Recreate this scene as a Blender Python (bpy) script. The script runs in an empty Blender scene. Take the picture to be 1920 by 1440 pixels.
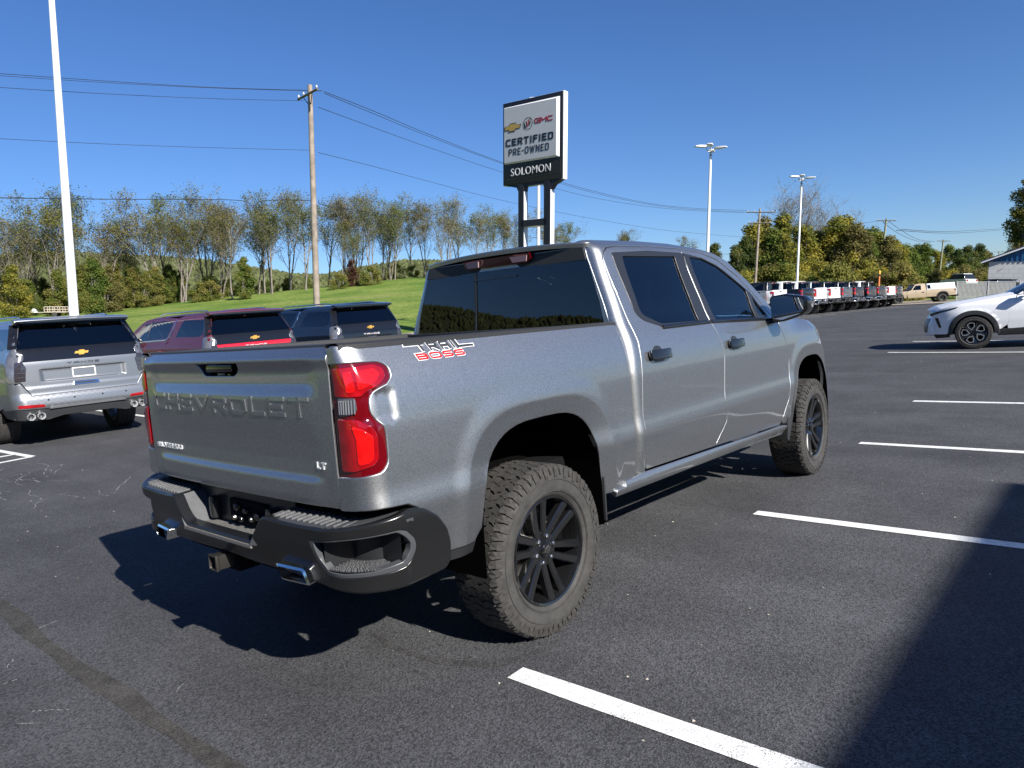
import bpy, bmesh, math, random
from mathutils import Vector, Matrix
from mathutils.geometry import delaunay_2d_cdt
random.seed(7)
SC = bpy.context.scene
COL = SC.collection
PI = math.pi
rad = math.radians

# ------------------------------------------------------------------ camera, sky, sun, exposure
CAM_POS = Vector((-2.65704, -3.16207, 1.56323))
CAM_R = Vector((0.6548824, -0.7523019, -0.0719095))
CAM_U = Vector((0.1167676, 0.0067168, 0.9931366))
CAM_F = Vector((0.7466555, 0.6587843, -0.0922432))
FPX = 1354.374
GRAV = Vector((0.0275392, -0.0713332, 0.9970723))      # true vertical: the lot drains towards one side
cam = bpy.data.cameras.new('camera')
cam.sensor_width = 36.0
cam.lens = 36.0 * FPX / 1920.0
cam.clip_start = 0.05
cam.clip_end = 6000
cam_ob = bpy.data.objects.new('camera', cam)
m = Matrix((CAM_R, CAM_U, -CAM_F)).transposed().to_4x4()
m.translation = CAM_POS
cam_ob.matrix_world = m
COL.objects.link(cam_ob)
SC.camera = cam_ob

SUN_DIR = Vector((-0.28, -1.56, 1.0)).normalized()     # towards the sun
world = bpy.data.worlds.new('World')
SC.world = world
world.use_nodes = True
wn = world.node_tree.nodes
wl = world.node_tree.links
bg = wn['Background']
sky = wn.new('ShaderNodeTexSky')
sky.sky_type = 'NISHITA'
sky.sun_disc = False
sky.sun_elevation = math.asin(SUN_DIR.z)
sky.sun_rotation = math.atan2(SUN_DIR.x, SUN_DIR.y)
sky.altitude = 300
sky.air_density = 1.0
sky.dust_density = 0.1
sky.ozone_density = 3.0
hs = wn.new('ShaderNodeHueSaturation')
hs.inputs['Saturation'].default_value = 1.12
tint = wn.new('ShaderNodeMix'); tint.data_type = 'RGBA'; tint.blend_type = 'MULTIPLY'
tint.inputs['Factor'].default_value = 1.0
tint.inputs['B'].default_value = (0.60, 0.73, 0.98, 1)
wl.new(sky.outputs['Color'], hs.inputs['Color'])
wl.new(hs.outputs['Color'], tint.inputs['A'])
wl.new(tint.outputs['Result'], bg.inputs['Color'])
bg.inputs['Strength'].default_value = 0.068
sun = bpy.data.lights.new('sun', 'SUN')
sun.energy = 5.0
sun.angle = rad(0.53)
sun.color = (1.0, 0.955, 0.88)
sun_ob = bpy.data.objects.new('sun', sun)
sun_ob.rotation_euler = SUN_DIR.to_track_quat('Z', 'Y').to_euler()
sun_ob.location = (0, -20, 30)
COL.objects.link(sun_ob)
SC.view_settings.view_transform = 'Standard'
SC.view_settings.look = 'None'
SC.view_settings.exposure = 0.92
SC.view_settings.gamma = 1.0
SC.view_settings.use_curve_mapping = False
SC.render.engine = 'CYCLES'
SC.cycles.max_bounces = 8
SC.cycles.transparent_max_bounces = 24
SC.cycles.use_denoising = True

# ------------------------------------------------------------------ materials
MATS = {}
def mat(name, col, rough=0.5, metal=0.0, coat=0.0, noise=None, bump=None, alpha=None, emis=None, spec=None, ior=None, trans=0.0, coat_rough=0.03):
    """noise = (scale, amount, detail): varies the base colour; bump = (scale, strength)."""
    if name in MATS: return MATS[name]
    M = bpy.data.materials.new(name); M.use_nodes = True
    n = M.node_tree.nodes; l = M.node_tree.links; b = n['Principled BSDF']
    b.inputs['Base Color'].default_value = (*col, 1)
    b.inputs['Roughness'].default_value = rough
    b.inputs['Metallic'].default_value = metal
    b.inputs['Coat Weight'].default_value = coat
    b.inputs['Coat Roughness'].default_value = coat_rough
    b.inputs['Transmission Weight'].default_value = trans
    if spec is not None: b.inputs['Specular IOR Level'].default_value = spec
    if ior is not None: b.inputs['IOR'].default_value = ior
    if alpha is not None: b.inputs['Alpha'].default_value = alpha
    if emis: b.inputs['Emission Color'].default_value = (*emis[0], 1); b.inputs['Emission Strength'].default_value = emis[1]
    if noise or bump:
        tc = n.new('ShaderNodeTexCoord')
    if noise:
        t = n.new('ShaderNodeTexNoise'); t.inputs['Scale'].default_value = noise[0]; t.inputs['Detail'].default_value = noise[2] if len(noise) > 2 else 4
        l.new(tc.outputs['Object'], t.inputs['Vector'])
        mr = n.new('ShaderNodeMapRange'); mr.inputs[1].default_value = 0.3; mr.inputs[2].default_value = 0.7
        mr.inputs[3].default_value = 1 - noise[1]; mr.inputs[4].default_value = 1 + noise[1]
        l.new(t.outputs['Fac'], mr.inputs[0])
        vm = n.new('ShaderNodeVectorMath'); vm.operation = 'SCALE'; vm.inputs[0].default_value = col
        l.new(mr.outputs[0], vm.inputs['Scale']); l.new(vm.outputs[0], b.inputs['Base Color'])
    if bump:
        t2 = n.new('ShaderNodeTexNoise'); t2.inputs['Scale'].default_value = bump[0]; t2.inputs['Detail'].default_value = 6
        l.new(tc.outputs['Object'], t2.inputs['Vector'])
        bp = n.new('ShaderNodeBump'); bp.inputs['Strength'].default_value = bump[1]; bp.inputs['Distance'].default_value = 0.01
        l.new(t2.outputs['Fac'], bp.inputs['Height']); l.new(bp.outputs[0], b.inputs['Normal'])
    MATS[name] = M
    return M

def paint(name, col, metal=0.65, rough=0.36, flake=0.0):
    if name in MATS: return MATS[name]
    M = mat(name, col, rough, metal, coat=1.0 if flake else .8, coat_rough=.015)
    M.node_tree.nodes['Principled BSDF'].inputs['Coat IOR'].default_value = 1.52 if flake else 1.42
    if flake:
        n = M.node_tree.nodes; l = M.node_tree.links; b = n['Principled BSDF']
        tc = n.new('ShaderNodeTexCoord'); v = n.new('ShaderNodeTexVoronoi'); v.inputs['Scale'].default_value = 520
        l.new(tc.outputs['Object'], v.inputs['Vector'])
        sep = n.new('ShaderNodeSeparateColor'); l.new(v.outputs['Color'], sep.inputs[0])
        mr = n.new('ShaderNodeMapRange'); mr.inputs[3].default_value = 1 - flake; mr.inputs[4].default_value = 1 + flake
        l.new(sep.outputs[0], mr.inputs[0])
        vm = n.new('ShaderNodeVectorMath'); vm.operation = 'SCALE'; vm.inputs[0].default_value = col
        l.new(mr.outputs[0], vm.inputs['Scale']); l.new(vm.outputs[0], b.inputs['Base Color'])
        # faint orange peel in the clear coat
        t2 = n.new('ShaderNodeTexNoise'); t2.inputs['Scale'].default_value = 160; t2.inputs['Detail'].default_value = 1
        l.new(tc.outputs['Object'], t2.inputs['Vector'])
        bp = n.new('ShaderNodeBump'); bp.inputs['Strength'].default_value = 0.02; bp.inputs['Distance'].default_value = 0.002
        l.new(t2.outputs['Fac'], bp.inputs['Height']); l.new(bp.outputs[0], b.inputs['Coat Normal'])
    return M

def glass(name, tint, rough=0.0, refl=1.0):
    """window glass: tinted see-through sheet with mirror reflection"""
    if name in MATS: return MATS[name]
    M = bpy.data.materials.new(name); M.use_nodes = True
    n = M.node_tree.nodes; l = M.node_tree.links
    n.remove(n['Principled BSDF'])
    out = n['Material Output']
    tr = n.new('ShaderNodeBsdfTransparent'); tr.inputs[0].default_value = (*tint, 1)
    gl = n.new('ShaderNodeBsdfGlossy'); gl.inputs['Roughness'].default_value = rough; gl.inputs[0].default_value = (1, 1, 1, 1)
    fr = n.new('ShaderNodeFresnel'); fr.inputs[0].default_value = 1.52 + 0.25 * (refl - 1)
    mx = n.new('ShaderNodeMixShader')
    l.new(fr.outputs[0], mx.inputs[0]); l.new(tr.outputs[0], mx.inputs[1]); l.new(gl.outputs[0], mx.inputs[2])
    l.new(mx.outputs[0], out.inputs[0])
    MATS[name] = M
    return M

PAINT = paint('grey_metallic_paint', (0.335, 0.345, 0.356), 0.94, 0.42, flake=0.30)
BLACKPL = mat('textured_black_plastic', (0.022, 0.023, 0.025), 0.55, bump=(300, 0.25))
GLOSSBLK = mat('gloss_black_plastic', (0.008, 0.008, 0.009), 0.12, coat=0.4)
SATINBLK = mat('satin_black_plastic', (0.018, 0.019, 0.021), 0.32)
STEPPL = mat('grey_step_plastic', (0.075, 0.077, 0.082), 0.62, noise=(60, 0.25), bump=(180, 0.3))
DARK = mat('dark_underbody', (0.006, 0.006, 0.007), 0.9, spec=0.1)
LINER = mat('wheel_well_liner', (0.003, 0.003, 0.003), 0.95, spec=0.0)
RUBBER = mat('tyre_rubber', (0.038, 0.0365, 0.035), 0.78, noise=(14, 0.32, 8), bump=(60, 0.35))
TREAD = mat('tyre_tread_rubber', (0.034, 0.032, 0.030), 0.85, noise=(30, 0.3, 6), bump=(200, 0.3))
RIMBLK = mat('gloss_black_alloy', (0.014, 0.0145, 0.0155), 0.14, metal=0.4, coat=1.0)
CHROME = mat('polished_chrome', (0.72, 0.73, 0.75), 0.07, metal=1.0)
STEEL = mat('brushed_steel', (0.32, 0.31, 0.30), 0.35, metal=1.0, noise=(40, 0.2))
REDL = mat('red_lamp_lens', (0.27, 0.003, 0.006), 0.06, coat=1.0, noise=(14, 0.25))
REDBRIGHT = mat('bright_red_lens', (0.56, 0.006, 0.006), 0.05, coat=1.0, noise=(40, .18))
REDDARK = mat('dark_red_lens_border', (0.10, 0.0015, 0.004), 0.05, coat=1.0)
CLEARL = mat('clear_lamp_lens', (0.16, 0.17, 0.20), 0.12, metal=0.7, coat=1.0)
WHITE = mat('white_paint_on_vehicle', (0.78, 0.79, 0.80), 0.3, coat=1.0)
GLASSDK = glass('privacy_glass', (0.075, 0.085, 0.09), refl=1.8)
GLASSFR = glass('front_door_glass', (0.60, 0.70, 0.68), refl=2.2)
INTER = mat('interior_black', (0.035, 0.035, 0.037), 0.6)
SEATM = mat('seat_leather', (0.09, 0.088, 0.085), 0.5)
MIRRORG = mat('mirror_glass', (0.5, 0.52, 0.53), 0.02, metal=1.0)

# ------------------------------------------------------------------ mesh helpers
def link(name, me, m_=None, parent=None):
    o = bpy.data.objects.new(name, me); COL.objects.link(o)
    if m_ is not None and me is not None and len(me.materials) == 0: me.materials.append(m_)
    if parent is not None: o.parent = parent
    return o
def empty(name, loc=(0, 0, 0), rotz=0.0):
    o = bpy.data.objects.new(name, None); COL.objects.link(o); o.location = loc; o.rotation_euler = (0, 0, rotz)
    o.empty_display_size = 0.3
    return o
def tag(o, label=None, cat=None, group=None, kind=None):
    if label: o['label'] = label
    if cat: o['category'] = cat
    if group: o['group'] = group
    if kind: o['kind'] = kind
    return o

class MB:
    def __init__(s): s.v = []; s.f = []
    def add(s, vs, fs):
        k = len(s.v); s.v += [tuple(v) for v in vs]; s.f += [tuple(i + k for i in f) for f in fs]
        return s
    def hexa(s, p):        # p: 8 points, bottom 0-3 counter-clockwise, top 4-7
        return s.add(p, [(3, 2, 1, 0), (4, 5, 6, 7), (0, 1, 5, 4), (1, 2, 6, 5), (2, 3, 7, 6), (3, 0, 4, 7)])
    def box(s, c, d, M=None):
        x, y, z = d[0] / 2, d[1] / 2, d[2] / 2
        p = [Vector(q) for q in ((-x, -y, -z), (x, -y, -z), (x, y, -z), (-x, y, -z), (-x, -y, z), (x, -y, z), (x, y, z), (-x, y, z))]
        if M is not None: p = [M @ q for q in p]
        return s.hexa([q + Vector(c) for q in p])
    def tube(s, pts, rads, n=8, cap=True):
        pts = [Vector(p) for p in pts]
        if not hasattr(rads, '__len__'): rads = [rads] * len(pts)
        rings = []; vs = []; fs = []
        ref = None
        for i, p in enumerate(pts):
            d = (pts[min(i + 1, len(pts) - 1)] - pts[max(i - 1, 0)]).normalized()
            if ref is None:
                ref = Vector((0, 0, 1)) if abs(d.z) < .9 else Vector((1, 0, 0))
            a = (ref - d * ref.dot(d)).normalized(); b = d.cross(a); ref = a
            for k in range(n):
                t = 2 * PI * k / n; vs.append(p + (a * math.cos(t) + b * math.sin(t)) * rads[i])
        for i in range(len(pts) - 1):
            for k in range(n):
                k2 = (k + 1) % n
                fs.append((i * n + k, i * n + k2, (i + 1) * n + k2, (i + 1) * n + k))
        if cap:
            fs.append(tuple(range(n - 1, -1, -1))); fs.append(tuple((len(pts) - 1) * n + k for k in range(n)))
        return s.add(vs, fs)
    def lathe(s, prof, n=48, axis='y', a0=0, a1=2 * PI, M=None):
        """prof: (along, radius) pairs, revolved round the axis"""
        full = abs((a1 - a0) - 2 * PI) < 1e-6; m_ = n if full else n + 1
        vs = []
        for (h, r) in prof:
            for k in range(m_):
                t = a0 + (a1 - a0) * k / n
                c, q = math.cos(t) * r, math.sin(t) * r
                v = Vector((c, h, q)) if axis == 'y' else (Vector((c, q, h)) if axis == 'z' else Vector((h, c, q)))
                vs.append(M @ v if M else v)
        fs = []
        for i in range(len(prof) - 1):
            for k in range(n):
                k2 = (k + 1) % m_
                q = (i * m_ + k, i * m_ + k2, (i + 1) * m_ + k2, (i + 1) * m_ + k)
                fs.append(q if axis == 'y' else q[::-1])
        return s.add(vs, fs)
    def prism(s, poly, fn, h0, h1):
        """poly in 2D, fn(u, v, h) -> point; closed prism between h0 and h1"""
        n = len(poly)
        vs = [fn(u, v, h0) for u, v in poly] + [fn(u, v, h1) for u, v in poly]
        fs = [tuple(range(n)), tuple(range(2 * n - 1, n - 1, -1))]
        for i in range(n):
            j = (i + 1) % n
            fs.append((i, i + n, j + n, j))
        return s.add(vs, fs)
    def mesh(s, name, smooth=None, fix=False):
        me = bpy.data.meshes.new(name); me.from_pydata([tuple(v) for v in s.v], [], s.f); me.update()
        if fix:
            bm = bmesh.new(); bm.from_mesh(me); bmesh.ops.recalc_face_normals(bm, faces=bm.faces); bm.to_mesh(me); bm.free()
        if smooth is not None:
            for p in me.polygons: p.use_smooth = True
            if smooth < 180: me.set_sharp_from_angle(angle=rad(smooth))
        return me
    def build(s, name, m_, parent=None, smooth=None, fix=True, bevel=None):
        me = s.mesh(name, smooth, fix)
        o = link(name, me, m_, parent)
        if bevel:
            bm = bmesh.new(); bm.from_mesh(me)
            es = [e for e in bm.edges if len(e.link_faces) == 2 and e.calc_face_angle(0) > rad(30)]
            bmesh.ops.bevel(bm, geom=es, offset=bevel, segments=2, profile=0.6, affect='EDGES', clamp_overlap=True)
            bm.to_mesh(me); bm.free()
            for p in me.polygons: p.use_smooth = True
            me.set_sharp_from_angle(angle=rad(40))
        return o

def densify(poly, step, closed=True):
    out = []; n = len(poly)
    for i in range(n if closed else n - 1):
        a = poly[i]; b = poly[(i + 1) % n]
        d = math.hypot(b[0] - a[0], b[1] - a[1]); k = max(1, int(math.ceil(d / step)))
        for j in range(k): out.append((a[0] + (b[0] - a[0]) * j / k, a[1] + (b[1] - a[1]) * j / k))
    if not closed: out.append(poly[-1])
    return out
def rpoly(poly, r, seg=4):
    """round the corners; r may be a number or a list"""
    out = []; n = len(poly)
    for i in range(n):
        p0 = Vector(poly[i - 1]); p1 = Vector(poly[i]); p2 = Vector(poly[(i + 1) % n])
        rr = r[i] if hasattr(r, '__len__') else r
        a = p0 - p1; b = p2 - p1
        L = min(a.length, b.length) * 0.48
        rr = min(rr, L)
        if rr < 1e-4: out.append(tuple(p1)); continue
        a = p1 + a.normalized() * rr; b = p1 + b.normalized() * rr
        for k in range(seg + 1):
            t = k / seg; q = a * (1 - t) ** 2 + p1 * 2 * t * (1 - t) + b * t * t
            out.append(tuple(q))
    return out
def inside(p, poly):
    x, y = p; c = False; n = len(poly); j = n - 1
    for i in range(n):
        xi, yi = poly[i]; xj, yj = poly[j]
        if (yi > y) != (yj > y) and x < (xj - xi) * (y - yi) / (yj - yi) + xi: c = not c
        j = i
    return c
def area(poly):
    return 0.5 * sum(poly[i - 1][0] * poly[i][1] - poly[i][0] * poly[i - 1][1] for i in range(len(poly)))

def panel(name, outline, P, m_, parent=None, holes=(), out=(0, -1, 0), sp=0.035, depth=0.018, er=0.004, hole_er=None, hole_depth=None, mirror=False, feats=()):
    """curved sheet over a 2D outline with rounded, turned-in edges. P(u, v) -> 3D point."""
    out = Vector(out)
    if area(outline) < 0: outline = outline[::-1]
    loops = [densify(outline, sp * .8)] + [densify(h if area(h) < 0 else h[::-1], sp * .8) for h in holes]
    pts = []; edges = []
    for L in loops:
        k = len(pts); pts += L; edges += [(k + i, k + (i + 1) % len(L)) for i in range(len(L))]
    nb = len(pts)
    xs = [p[0] for p in loops[0]]; ys = [p[1] for p in loops[0]]
    for F_ in feats:            # crease lines the triangulation must follow
        Q = [q for q in densify(F_, sp * .6, False)]; last = None
        for q in Q:
            ok = inside(q, loops[0]) and not any(inside(q, h) for h in loops[1:]) and all((q[0] - p[0]) ** 2 + (q[1] - p[1]) ** 2 > (sp * .12) ** 2 for p in pts[:nb])
            if ok:
                pts.append(q)
                if last is not None: edges.append((last, len(pts) - 1))
                last = len(pts) - 1
            else: last = None
    bins = {}
    for p in pts: bins.setdefault((int(p[0] // sp), int(p[1] // sp)), []).append(p)
    x = min(xs) + sp * .5; row = 0
    while x < max(xs):
        y = min(ys) + sp * (.5 if row % 2 else .95)
        while y < max(ys):
            bx, by = int(x // sp), int(y // sp)
            near = any((q[0] - x) ** 2 + (q[1] - y) ** 2 < (sp * .45) ** 2 for i in (-1, 0, 1) for j in (-1, 0, 1) for q in bins.get((bx + i, by + j), ()))
            if not near and inside((x, y), loops[0]) and not any(inside((x, y), h) for h in loops[1:]): pts.append((x, y))
            y += sp
        x += sp * .87; row += 1
    r = delaunay_2d_cdt([Vector(p) for p in pts], edges, [], 0, 1e-6)
    V2 = [tuple(v) for v in r[0]]; tris = []
    for t in r[2]:
        c = (sum(V2[i][0] for i in t) / 3, sum(V2[i][1] for i in t) / 3)
        if inside(c, loops[0]) and not any(inside(c, h) for h in loops[1:]): tris.append(tuple(t))
    h = 1e-3
    def fr(u, v):
        p = Vector(P(u, v)); a = (Vector(P(u + h, v)) - Vector(P(u - h, v))); b = (Vector(P(u, v + h)) - Vector(P(u, v - h)))
        n = a.cross(b)
        n = n.normalized() if n.length > 0 else out.copy()
        if n.dot(out) < 0: n = -n
        return p, n, a / (2 * h), b / (2 * h)
    verts = []; nors = []
    for (u, v) in V2:
        p, n, a, b = fr(u, v); verts.append(p); nors.append(n)
    faces = []
    def addf(f):
        g = [verts[i] for i in f]; nn = (g[1] - g[0]).cross(g[2] - g[0]); an = nors[f[0]] + nors[f[1]] + nors[f[2]]
        faces.append(tuple(f) if nn.dot(an) >= 0 else tuple(f[::-1]))
    for t in tris: addf(t)
    for li, L in enumerate(loops):
        e_ = er if li == 0 or hole_er is None else hole_er
        dp = depth if li == 0 or hole_depth is None else hole_depth
        n_ = len(L); base = len(verts); rings = 5
        for i in range(n_):
            u0, v0 = L[i - 1]; u, v = L[i]; u1, v1 = L[(i + 1) % n_]
            tx, ty = u1 - u0, v1 - v0; q = math.hypot(tx, ty) or 1
            ox, oy = ty / q, -tx / q
            p, n, a, b = fr(u, v)
            t = (a * ox + b * oy); t -= n * t.dot(n)
            t = t.normalized() if t.length > 1e-9 else out.copy()
            for k in range(4):
                th = k / 3 * PI / 2
                verts.append(p + t * (e_ * math.sin(th)) - n * (e_ * (1 - math.cos(th)))); nors.append((n * math.cos(th) + t * math.sin(th)).normalized())
            verts.append(p + t * e_ - n * max(dp, e_ + .001)); nors.append(t)
        for i in range(n_):
            j = (i + 1) % n_
            for k in range(rings - 1):
                addf((base + i * rings + k, base + j * rings + k, base + j * rings + k + 1, base + i * rings + k + 1))
    if mirror:
        verts = [Vector((v.x, -v.y, v.z)) for v in verts]; nors = [Vector((v.x, -v.y, v.z)) for v in nors]; faces = [f[::-1] for f in faces]
    me = bpy.data.meshes.new(name); me.from_pydata([tuple(v) for v in verts], [], faces); me.update()
    for p in me.polygons: p.use_smooth = True
    me.normals_split_custom_set_from_vertices([tuple(n) for n in nors])
    return link(name, me, m_, parent)

def strip(name, line, P, w, m_, parent, lift=0.002, out=(0, -1, 0), closed=False, mirror=False, h=0.006):
    """narrow raised trim that follows a 2D line on a surface"""
    L = densify(line, .03, closed); n = len(L); vs = []; fs = []; o = Vector(out); e = 1e-3
    for i in range(n):
        if closed: a, b = L[i - 1], L[(i + 1) % n]
        else: a, b = L[max(i - 1, 0)], L[min(i + 1, n - 1)]
        tx, ty = b[0] - a[0], b[1] - a[1]; q = math.hypot(tx, ty) or 1; nx, ny = -ty / q * w / 2, tx / q * w / 2
        u, v = L[i]
        A = Vector(P(u + e, v)) - Vector(P(u - e, v)); B = Vector(P(u, v + e)) - Vector(P(u, v - e)); N = A.cross(B).normalized()
        if N.dot(o) < 0: N = -N
        p1 = Vector(P(u + nx, v + ny)); p2 = Vector(P(u - nx, v - ny))
        vs += [p1 - N * .01, p1 + N * (lift), p1.lerp(p2, .25) + N * (lift + h), p1.lerp(p2, .75) + N * (lift + h), p2 + N * lift, p2 - N * .01]
    m2 = n if closed else n - 1
    for i in range(m2):
        j = (i + 1) % n
        for k in range(5): fs.append((i * 6 + k, i * 6 + k + 1, j * 6 + k + 1, j * 6 + k))
    if not closed: fs += [tuple(range(6)), tuple((n - 1) * 6 + k for k in range(5, -1, -1))]
    if mirror: vs = [Vector((v.x, -v.y, v.z)) for v in vs]
    b = MB(); b.add(vs, fs)
    return b.build(name, m_, parent, smooth=50)

# ---- stroke lettering
c_ = .16
GL = {
 'C': (1, [[(1, 1), (c_, 1), (0, 1 - c_), (0, c_), (c_, 0), (1, 0)]]), 'H': (1, [[(0, 0), (0, 1)], [(1, 0), (1, 1)], [(0, .5), (1, .5)]]),
 'E': (.9, [[(1, 1), (0, 1), (0, 0), (1, 0)], [(0, .5), (.85, .5)]]), 'V': (1.1, [[(0, 1), (.5, 0), (1, 1)]]),
 'R': (1, [[(0, 0), (0, 1), (1 - c_, 1), (1, 1 - c_), (1, .5 + c_), (1 - c_, .45), (0, .45)], [(.5, .45), (1, 0)]]),
 'O': (1.05, [[(c_, 0), (0, c_), (0, 1 - c_), (c_, 1), (1 - c_, 1), (1, 1 - c_), (1, c_), (1 - c_, 0), (c_, 0)]]),
 'L': (.85, [[(0, 1), (0, 0), (1, 0)]]), 'T': (1, [[(0, 1), (1, 1)], [(.5, 1), (.5, 0)]]),
 'S': (.95, [[(1, 1), (c_, 1), (0, 1 - c_), (0, .6), (c_, .5), (1 - c_, .5), (1, .4), (1, c_), (1 - c_, 0), (0, 0)]]),
 'I': (.3, [[(.5, 0), (.5, 1)]]), 'A': (1, [[(0, 0), (0, .8), (.2, 1), (1, 1), (1, 0)], [(0, .42), (1, .42)]]),
 'D': (1, [[(0, 0), (0, 1), (1 - c_, 1), (1, 1 - c_), (1, c_), (1 - c_, 0), (0, 0)]]),
 'B': (1, [[(0, 0), (0, 1), (.85, 1), (1, .85), (1, .65), (.85, .5), (0, .5)], [(.85, .5), (1, .35), (1, .15), (.85, 0), (0, 0)]]),
 'W': (1.4, [[(0, 1), (.25, 0), (.5, .9), (.75, 0), (1, 1)]]), 'N': (1, [[(0, 0), (0, 1), (1, 0), (1, 1)]]),
 'P': (.95, [[(0, 0), (0, 1), (1 - c_, 1), (1, 1 - c_), (1, .6), (1 - c_, .45), (0, .45)]]), 'F': (.88, [[(1, 1), (0, 1), (0, 0)], [(0, .5), (.85, .5)]]),
 'M': (1.2, [[(0, 0), (0, 1), (.5, .35), (1, 1), (1, 0)]]), 'G': (1.05, [[(1, 1), (c_, 1), (0, 1 - c_), (0, c_), (c_, 0), (1, 0), (1, .48), (.55, .48)]]),
 '-': (.5, [[(0, .5), (1, .5)]]), 'Y': (1, [[(0, 1), (.5, .5), (1, 1)], [(.5, .5), (.5, 0)]]), ' ': (.5, []),
}
def text_width(s, hgt, asp, gap): return sum(GL[c][0] * asp * hgt for c in s) + gap * (len(s) - 1)
def stroke_text(b, s, fn, x0, y0, hgt, width, th, z0, z1, slant=0.0, gapf=.28):
    """letters spanning width; fn(u, v, h) -> point. th: stroke thickness."""
    n = len(s); gw = gapf
    tot = sum(GL[c][0] for c in s) + gw * (n - 1); k = (width) / tot; x = x0
    for ch in s:
        w, L = GL[ch]
        iw = max(w * k - th, 0.0)
        for line in L:
            pts = [Vector((x + th / 2 + p[0] * iw, y0 + th / 2 + p[1] * (hgt - th))) for p in line]
            closed = (pts[0] - pts[-1]).length < 1e-6 and len(pts) > 2
            if closed: pts = pts[:-1]
            m_ = len(pts); le = []; ri = []
            for i in range(m_):
                if closed: a, c = pts[i - 1], pts[(i + 1) % m_]
                else: a, c = pts[max(i - 1, 0)], pts[min(i + 1, m_ - 1)]
                d1 = (pts[i] - a).normalized() if (pts[i] - a).length > 0 else None; d2 = (c - pts[i]).normalized() if (c - pts[i]).length > 0 else None
                d1 = d1 or d2; d2 = d2 or d1
                t = (d1 + d2); t = t.normalized() if t.length > .1 else d1
                nr = Vector((-t.y, t.x)); cs = max(.35, nr.dot(Vector((-d1.y, d1.x)))); o = nr * (th / 2 / cs)
                e = Vector((0, 0))
                if not closed and i == 0: e = -d2 * th / 2
                if not closed and i == m_ - 1: e = d1 * th / 2
                le.append(pts[i] + o + e); ri.append(pts[i] - o + e)
            vs = []
            for q in le: vs.append(fn(q.x + slant * (q.y - y0), q.y, z1))
            for q in ri: vs.append(fn(q.x + slant * (q.y - y0), q.y, z1))
            for q in le: vs.append(fn(q.x + slant * (q.y - y0), q.y, z0))
            for q in ri: vs.append(fn(q.x + slant * (q.y - y0), q.y, z0))
            fs = []
            for i in range(m_ if closed else m_ - 1):
                j = (i + 1) % m_
                fs += [(i, j, m_ + j, m_ + i), (i, i + 2 * m_, j + 2 * m_, j), (m_ + i, m_ + j, 3 * m_ + j, 3 * m_ + i)]
            if not closed: fs += [(0, m_, 3 * m_, 2 * m_), (m_ - 1, 3 * m_ - 1, 4 * m_ - 1, 2 * m_ - 1)]
            b.add(vs, fs)
        x += w * k + gw * k
    return b

def bowtie(w, h):
    """outline of the slanted cross emblem"""
    return [(-w / 2 , -h * .24), (-w * .19 , -h * .24), (-w * .22, -h / 2), (w * .14, -h / 2), (w * .17, -h * .24), (w * .42, -h * .24), (w / 2, h * .24), (w * .19, h * .24), (w * .22, h / 2), (-w * .14, h / 2), (-w * .17, h * .24), (-w * .42, h * .24)]
GOLD = mat('gold_emblem', (0.75, 0.42, 0.06), 0.3, metal=0.6, coat=1.0)

# ------------------------------------------------------------------ the lie of the land
def smooth(t):
    t = max(0.0, min(1.0, t)); return t * t * (3 - 2 * t)
def interp(tab, v):
    if v <= tab[0][0]: return tab[0][1]
    for i in range(len(tab) - 1):
        a, b = tab[i], tab[i + 1]
        if v <= b[0]: return a[1] + (b[1] - a[1]) * (v - a[0]) / (b[0] - a[0])
    return tab[-1][1]
def softtab(tab,lo,hi,step,width):
    n=int((hi-lo)/step)+1; m=int(width/step)
    raw=[interp(tab,lo+i*step) for i in range(-3*m,n+3*m)]
    ker=[math.exp(-.5*(k/m*1.6)**2) for k in range(-2*m,2*m+1)]; sk=sum(ker)
    out=[]
    for i in range(n):
        c=i+3*m
        out.append(sum(raw[min(max(c+k,0),len(raw)-1)]*ker[k+2*m] for k in range(-2*m,2*m+1))/sk)
    return (lo,step,out)
def ev(st,v):
    lo,step,o=st; f=(v-lo)/step
    if f<=0: return o[0]
    i=int(f)
    if i>=len(o)-1: return o[-1]
    return o[i]+(o[i+1]-o[i])*(f-i)
WT=softtab([(.3,.93),(.5,.955),(.6,.98),(.72,1.0),(.85,1.012),(.94,.998),(1.05,.995),(1.18,.992),(1.27,.982),(1.36,.962),(1.43,.935),(1.49,.905),(1.6,.868),(1.8,.79),(1.88,.765),(1.92,.752),(1.95,.732),(1.975,.69),(2.0,.62)],.3,2.0,.005,.03)
def sup(x,z,cx,cz,a,b,n): return (abs((x-cx)/a)**n+abs(max(0,z-cz)/b)**n)**(1/n)
def flare(r):
    b=.009*smooth((1.16-r)/.16)
    if r<1.0: b-=.021*min(1.0,(1.0-r)/.17)
    return b
def W(x,z):
    w=ev(WT,z)
    if z<1.5:
        r=sup(x,z,.015,.5,.575,.66,3.4); w+=flare(r)
        r=sup(x,z,3.745,.5,.54,.64,3.0); w+=flare(r)
        if x<-.8:  # lamp waist notch
            w-=.012*smooth((-.86-x)/.04)*smooth((.075-abs(z-1.265))/.03)
    if x>3.2 and z>1.2:
        w-= .10*smooth((z-1.25)/.2)*smooth((x-3.2)/.5)
    if x>3.85:
        x0=3.88-.15*smooth((z-1.0)/.4)
        t=max(0,x-x0); w-=.55*t*t+.5*max(0,t-.45)**2
    return w
XB=-.95; RB=.11
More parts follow.
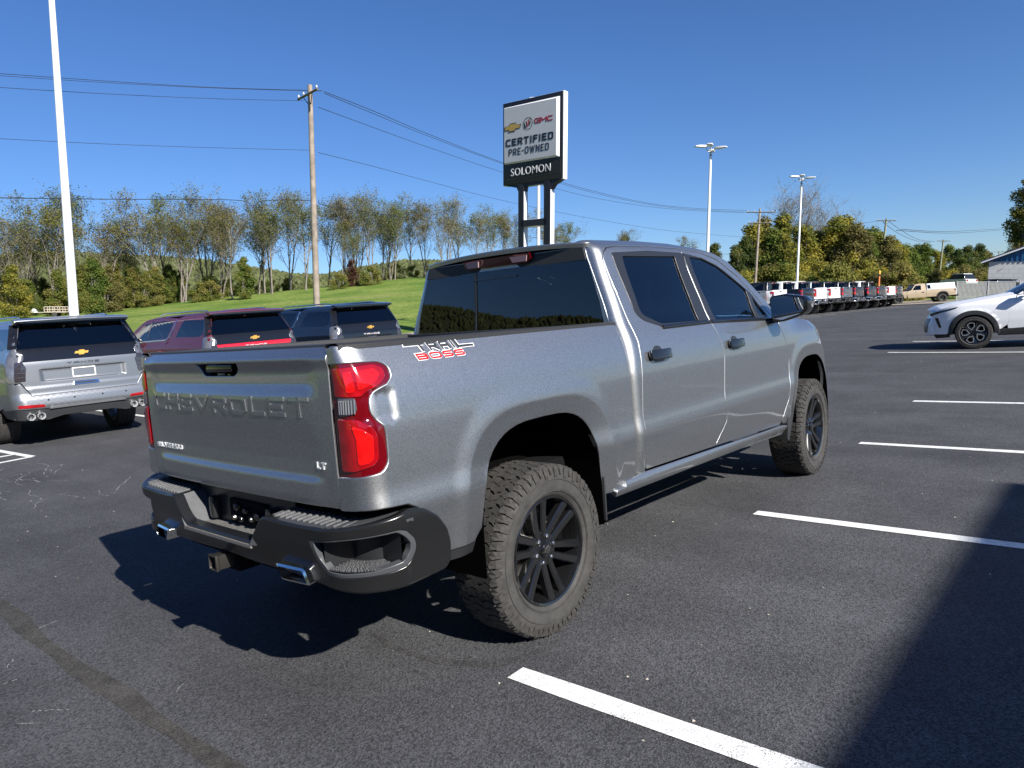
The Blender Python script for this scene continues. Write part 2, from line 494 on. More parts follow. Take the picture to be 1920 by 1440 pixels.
def bedP(s,z):
    if s>=XB: return (s,-W(s,z),z)
    t=XB-s; w=W(XB,z) - (.016*smooth((-.86-s)/.04)*smooth((.075-abs(z-1.265))/.03)-0 if False else 0)
    q=RB*math.pi/2
    if t<q: th=t/RB; x=XB-RB*math.sin(th); yc=1.0-RB*(1-math.cos(th))
    else: x=XB-RB; yc=1.0-RB-(t-q)
    g=(yc-.828)/.172
    return (x,-(.828+(w-.828)*g),z)
XR=[(1.2,.835),(1.95,.900),(2.1,.913)]
RC=.065
def cabP(x,z):
    xr=interp(XR,z); q=RC*math.pi/2
    if x>=xr+RC: return (x,-W(x,z),z)
    t=xr+RC-x; w=W(xr+RC,z)
    if t<q: th=t/RC; return (xr+RC-RC*math.sin(th),-(w-RC*(1-math.cos(th))),z)
    return (xr,-(w-RC-(t-q)),z)
BXC=-1.165
def bumpP(t,z,side=-1):
    """bumper skin: t = distance from the centre line along the plan curve"""
    a=abs(t); sg=1 if t>=0 else -1
    lean=.028*smooth((z-.60)/.14)-.012*smooth((z-.80)/.08)
    t0=.79; r=.20; q=r*math.pi/2
    xr=-1.15+.03*smooth(max(0,a-.2)/.6)   # bowed
    if a<t0: x=xr; y=a
    elif a<t0+q:
        th=(a-t0)/r; x=xr+r*(1-math.cos(th)); y=t0+r*math.sin(th)+.04*(1-math.cos(th))
    else: x=xr+r+(a-t0-q); y=t0+r+.04
    th=min(max(0,(a-t0)/r),math.pi/2)
    return (x-lean*math.cos(th), -sg*(y+lean*math.sin(th)*.6), z)

# ------------------------------------------------------------------ wheels
def arch(cx, a, b, n, zc, z0, k=26):
    out = []
    if z0 < zc: out.append((cx - a, z0))
    for i in range(k + 1):
        t = PI - PI * i / k
        c, s_ = math.cos(t), math.sin(t)
        out.append((cx + a * math.copysign(abs(c) ** (2 / n), c), zc + b * abs(s_) ** (2 / n)))
    if z0 < zc: out.append((cx + a, z0))
    return out

def wheel_meshes(R, wd, rr, style, key):
    """outer face towards -y, centre at the origin"""
    D = {}
    h = wd / 2; s = R / .42
    b = MB()
    b.lathe([(-h * .80, rr), (-h * .93, rr + .012), (-h * .99, rr + .03), (-h * 1.03, rr + .06 * s), (-h * 1.02, R - .055), (-h * .97, R - .034), (-h * .86, R - .020), (-h * .80, R - .014),
             (-h * .4, R - .0105), (0, R - .010), (h * .4, R - .0105), (h * .80, R - .014), (h * .97, R - .034), (h * 1.03, R - .07), (h * .93, rr + .012), (h * .8, rr)], 96)
    D['tyre'] = b.mesh('tyre', 60, True)
    # concentric ribs moulded on the sidewall are joined to the tread mesh
    t = MB(); rnd = random.Random(3)
    if style != 'road':
        rows = [(-.86, .095, 62, 1), (-.56, .098, 58, 0), (-.28, .098, 60, 0), (0, .098, 56, 0), (.28, .098, 60, 0), (.56, .098, 58, 0), (.86, .095, 62, 1)]
        for ri, (yc, hw, cnt, sh) in enumerate(rows):
            for k in range(cnt):
                a0 = 2 * PI * (k + (.37 * ri) % 1) / cnt; da = 2 * PI / cnt * .40
                yy = yc * h; w_ = hw * h * 1.35
                sk = .42 * da * (1 if ri % 2 else -1)
                lo, hi = yy - w_, yy + w_
                if sh:
                    if yc < 0: lo = -h * .985
                    else: hi = h * .985
                z = (1 if k % 2 else -1) * w_ * .40
                pts = [(lo, a0 - da + sk), (yy + z, a0 - da * 1.25), (hi, a0 - da - sk), (hi + (0 if sh else w_ * .2), a0), (hi, a0 + da - sk), (yy + z, a0 + da * .85), (lo, a0 + da + sk), (lo - (0 if sh else w_ * .2), a0)]
                vs = []
                for r_ in (R - .020, R):
                    for (y, a) in pts:
                        r2 = r_
                        if sh and abs(y) > h * .93: r2 = r_ - .014 * s if r_ == R else r_ - .02
                        vs.append((math.cos(a) * r2, y, math.sin(a) * r2))
                t.add(vs, [tuple(range(8)), tuple(range(15, 7, -1))] + [(i, (i + 1) % 8, 8 + (i + 1) % 8, 8 + i) for i in range(8)])
                if sh:      # side lug running down the shoulder
                    sg = -1 if yc < 0 else 1
                    q = []
                    dd = da * (.8 if k % 2 else .55); rb = R - (.062 if k % 2 else .048) * s
                    for (y, r2) in ((h * .985, R - .013), (h * 1.055, rb + .012), (h * 1.05, rb), (h * .95, rb), (h * .9, R - .02)):
                        for a in (a0 - dd, a0 + dd): q.append((math.cos(a) * r2, sg * y, math.sin(a) * r2))
                    t.add(q, [(0, 1, 3, 2), (2, 3, 5, 4), (4, 5, 7, 6), (0, 2, 4, 6, 8), (1, 9, 7, 5, 3)])
        for rb in (rr + .028, rr + .034, R - .072):
            hh = h * 1.035 if rb > R - .1 else h * 1.0
            t.lathe([(-hh + .004, rb - .004), (-hh - .002, rb - .001), (-hh - .002, rb + .001), (-hh + .004, rb + .004)], 64)
    else:
        for k in range(70):
            a0 = 2 * PI * k / 70; da = 2 * PI / 70 * .42
            for (lo, hi) in ((-.96, -.5), (-.44, -.05), (.05, .44), (.5, .96)):
                vs = [(math.cos(a) * r_, y * h, math.sin(a) * r_) for r_ in (R - .02, R - .002) for (y, a) in ((lo, a0 - da), (hi, a0 - da), (hi, a0 + da), (lo, a0 + da))]
                t.add(vs, [(0, 1, 2, 3), (7, 6, 5, 4)] + [(i, (i + 1) % 4, 4 + (i + 1) % 4, 4 + i) for i in range(4)])
    D['tread'] = t.mesh('tread', None, True)
    # barrel and lip
    r_ = MB()
    yo = -h * .86
    r_.lathe([(yo - .004, rr + .008), (yo - .010, rr + .002), (yo - .006, rr - .008), (yo + .012, rr - .014), (yo + .05, rr - .026), (h * .7, rr - .034), (h * .8, rr + .004)], 72)
    D['barrel'] = r_.mesh('barrel', 40, True)
    hub = MB()
    hub.lathe([(yo + .022, .0001), (yo + .022, .036), (yo + .030, .040), (yo + .034, .085), (yo + .048, .098), (yo + .10, .10), (yo + .10, .0001)], 48)
    D['hub'] = hub.mesh('hub', 35, True)
    sp = MB()
    def spoke(a, r0, r1, w0, w1, y0, y1, th0=.05, th1=.035, twist=0, off=0):
        ns = 4; vs = []
        for i in range(ns + 1):
            u = i / ns; r2 = r0 + (r1 - r0) * u; w = w0 + (w1 - w0) * u; y = y0 + (y1 - y0) * (u ** 1.4); th = th0 + (th1 - th0) * u
            aa = a + twist * u
            ca, sa = math.cos(aa), math.sin(aa)
            for (q, d) in ((-w * .5, th), (-w * .5, .008), (-w * .34, 0), (w * .34, 0), (w * .5, .008), (w * .5, th)):
                vs.append((ca * r2 - sa * (q + off * (.55 + .45 * u)), y + d, sa * r2 + ca * (q + off * (.55 + .45 * u))))
        fs = [(i * 6 + k, (i + 1) * 6 + k, (i + 1) * 6 + (k + 1) % 6, i * 6 + (k + 1) % 6) for i in range(ns) for k in range(6)]
        fs += [tuple(range(6)), tuple(ns * 6 + k for k in range(5, -1, -1))]
        return MB().add(vs, fs)
    if style == 'double6':
        b = spoke(0, .062, rr - .014, .036, .044, yo + .030, yo + .002, off=.042)
        b2 = spoke(0, .062, rr - .014, .036, .044, yo + .030, yo + .002, off=-.042)
        b.add(b2.v, b2.f)
        # web joining the pair near the hub
        D['spoke'] = b.mesh('spoke', 35, True); D['nspoke'] = 6
    elif style == 'six':
        D['spoke'] = spoke(0, .06, rr - .01, .07, .05, yo + .03, yo + .004).mesh('spoke', 35, True); D['nspoke'] = 6
    elif style == 'road':
        b = spoke(0, .06, rr - .008, .055, .04, yo + .03, yo + .004, twist=rad(9)); b2 = spoke(0, .06, rr - .008, .055, .04, yo + .03, yo + .004, twist=rad(-9)); b.add(b2.v, b2.f)
        D['spoke'] = b.mesh('spoke', 35, True); D['nspoke'] = 5
    elif style == 'loop5':
        b = spoke(0, .05, rr - .008, .09, .10, yo + .03, yo + .010, twist=rad(10))
        D['spoke'] = b.mesh('spoke', 35, True); D['nspoke'] = 5
    n = MB()
    n.lathe([(0, .0001), (0, .008), (.002, .0105), (.02, .0115)], 6)
    D['lug'] = n.mesh('lug_nut', 30, True)
    cp = MB(); cp.lathe([(-.006, .0001), (-.006, .030), (.0, .036), (.02, .037)], 32)
    D['cap'] = cp.mesh('centre_cap', 40, True)
    e = MB(); e.prism(bowtie(.046, .018), lambda u, v, hh: (u, -.0085 + hh, v), 0, .005)
    D['emblem'] = e.mesh('emblem', None, True)
    dsk = MB(); dsk.lathe([(.0, .05), (.0, .17), (.028, .17), (.028, .05)], 40)
    D['disc'] = dsk.mesh('brake_disc', 40, True)
    D['yo'] = yo; D['rr'] = rr; D['R'] = R
    return D
def make_wheel(D, parent, loc, flip=False, rot=0.0, steer=0.0, rimmat=None, lean=True, simple=False, accent=None):
    """a wheel: barrel with tyre, tread, hub, spokes, nuts as its pieces"""
    rimmat = rimmat or RIMBLK
    w = link('wheel', D['barrel'], rimmat, parent)
    if w.data.materials[0] != rimmat: w.material_slots[0].link = 'OBJECT'; w.material_slots[0].material = rimmat
    M = Matrix.Translation(loc) @ Matrix.Rotation((PI if flip else 0) + steer, 4, 'Z') @ Matrix.Rotation(rot, 4, 'Y')
    w.matrix_local = M
    link('tyre', D['tyre'], RUBBER, w); link('tread', D['tread'], TREAD, w)
    def sub(nm, me, mt, M2=None):
        o = link(nm, me, mt, w)
        if o.data.materials[0] != mt: o.material_slots[0].link = 'OBJECT'; o.material_slots[0].material = mt
        if M2 is not None: o.matrix_local = M2
        return o
    sub('hub', D['hub'], rimmat)
    for k in range(D['nspoke']):
        sub('spoke', D['spoke'], rimmat, Matrix.Rotation(-2 * PI * k / D['nspoke'], 4, 'Y'))
        if accent: accent(w, k, D)
    if not simple:
        for k in range(6 if D['R'] > .38 else 5):
            a = 2 * PI * (k + .5) / (6 if D['R'] > .38 else 5)
            sub('lug_nut', D['lug'], CHROME, Matrix.Translation((math.cos(a) * .066, D['yo'] + .02, math.sin(a) * .066)))
        sub('centre_cap', D['cap'], rimmat, Matrix.Translation((0, D['yo'] + .016, 0)))
        sub('emblem', D['emblem'], STEEL, Matrix.Translation((0, D['yo'] + .012, 0)) @ Matrix.Rotation(rad(-62), 4, 'Y'))
        sub('brake_disc', D['disc'], STEEL, Matrix.Translation((0, -.02, 0)))
    return w

# ------------------------------------------------------------------ the pickup
def offs(P, d, out=(0, -1, 0)):
    o = Vector(out); e = 1e-3
    def f(u, v):
        p = Vector(P(u, v)); n = (Vector(P(u + e, v)) - Vector(P(u - e, v))).cross(Vector(P(u, v + e)) - Vector(P(u, v - e))).normalized()
        if n.dot(o) < 0: n = -n
        return p + n * d
    return f
TGZ = softtab([(.84, -1.058), (.866, -1.062), (.90, -1.070), (.962, -1.072), (.972, -1.068), (.986, -1.057), (1.05, -1.056), (1.12, -1.060), (1.22, -1.070), (1.30, -1.074), (1.315, -1.070), (1.355, -1.052), (1.41, -1.050), (1.425, -1.054), (1.448, -1.070), (1.462, -1.072), (1.478, -1.060), (1.505, -1.03)], .8, 1.55, .0025, .008)
TGE = softtab([(.84, -1.05), (.9, -1.060), (1.0, -1.062), (1.2, -1.064), (1.42, -1.060), (1.455, -1.070), (1.478, -1.058), (1.505, -1.03)], .8, 1.55, .0025, .01)
def tgP(y, z):
    w = smooth((.77 - abs(y)) / .11)
    x = ev(TGE, z) * (1 - w) + ev(TGZ, z) * w
    x += -.022 * (1 - (y / .82) ** 2)
    # handle scoop
    q = sup(y, z, 0, 1.33, .215, .135, 4) if z > 1.33 else 9
    return (x, -y, z)     # y here counts to the right-hand side

def build_truck():
    T = empty('pickup_truck')
    tag(T, 'large grey metallic pickup with black wheels filling the middle of the picture', 'pickup truck')
    g = .006
    RA = arch(.015, .468, .582, 3.2, .5, .5)
    # --- bed sides
    lampo = [(-1.176, 1.428), (-1.028, 1.436), (-.905, 1.430), (-.868, 1.407), (-.866, 1.363), (-.903, 1.333), (-.972, 1.308), (-.988, 1.284), (-.991, 1.248), (-.978, 1.225), (-.951, 1.197), (-.943, 1.165), (-.945, 1.061), (-.953, 1.038), (-.98, 1.013), (-1.06, 1.003), (-1.176, .997)]
    lamp = rpoly(lampo, [.006, .01, .03, .02, .02, .01, .02, .02, .02, .02, .02, .02, .02, .02, .02, .01, .006])
    bed = [(-1.184, .868), (-1.155, .871), (-1.078, .879), (-.978, .881), (-.875, .873), (-.826, .848), (-.781, .803), (-.741, .74), (-.722, .673), (-.72, .618), (-.50, .610)]
    bed += [p for p in RA if p[1] > .612]
    bed += [(.484, .60), (.50, .578), (.795, .574), (.802, .60), (.802, 1.475), (.133, 1.480), (-.788, 1.492), (-1.04, 1.498), (-1.13, 1.496), (-1.184, 1.486)]
    hole = rpoly([(-1.24, 1.436)] + [(x + (.008 if i not in (0, 16) else 0), z + (.004 if z > 1.28 else -.004)) for i, (x, z) in enumerate(lampo)][1:-1] + [(-1.24, .99)], [0] + [.01, .03, .02, .02, .01, .02, .02, .02, .02, .02, .02, .02, .02, .02, .01] + [0])
    # the lamp opening reaches the tailgate gap, so it is part of the outline
    hole2 = [p for p in hole if p[0] > -1.2]
    bed2 = bed + [(-1.184, 1.4365)] + hole2 + [(-1.184, .992)]
    def contour(cx, a, b_, n, k): return [(x, z) for x, z in arch(cx, a * k, b_ * k, n, .5, .5, 40)]
    RF = [contour(.015, .575, .66, 3.4, k) for k in (1.03, 1.01, 1.0, .99, .965, .93)]
    FF = [contour(3.745, .54, .64, 3.0, k) for k in (1.03, 1.01, 1.0, .99, .965, .93)]
    for mir in (False, True):
        panel('bed_side', bed2, bedP, PAINT, T, out=(-.4, -1, 0), feats=RF, sp=.028, depth=.03, er=.006, mirror=mir)
        L = panel('tail_lamp', lamp, offs(bedP, -.006, (-1, -1, 0)), REDDARK, T, out=(-1, -1, 0), sp=.03, depth=.05, er=.006, mirror=mir)
        i1 = rpoly([(-1.150, 1.412), (-.93, 1.420), (-.893, 1.403), (-.895, 1.371), (-.925, 1.350), (-.995, 1.322), (-1.012, 1.310), (-1.150, 1.312)], .012)
        panel('red_lens', i1, offs(bedP, -.001, (-1, -1, 0)), REDL, L, out=(-1, -1, 0), sp=.03, depth=.01, er=.004, mirror=mir)
        i1b = rpoly([(-1.075, 1.400), (-1.04, 1.402), (-1.04, 1.325), (-1.075, 1.325)], .008)
        panel('lens_rib', i1b, offs(bedP, .001, (-1, -1, 0)), REDBRIGHT, L, out=(-1, -1, 0), sp=.03, depth=.01, er=.003, mirror=mir)
        i1c = rpoly([(-1.02, 1.400), (-.935, 1.405), (-.918, 1.385), (-.94, 1.362), (-1.02, 1.33)], .008)
        panel('lens_rib', i1c, offs(bedP, .001, (-1, -1, 0)), REDBRIGHT, L, out=(-1, -1, 0), sp=.03, depth=.01, er=.003, mirror=mir)
        i2 = rpoly([(-1.150, 1.222), (-1.037, 1.216), (-.998, 1.187), (-.982, 1.159), (-.985, 1.068), (-1.007, 1.047), (-1.082, 1.027), (-1.150, 1.025)], .012)
        panel('red_lens', i2, offs(bedP, .0, (-1, -1, 0)), REDL, L, out=(-1, -1, 0), sp=.03, depth=.012, er=.004, mirror=mir)
        i3 = rpoly([(-1.075, 1.196), (-1.03, 1.178), (-1.000, 1.155), (-1.003, 1.075), (-1.02, 1.057), (-1.062, 1.05), (-1.062, 1.15)], .01)
        panel('bright_lens', i3, offs(bedP, .003, (-1, -1, 0)), REDBRIGHT, L, out=(-1, -1, 0), sp=.03, depth=.01, er=.003, mirror=mir)
        i4 = rpoly([(-1.128, 1.302), (-1.040, 1.300), (-1.040, 1.256), (-1.079, 1.240), (-1.128, 1.238)], .006)
        CL = panel('clear_lens', i4, offs(bedP, .0, (-1, -1, 0)), CLEARL, L, out=(-1, -1, 0), sp=.03, depth=.01, er=.003, mirror=mir)
        for k in range(7):
            xx = -1.122 + k * .0122
            strip('lens_flute', [(xx, 1.244), (xx + .006, 1.296)], offs(bedP, .004, (-1, -1, 0)), .0055, mat('bright_flute', (.42, .43, .48), .15, metal=.7), CL, out=(-1, -1, 0), mirror=mir, lift=.0005, h=.002) if not mir else None
        # lower dark strip behind the wheel arch
        panel('lower_trim', [(-.71, .606), (-.50, .598), (-.47, .60), (-.49, .553), (-.70, .56)], offs(bedP, -.012), SATINBLK, T, sp=.04, mirror=mir)
        # rail cap
        rc = [(-1.17, 1.489), (.81, 1.474)]
        b = MB(); sgn = 1 if mir else -1
        for i in range(24):
            pass
        vs = []; N = 24
        for i in range(N + 1):
            x = -1.045 + (.815 + 1.045) * i / N; zt = 1.498 - .016 * i / N
            yo = W(max(x, -.95), 1.49) if x > -.95 else bedW(x)
            for (dy, dz) in ((.004, -.012), (.004, .006), (-.010, .014), (-.075, .012), (-.085, .0), (-.085, -.07)): vs.append((x, sgn * (yo + dy), zt + dz))
        b.add(vs, [(i * 6 + k, (i + 1) * 6 + k, (i + 1) * 6 + k + 1, i * 6 + k + 1) for i in range(N) for k in range(5)])
        b.build('bed_rail_cap', BLACKPL, T, smooth=40)
    # decal, both sides
    for mir in (False, True):
        sgn = -1 if mir else 1
        def dfn(u, v, h):
            p = Vector(bedP(u, v)); p.y -= .0012 + h * .001
            return Vector((p.x, p.y * sgn, p.z))
        b = MB(); x0, x1 = -.79, -.36
        def line(pts, th, z0, z1, bb):
            pass
        white = MB(); dark = MB(); red = MB()
        GL['Z'] = (1, [])
        for (bb, dth, hh) in ((white, .005, 0), (dark, 0, .8)):
            stroke_text(bb, 'TRAIL', dfn, -.682 - dth / 2, 1.4495 - dth / 2, .037 + dth, .272 + dth, .0108 + dth, hh, hh + .3, slant=-.5, gapf=.26)
            k = MB()
            for (a, c) in (((-.752, 1.481), (-.66, 1.481)), ((-.42, 1.4555), (-.362, 1.4545))):
                t = (.010 + dth) / 2
                bb.add([dfn(a[0] - dth, a[1] - t, hh + .3), dfn(c[0] + dth, c[1] - t, hh + .3), dfn(c[0] + dth, c[1] + t, hh + .3), dfn(a[0] - dth, a[1] + t, hh + .3)], [(0, 1, 2, 3)])
        for (bb, dth, hh) in ((white, .005, 0), (red, 0, .8)):
            stroke_text(bb, 'BOSS', dfn, -.70 - dth / 2, 1.4155 - dth / 2, .027 + dth, .272 + dth, .0076 + dth, hh, hh + .3, slant=-.4, gapf=.22)
        D = white.build('side_decal', mat('decal_white', (.75, .75, .76), .4), T)
        dark.build('decal_lettering', mat('decal_dark_grey', (.03, .032, .035), .35), D)
        red.build('decal_lettering', mat('decal_red', (.55, .012, .015), .35), D)
    # --- tailgate
    tg = [(-.822, .872), (.822, .872), (.822, 1.485), (.80, 1.499), (-.80, 1.499), (-.822, 1.485)]
    hh_ = rpoly([(-.20, 1.452), (.20, 1.452), (.165, 1.405), (.135, 1.388), (-.135, 1.388), (-.165, 1.405)], .015)
    TG = panel('tailgate', tg, tgP, PAINT, T, holes=[hh_], out=(-1, 0, 0), sp=.0135, depth=.035, er=.005)
    b = MB()
    b.prism(hh_, lambda u, v, h: (tgP(u, v)[0] + .045 + h, -u, v), 0, .01)
    b.build('handle_recess', GLOSSBLK, TG)
    b = MB(); b.box((-1.062, 0, 1.425), (.028, .24, .034)); b.build('tailgate_handle', GLOSSBLK, TG, bevel=.008)
    b = MB(); b.box((-1.058, .0, 1.398), (.012, .07, .012)); b.build('camera', GLOSSBLK, TG, bevel=.003)
    LCH = mat('bright_chrome_lettering', (.85, .86, .88), .38, metal=.55)
    def tfn(u, v, h): return Vector((tgP(u, v)[0] - h, -u, v))
    b = MB(); stroke_text(b, 'CHEVROLET', tfn, -.70, 1.226, .082, 1.40, .0165, -.006, .0038); b.build('tailgate_lettering', PAINT, TG)
    b = MB(); stroke_text(b, 'SILVERADO', tfn, -.765, 1.020, .024, .30, .0050, -.002, .004); b.build('chrome_lettering', LCH, TG)
    b = MB(); stroke_text(b, 'LT', tfn, .70, 1.022, .028, .062, .0065, -.002, .004); b.build('chrome_lettering', LCH, TG)
    # black cap along the tailgate's top
    b = MB(); vs = []; N = 20
    for i in range(N + 1):
        y = -.815 + 1.63 * i / N; xx = -1.03 - .022 * (1 - (y / .82) ** 2)
        for (dx, z) in ((-.004, 1.497), (.0, 1.508), (.05, 1.511), (.06, 1.47)): vs.append((xx + dx, y, z))
    b.add(vs, [(i * 4 + k, i * 4 + k + 1, (i + 1) * 4 + k + 1, (i + 1) * 4 + k) for i in range(N) for k in range(3)])
    b.build('tailgate_cap', BLACKPL, TG, smooth=50)
    # --- bed inside
    b = MB()
    b.box((-.10, 0, .92), (1.80, 1.12, .02)); b.box((-.1, .80, 1.29), (1.80, .02, .36)); b.box((-.1, -.80, 1.29), (1.80, .02, .36)); b.box((.80, 0, 1.18), (.02, 1.7, .60)); b.box((-1.00, 0, 1.18), (.02, 1.58, .58))
    b.box((-.1, .68, 1.105), (1.8, .24, .02)); b.box((-.1, -.68, 1.105), (1.8, .24, .02)); b.box((-.1, .565, 1.01), (1.8, .01, .2)); b.box((-.1, -.565, 1.01), (1.8, .01, .2))
    b.build('bed_liner', BLACKPL, T)
    b = MB(); b.box((.79, 0, 1.478), (.05, 1.76, .022)); b.build('bed_front_rail', BLACKPL, T, bevel=.005)
    # --- cab sides, doors
    dtop = [(.944, 1.861), (.975, 1.901), (1.034, 1.930), (1.15, 1.944), (1.555, 1.952), (1.94, 1.945)]
    rd = [(.951, 1.595), (.963, 1.484), (.971, 1.37), (.945, 1.193), (.913, .938), (.916, .848), (.932, .640), (.945, .630), (1.84, .600), (1.984, .741), (1.993, .821), (1.974, .905), (2.022, 1.193), (2.006, 1.294), (1.948, 1.446), (1.935, 1.67), (1.94, 1.945)] + dtop[:-1][::-1]
    gp = .011
    fdr = [(1.84 + .014, .600), (1.994, .741), (2.005, .821), (1.986, .905), (2.034, 1.193), (2.018, 1.294), (1.960, 1.446), (1.947, 1.67), (1.952, 1.945)]
    fdtop = [(2.196, 1.926), (2.457, 1.866), (2.696, 1.742), (2.896, 1.561), (3.006, 1.425)]
    fd = fdr + fdtop + [(3.03, 1.405), (3.09, 1.345), (3.16, 1.21), (3.199, 1.064), (3.146, .749), (3.04, .566), (3.015, .556)]
    rg = rpoly([(1.149, 1.885), (1.797, 1.893), (1.80, 1.67), (1.790, 1.447), (1.308, 1.453), (1.16, 1.49), (1.112, 1.53), (1.115, 1.62)], .012)
    rg = rpoly([(1.149, 1.885), (1.815, 1.893), (1.80, 1.67), (1.800, 1.447), (1.308, 1.453), (1.115, 1.525)], [.02, .01, 0, .01, .03, .05])
    fg = rpoly([(2.02, 1.893), (2.208, 1.880), (2.423, 1.822), (2.655, 1.698), (2.742, 1.640), (2.715, 1.424), (2.045, 1.441), (2.01, 1.67)], [.01, .02, .04, .03, .01, .01, .01, 0])
    qg = rpoly([(2.800, 1.598), (2.917, 1.440), (2.785, 1.425)], .012)
    def grow(poly, d):
        n = len(poly); a = area(poly); out = []
        for i in range(n):
            p0, p1 = poly[i - 1], poly[(i + 1) % n]; tx, ty = p1[0] - p0[0], p1[1] - p0[1]; q = math.hypot(tx, ty) or 1
            s_ = 1 if a > 0 else -1
            out.append((poly[i][0] + s_ * ty / q * d, poly[i][1] - s_ * tx / q * d))
        return out
    rtrim = rpoly([(1.048, 1.901), (1.060, 1.542), (1.112, 1.490), (1.32, 1.434), (1.944, 1.428), (1.931, 1.67), (1.932, 1.915), (1.491, 1.922)], [.02, .03, .03, .02, 0, 0, 0, .02])
    ftrim = rpoly([(1.949, 1.915), (1.951, 1.67), (1.964, 1.428), (2.803, 1.404), (2.949, 1.428), (2.806, 1.612), (2.477, 1.806), (2.158, 1.890)], [0, 0, 0, .01, .02, .03, .05, .03])
    cs = [(.778, .58), (.778, 1.30), (.778, 1.47), (.783, 1.5), (.80, 1.65), (.828, 1.9), (.845, 1.975), (.90, 1.985), (1.041, 1.988), (1.546, 1.998), (1.926, 1.992), (2.235, 1.958), (2.418, 1.926), (2.62, 1.860), (2.842, 1.712), (3.057, 1.526), (3.14, 1.44),
          (3.10, 1.40), (3.02, 1.427), (2.907, 1.573), (2.705, 1.755), (2.462, 1.878), (2.196, 1.938), (1.94, 1.957), (1.555, 1.964), (1.15, 1.956), (1.026, 1.942), (.963, 1.909), (.932, 1.865), (.939, 1.595), (.951, 1.484), (.959, 1.37), (.933, 1.193), (.901, .938), (.904, .848), (.920, .63), (.925, .585)]
    fender = [(3.108, 1.352), (3.172, 1.21), (3.211, 1.064), (3.158, .749), (3.07, .59), (3.10, .55), (3.33, .548)] + [p for p in arch(3.745, .41, .556, 2.9, .5, .5) if p[1] > .55] + \
             [(4.165, .60), (4.40, .60), (4.58, .62), (4.62, .9), (4.56, 1.15), (4.35, 1.265), (4.0, 1.335), (3.6, 1.385), (3.25, 1.408), (3.12, 1.41)]
    def rockP(x, z):
        t = (z - .58) / .06; zz = z - .033 * (x - .9) 
        return (x, -(.972 + .030 * max(0, 1 - ((z - zz0(x)) / .055) ** 2)), z)
    def zz0(x): return .575 - .030 * (x - .9) / 2
    rocker = [(.70, .605), (.93, .614), (1.83, .586), (3.03, .543), (3.10, .53), (3.05, .475), (1.8, .515), (.60, .545), (.60, .575), (.69, .58)]
    for mir in (False, True):
        s_ = 1 if mir else -1
        CSd = panel('cab_side', cs, cabP, PAINT, T, out=(-.5, -1, .1), sp=.03, depth=.03, er=.005, mirror=mir)
        for nm, poly, trim, gl_, gm in (('rear_door', rd, rtrim, [rg], GLASSDK), ('front_door', fd, ftrim, [fg, qg], GLASSFR)):
            D = panel(nm, poly, cabP, PAINT, T, feats=FF if nm == 'front_door' else (), holes=[grow(q, .012) for q in gl_], out=(0, -1, .1), sp=.034, depth=.03, er=.005, mirror=mir)
            panel('window_frame', trim, offs(cabP, .003, (0, -1, .1)), SATINBLK, D, holes=[grow(q, .0) for q in gl_], out=(0, -1, .1), sp=.04, depth=.012, er=.003, mirror=mir)
            for q in gl_: panel('window_glass', q, offs(cabP, -.006, (0, -1, .1)), gm, D, out=(0, -1, .1), sp=.06, depth=.004, er=.001, mirror=mir)
            bl = [(p[0], 1.434 if nm == 'rear_door' else 1.434 - .03 * (p[0] - 1.96)) for p in ([(1.30,), (1.62,), (1.94,)] if nm == 'rear_door' else [(1.965,), (2.4,), (2.92,)])]
            strip('belt_moulding', bl, cabP, .026, GLOSSBLK, D, lift=.004, mirror=mir, h=.008)
            hx = (1.03, 1.275) if nm == 'rear_door' else (2.10, 2.335)
            zc = 1.283 if nm == 'rear_door' else 1.270; cx = (hx[0] + hx[1]) / 2
            cup = rpoly([(cx - .065, zc - .045), (cx + .065, zc - .045), (cx + .07, zc), (cx + .035, zc + .047), (cx - .035, zc + .047), (cx - .07, zc)], .03)
            panel('handle_cup', cup, offs(cabP, .001), PAINT if False else SATINBLK, D, sp=.05, depth=.004, er=.002, mirror=mir)
            hb = rpoly([(hx[0], zc - .016), (hx[0] + .02, zc - .024), (hx[1] - .02, zc - .024), (hx[1], zc - .014), (hx[1], zc + .012), (hx[1] - .015, zc + .022), (hx[0] + .015, zc + .022), (hx[0], zc + .014)], .01)
            def hP(u, v, a=hx[0], c=hx[1]):
                p = Vector(cabP(u, v)); t = (u - a) / (c - a); p.y -= .022 + .022 * math.sin(PI * max(0, min(1, t))) ** .5
                return tuple(p)
            panel('door_handle', hb, hP, GLOSSBLK, D, sp=.02, depth=.034, er=.008, mirror=mir)
        strip('door_edge_moulding', [(.98, 1.908), (1.2, 1.928), (1.6, 1.934), (1.94, 1.925)], offs(cabP, 0), .014, SATINBLK, T, mirror=mir, lift=.002) if False else None
        panel('fender', fender, cabP, PAINT, T, feats=FF, out=(0, -1, .1), sp=.034, depth=.03, er=.005, mirror=mir)
        panel('rocker_panel', rocker, rockP, PAINT, T, sp=.035, depth=.04, er=.006, mirror=mir)
        # mirror
        H = MB()
        vs = []
        for (x, k) in ((2.862, 1.0), (2.90, 1.02), (2.98, .97), (3.03, .75)):
            for (y, z) in ((1.00, 1.40), (1.08, 1.378), (1.235, 1.425), (1.272, 1.46), (1.275, 1.53), (1.245, 1.562), (1.10, 1.588), (1.00, 1.578), (.985, 1.55)):
                vs.append((x + (.02 if x > 2.87 else 0), s_ * ((y - 1.13) * k + 1.13), (z - 1.48) * k + 1.48))
        H.add(vs, [(i * 9 + k, i * 9 + (k + 1) % 9, (i + 1) * 9 + (k + 1) % 9, (i + 1) * 9 + k) for i in range(3) for k in range(9)] + [tuple(range(8, -1, -1)), tuple(range(27, 36))])
        Hh = H.build('door_mirror', GLOSSBLK, T, bevel=.012)
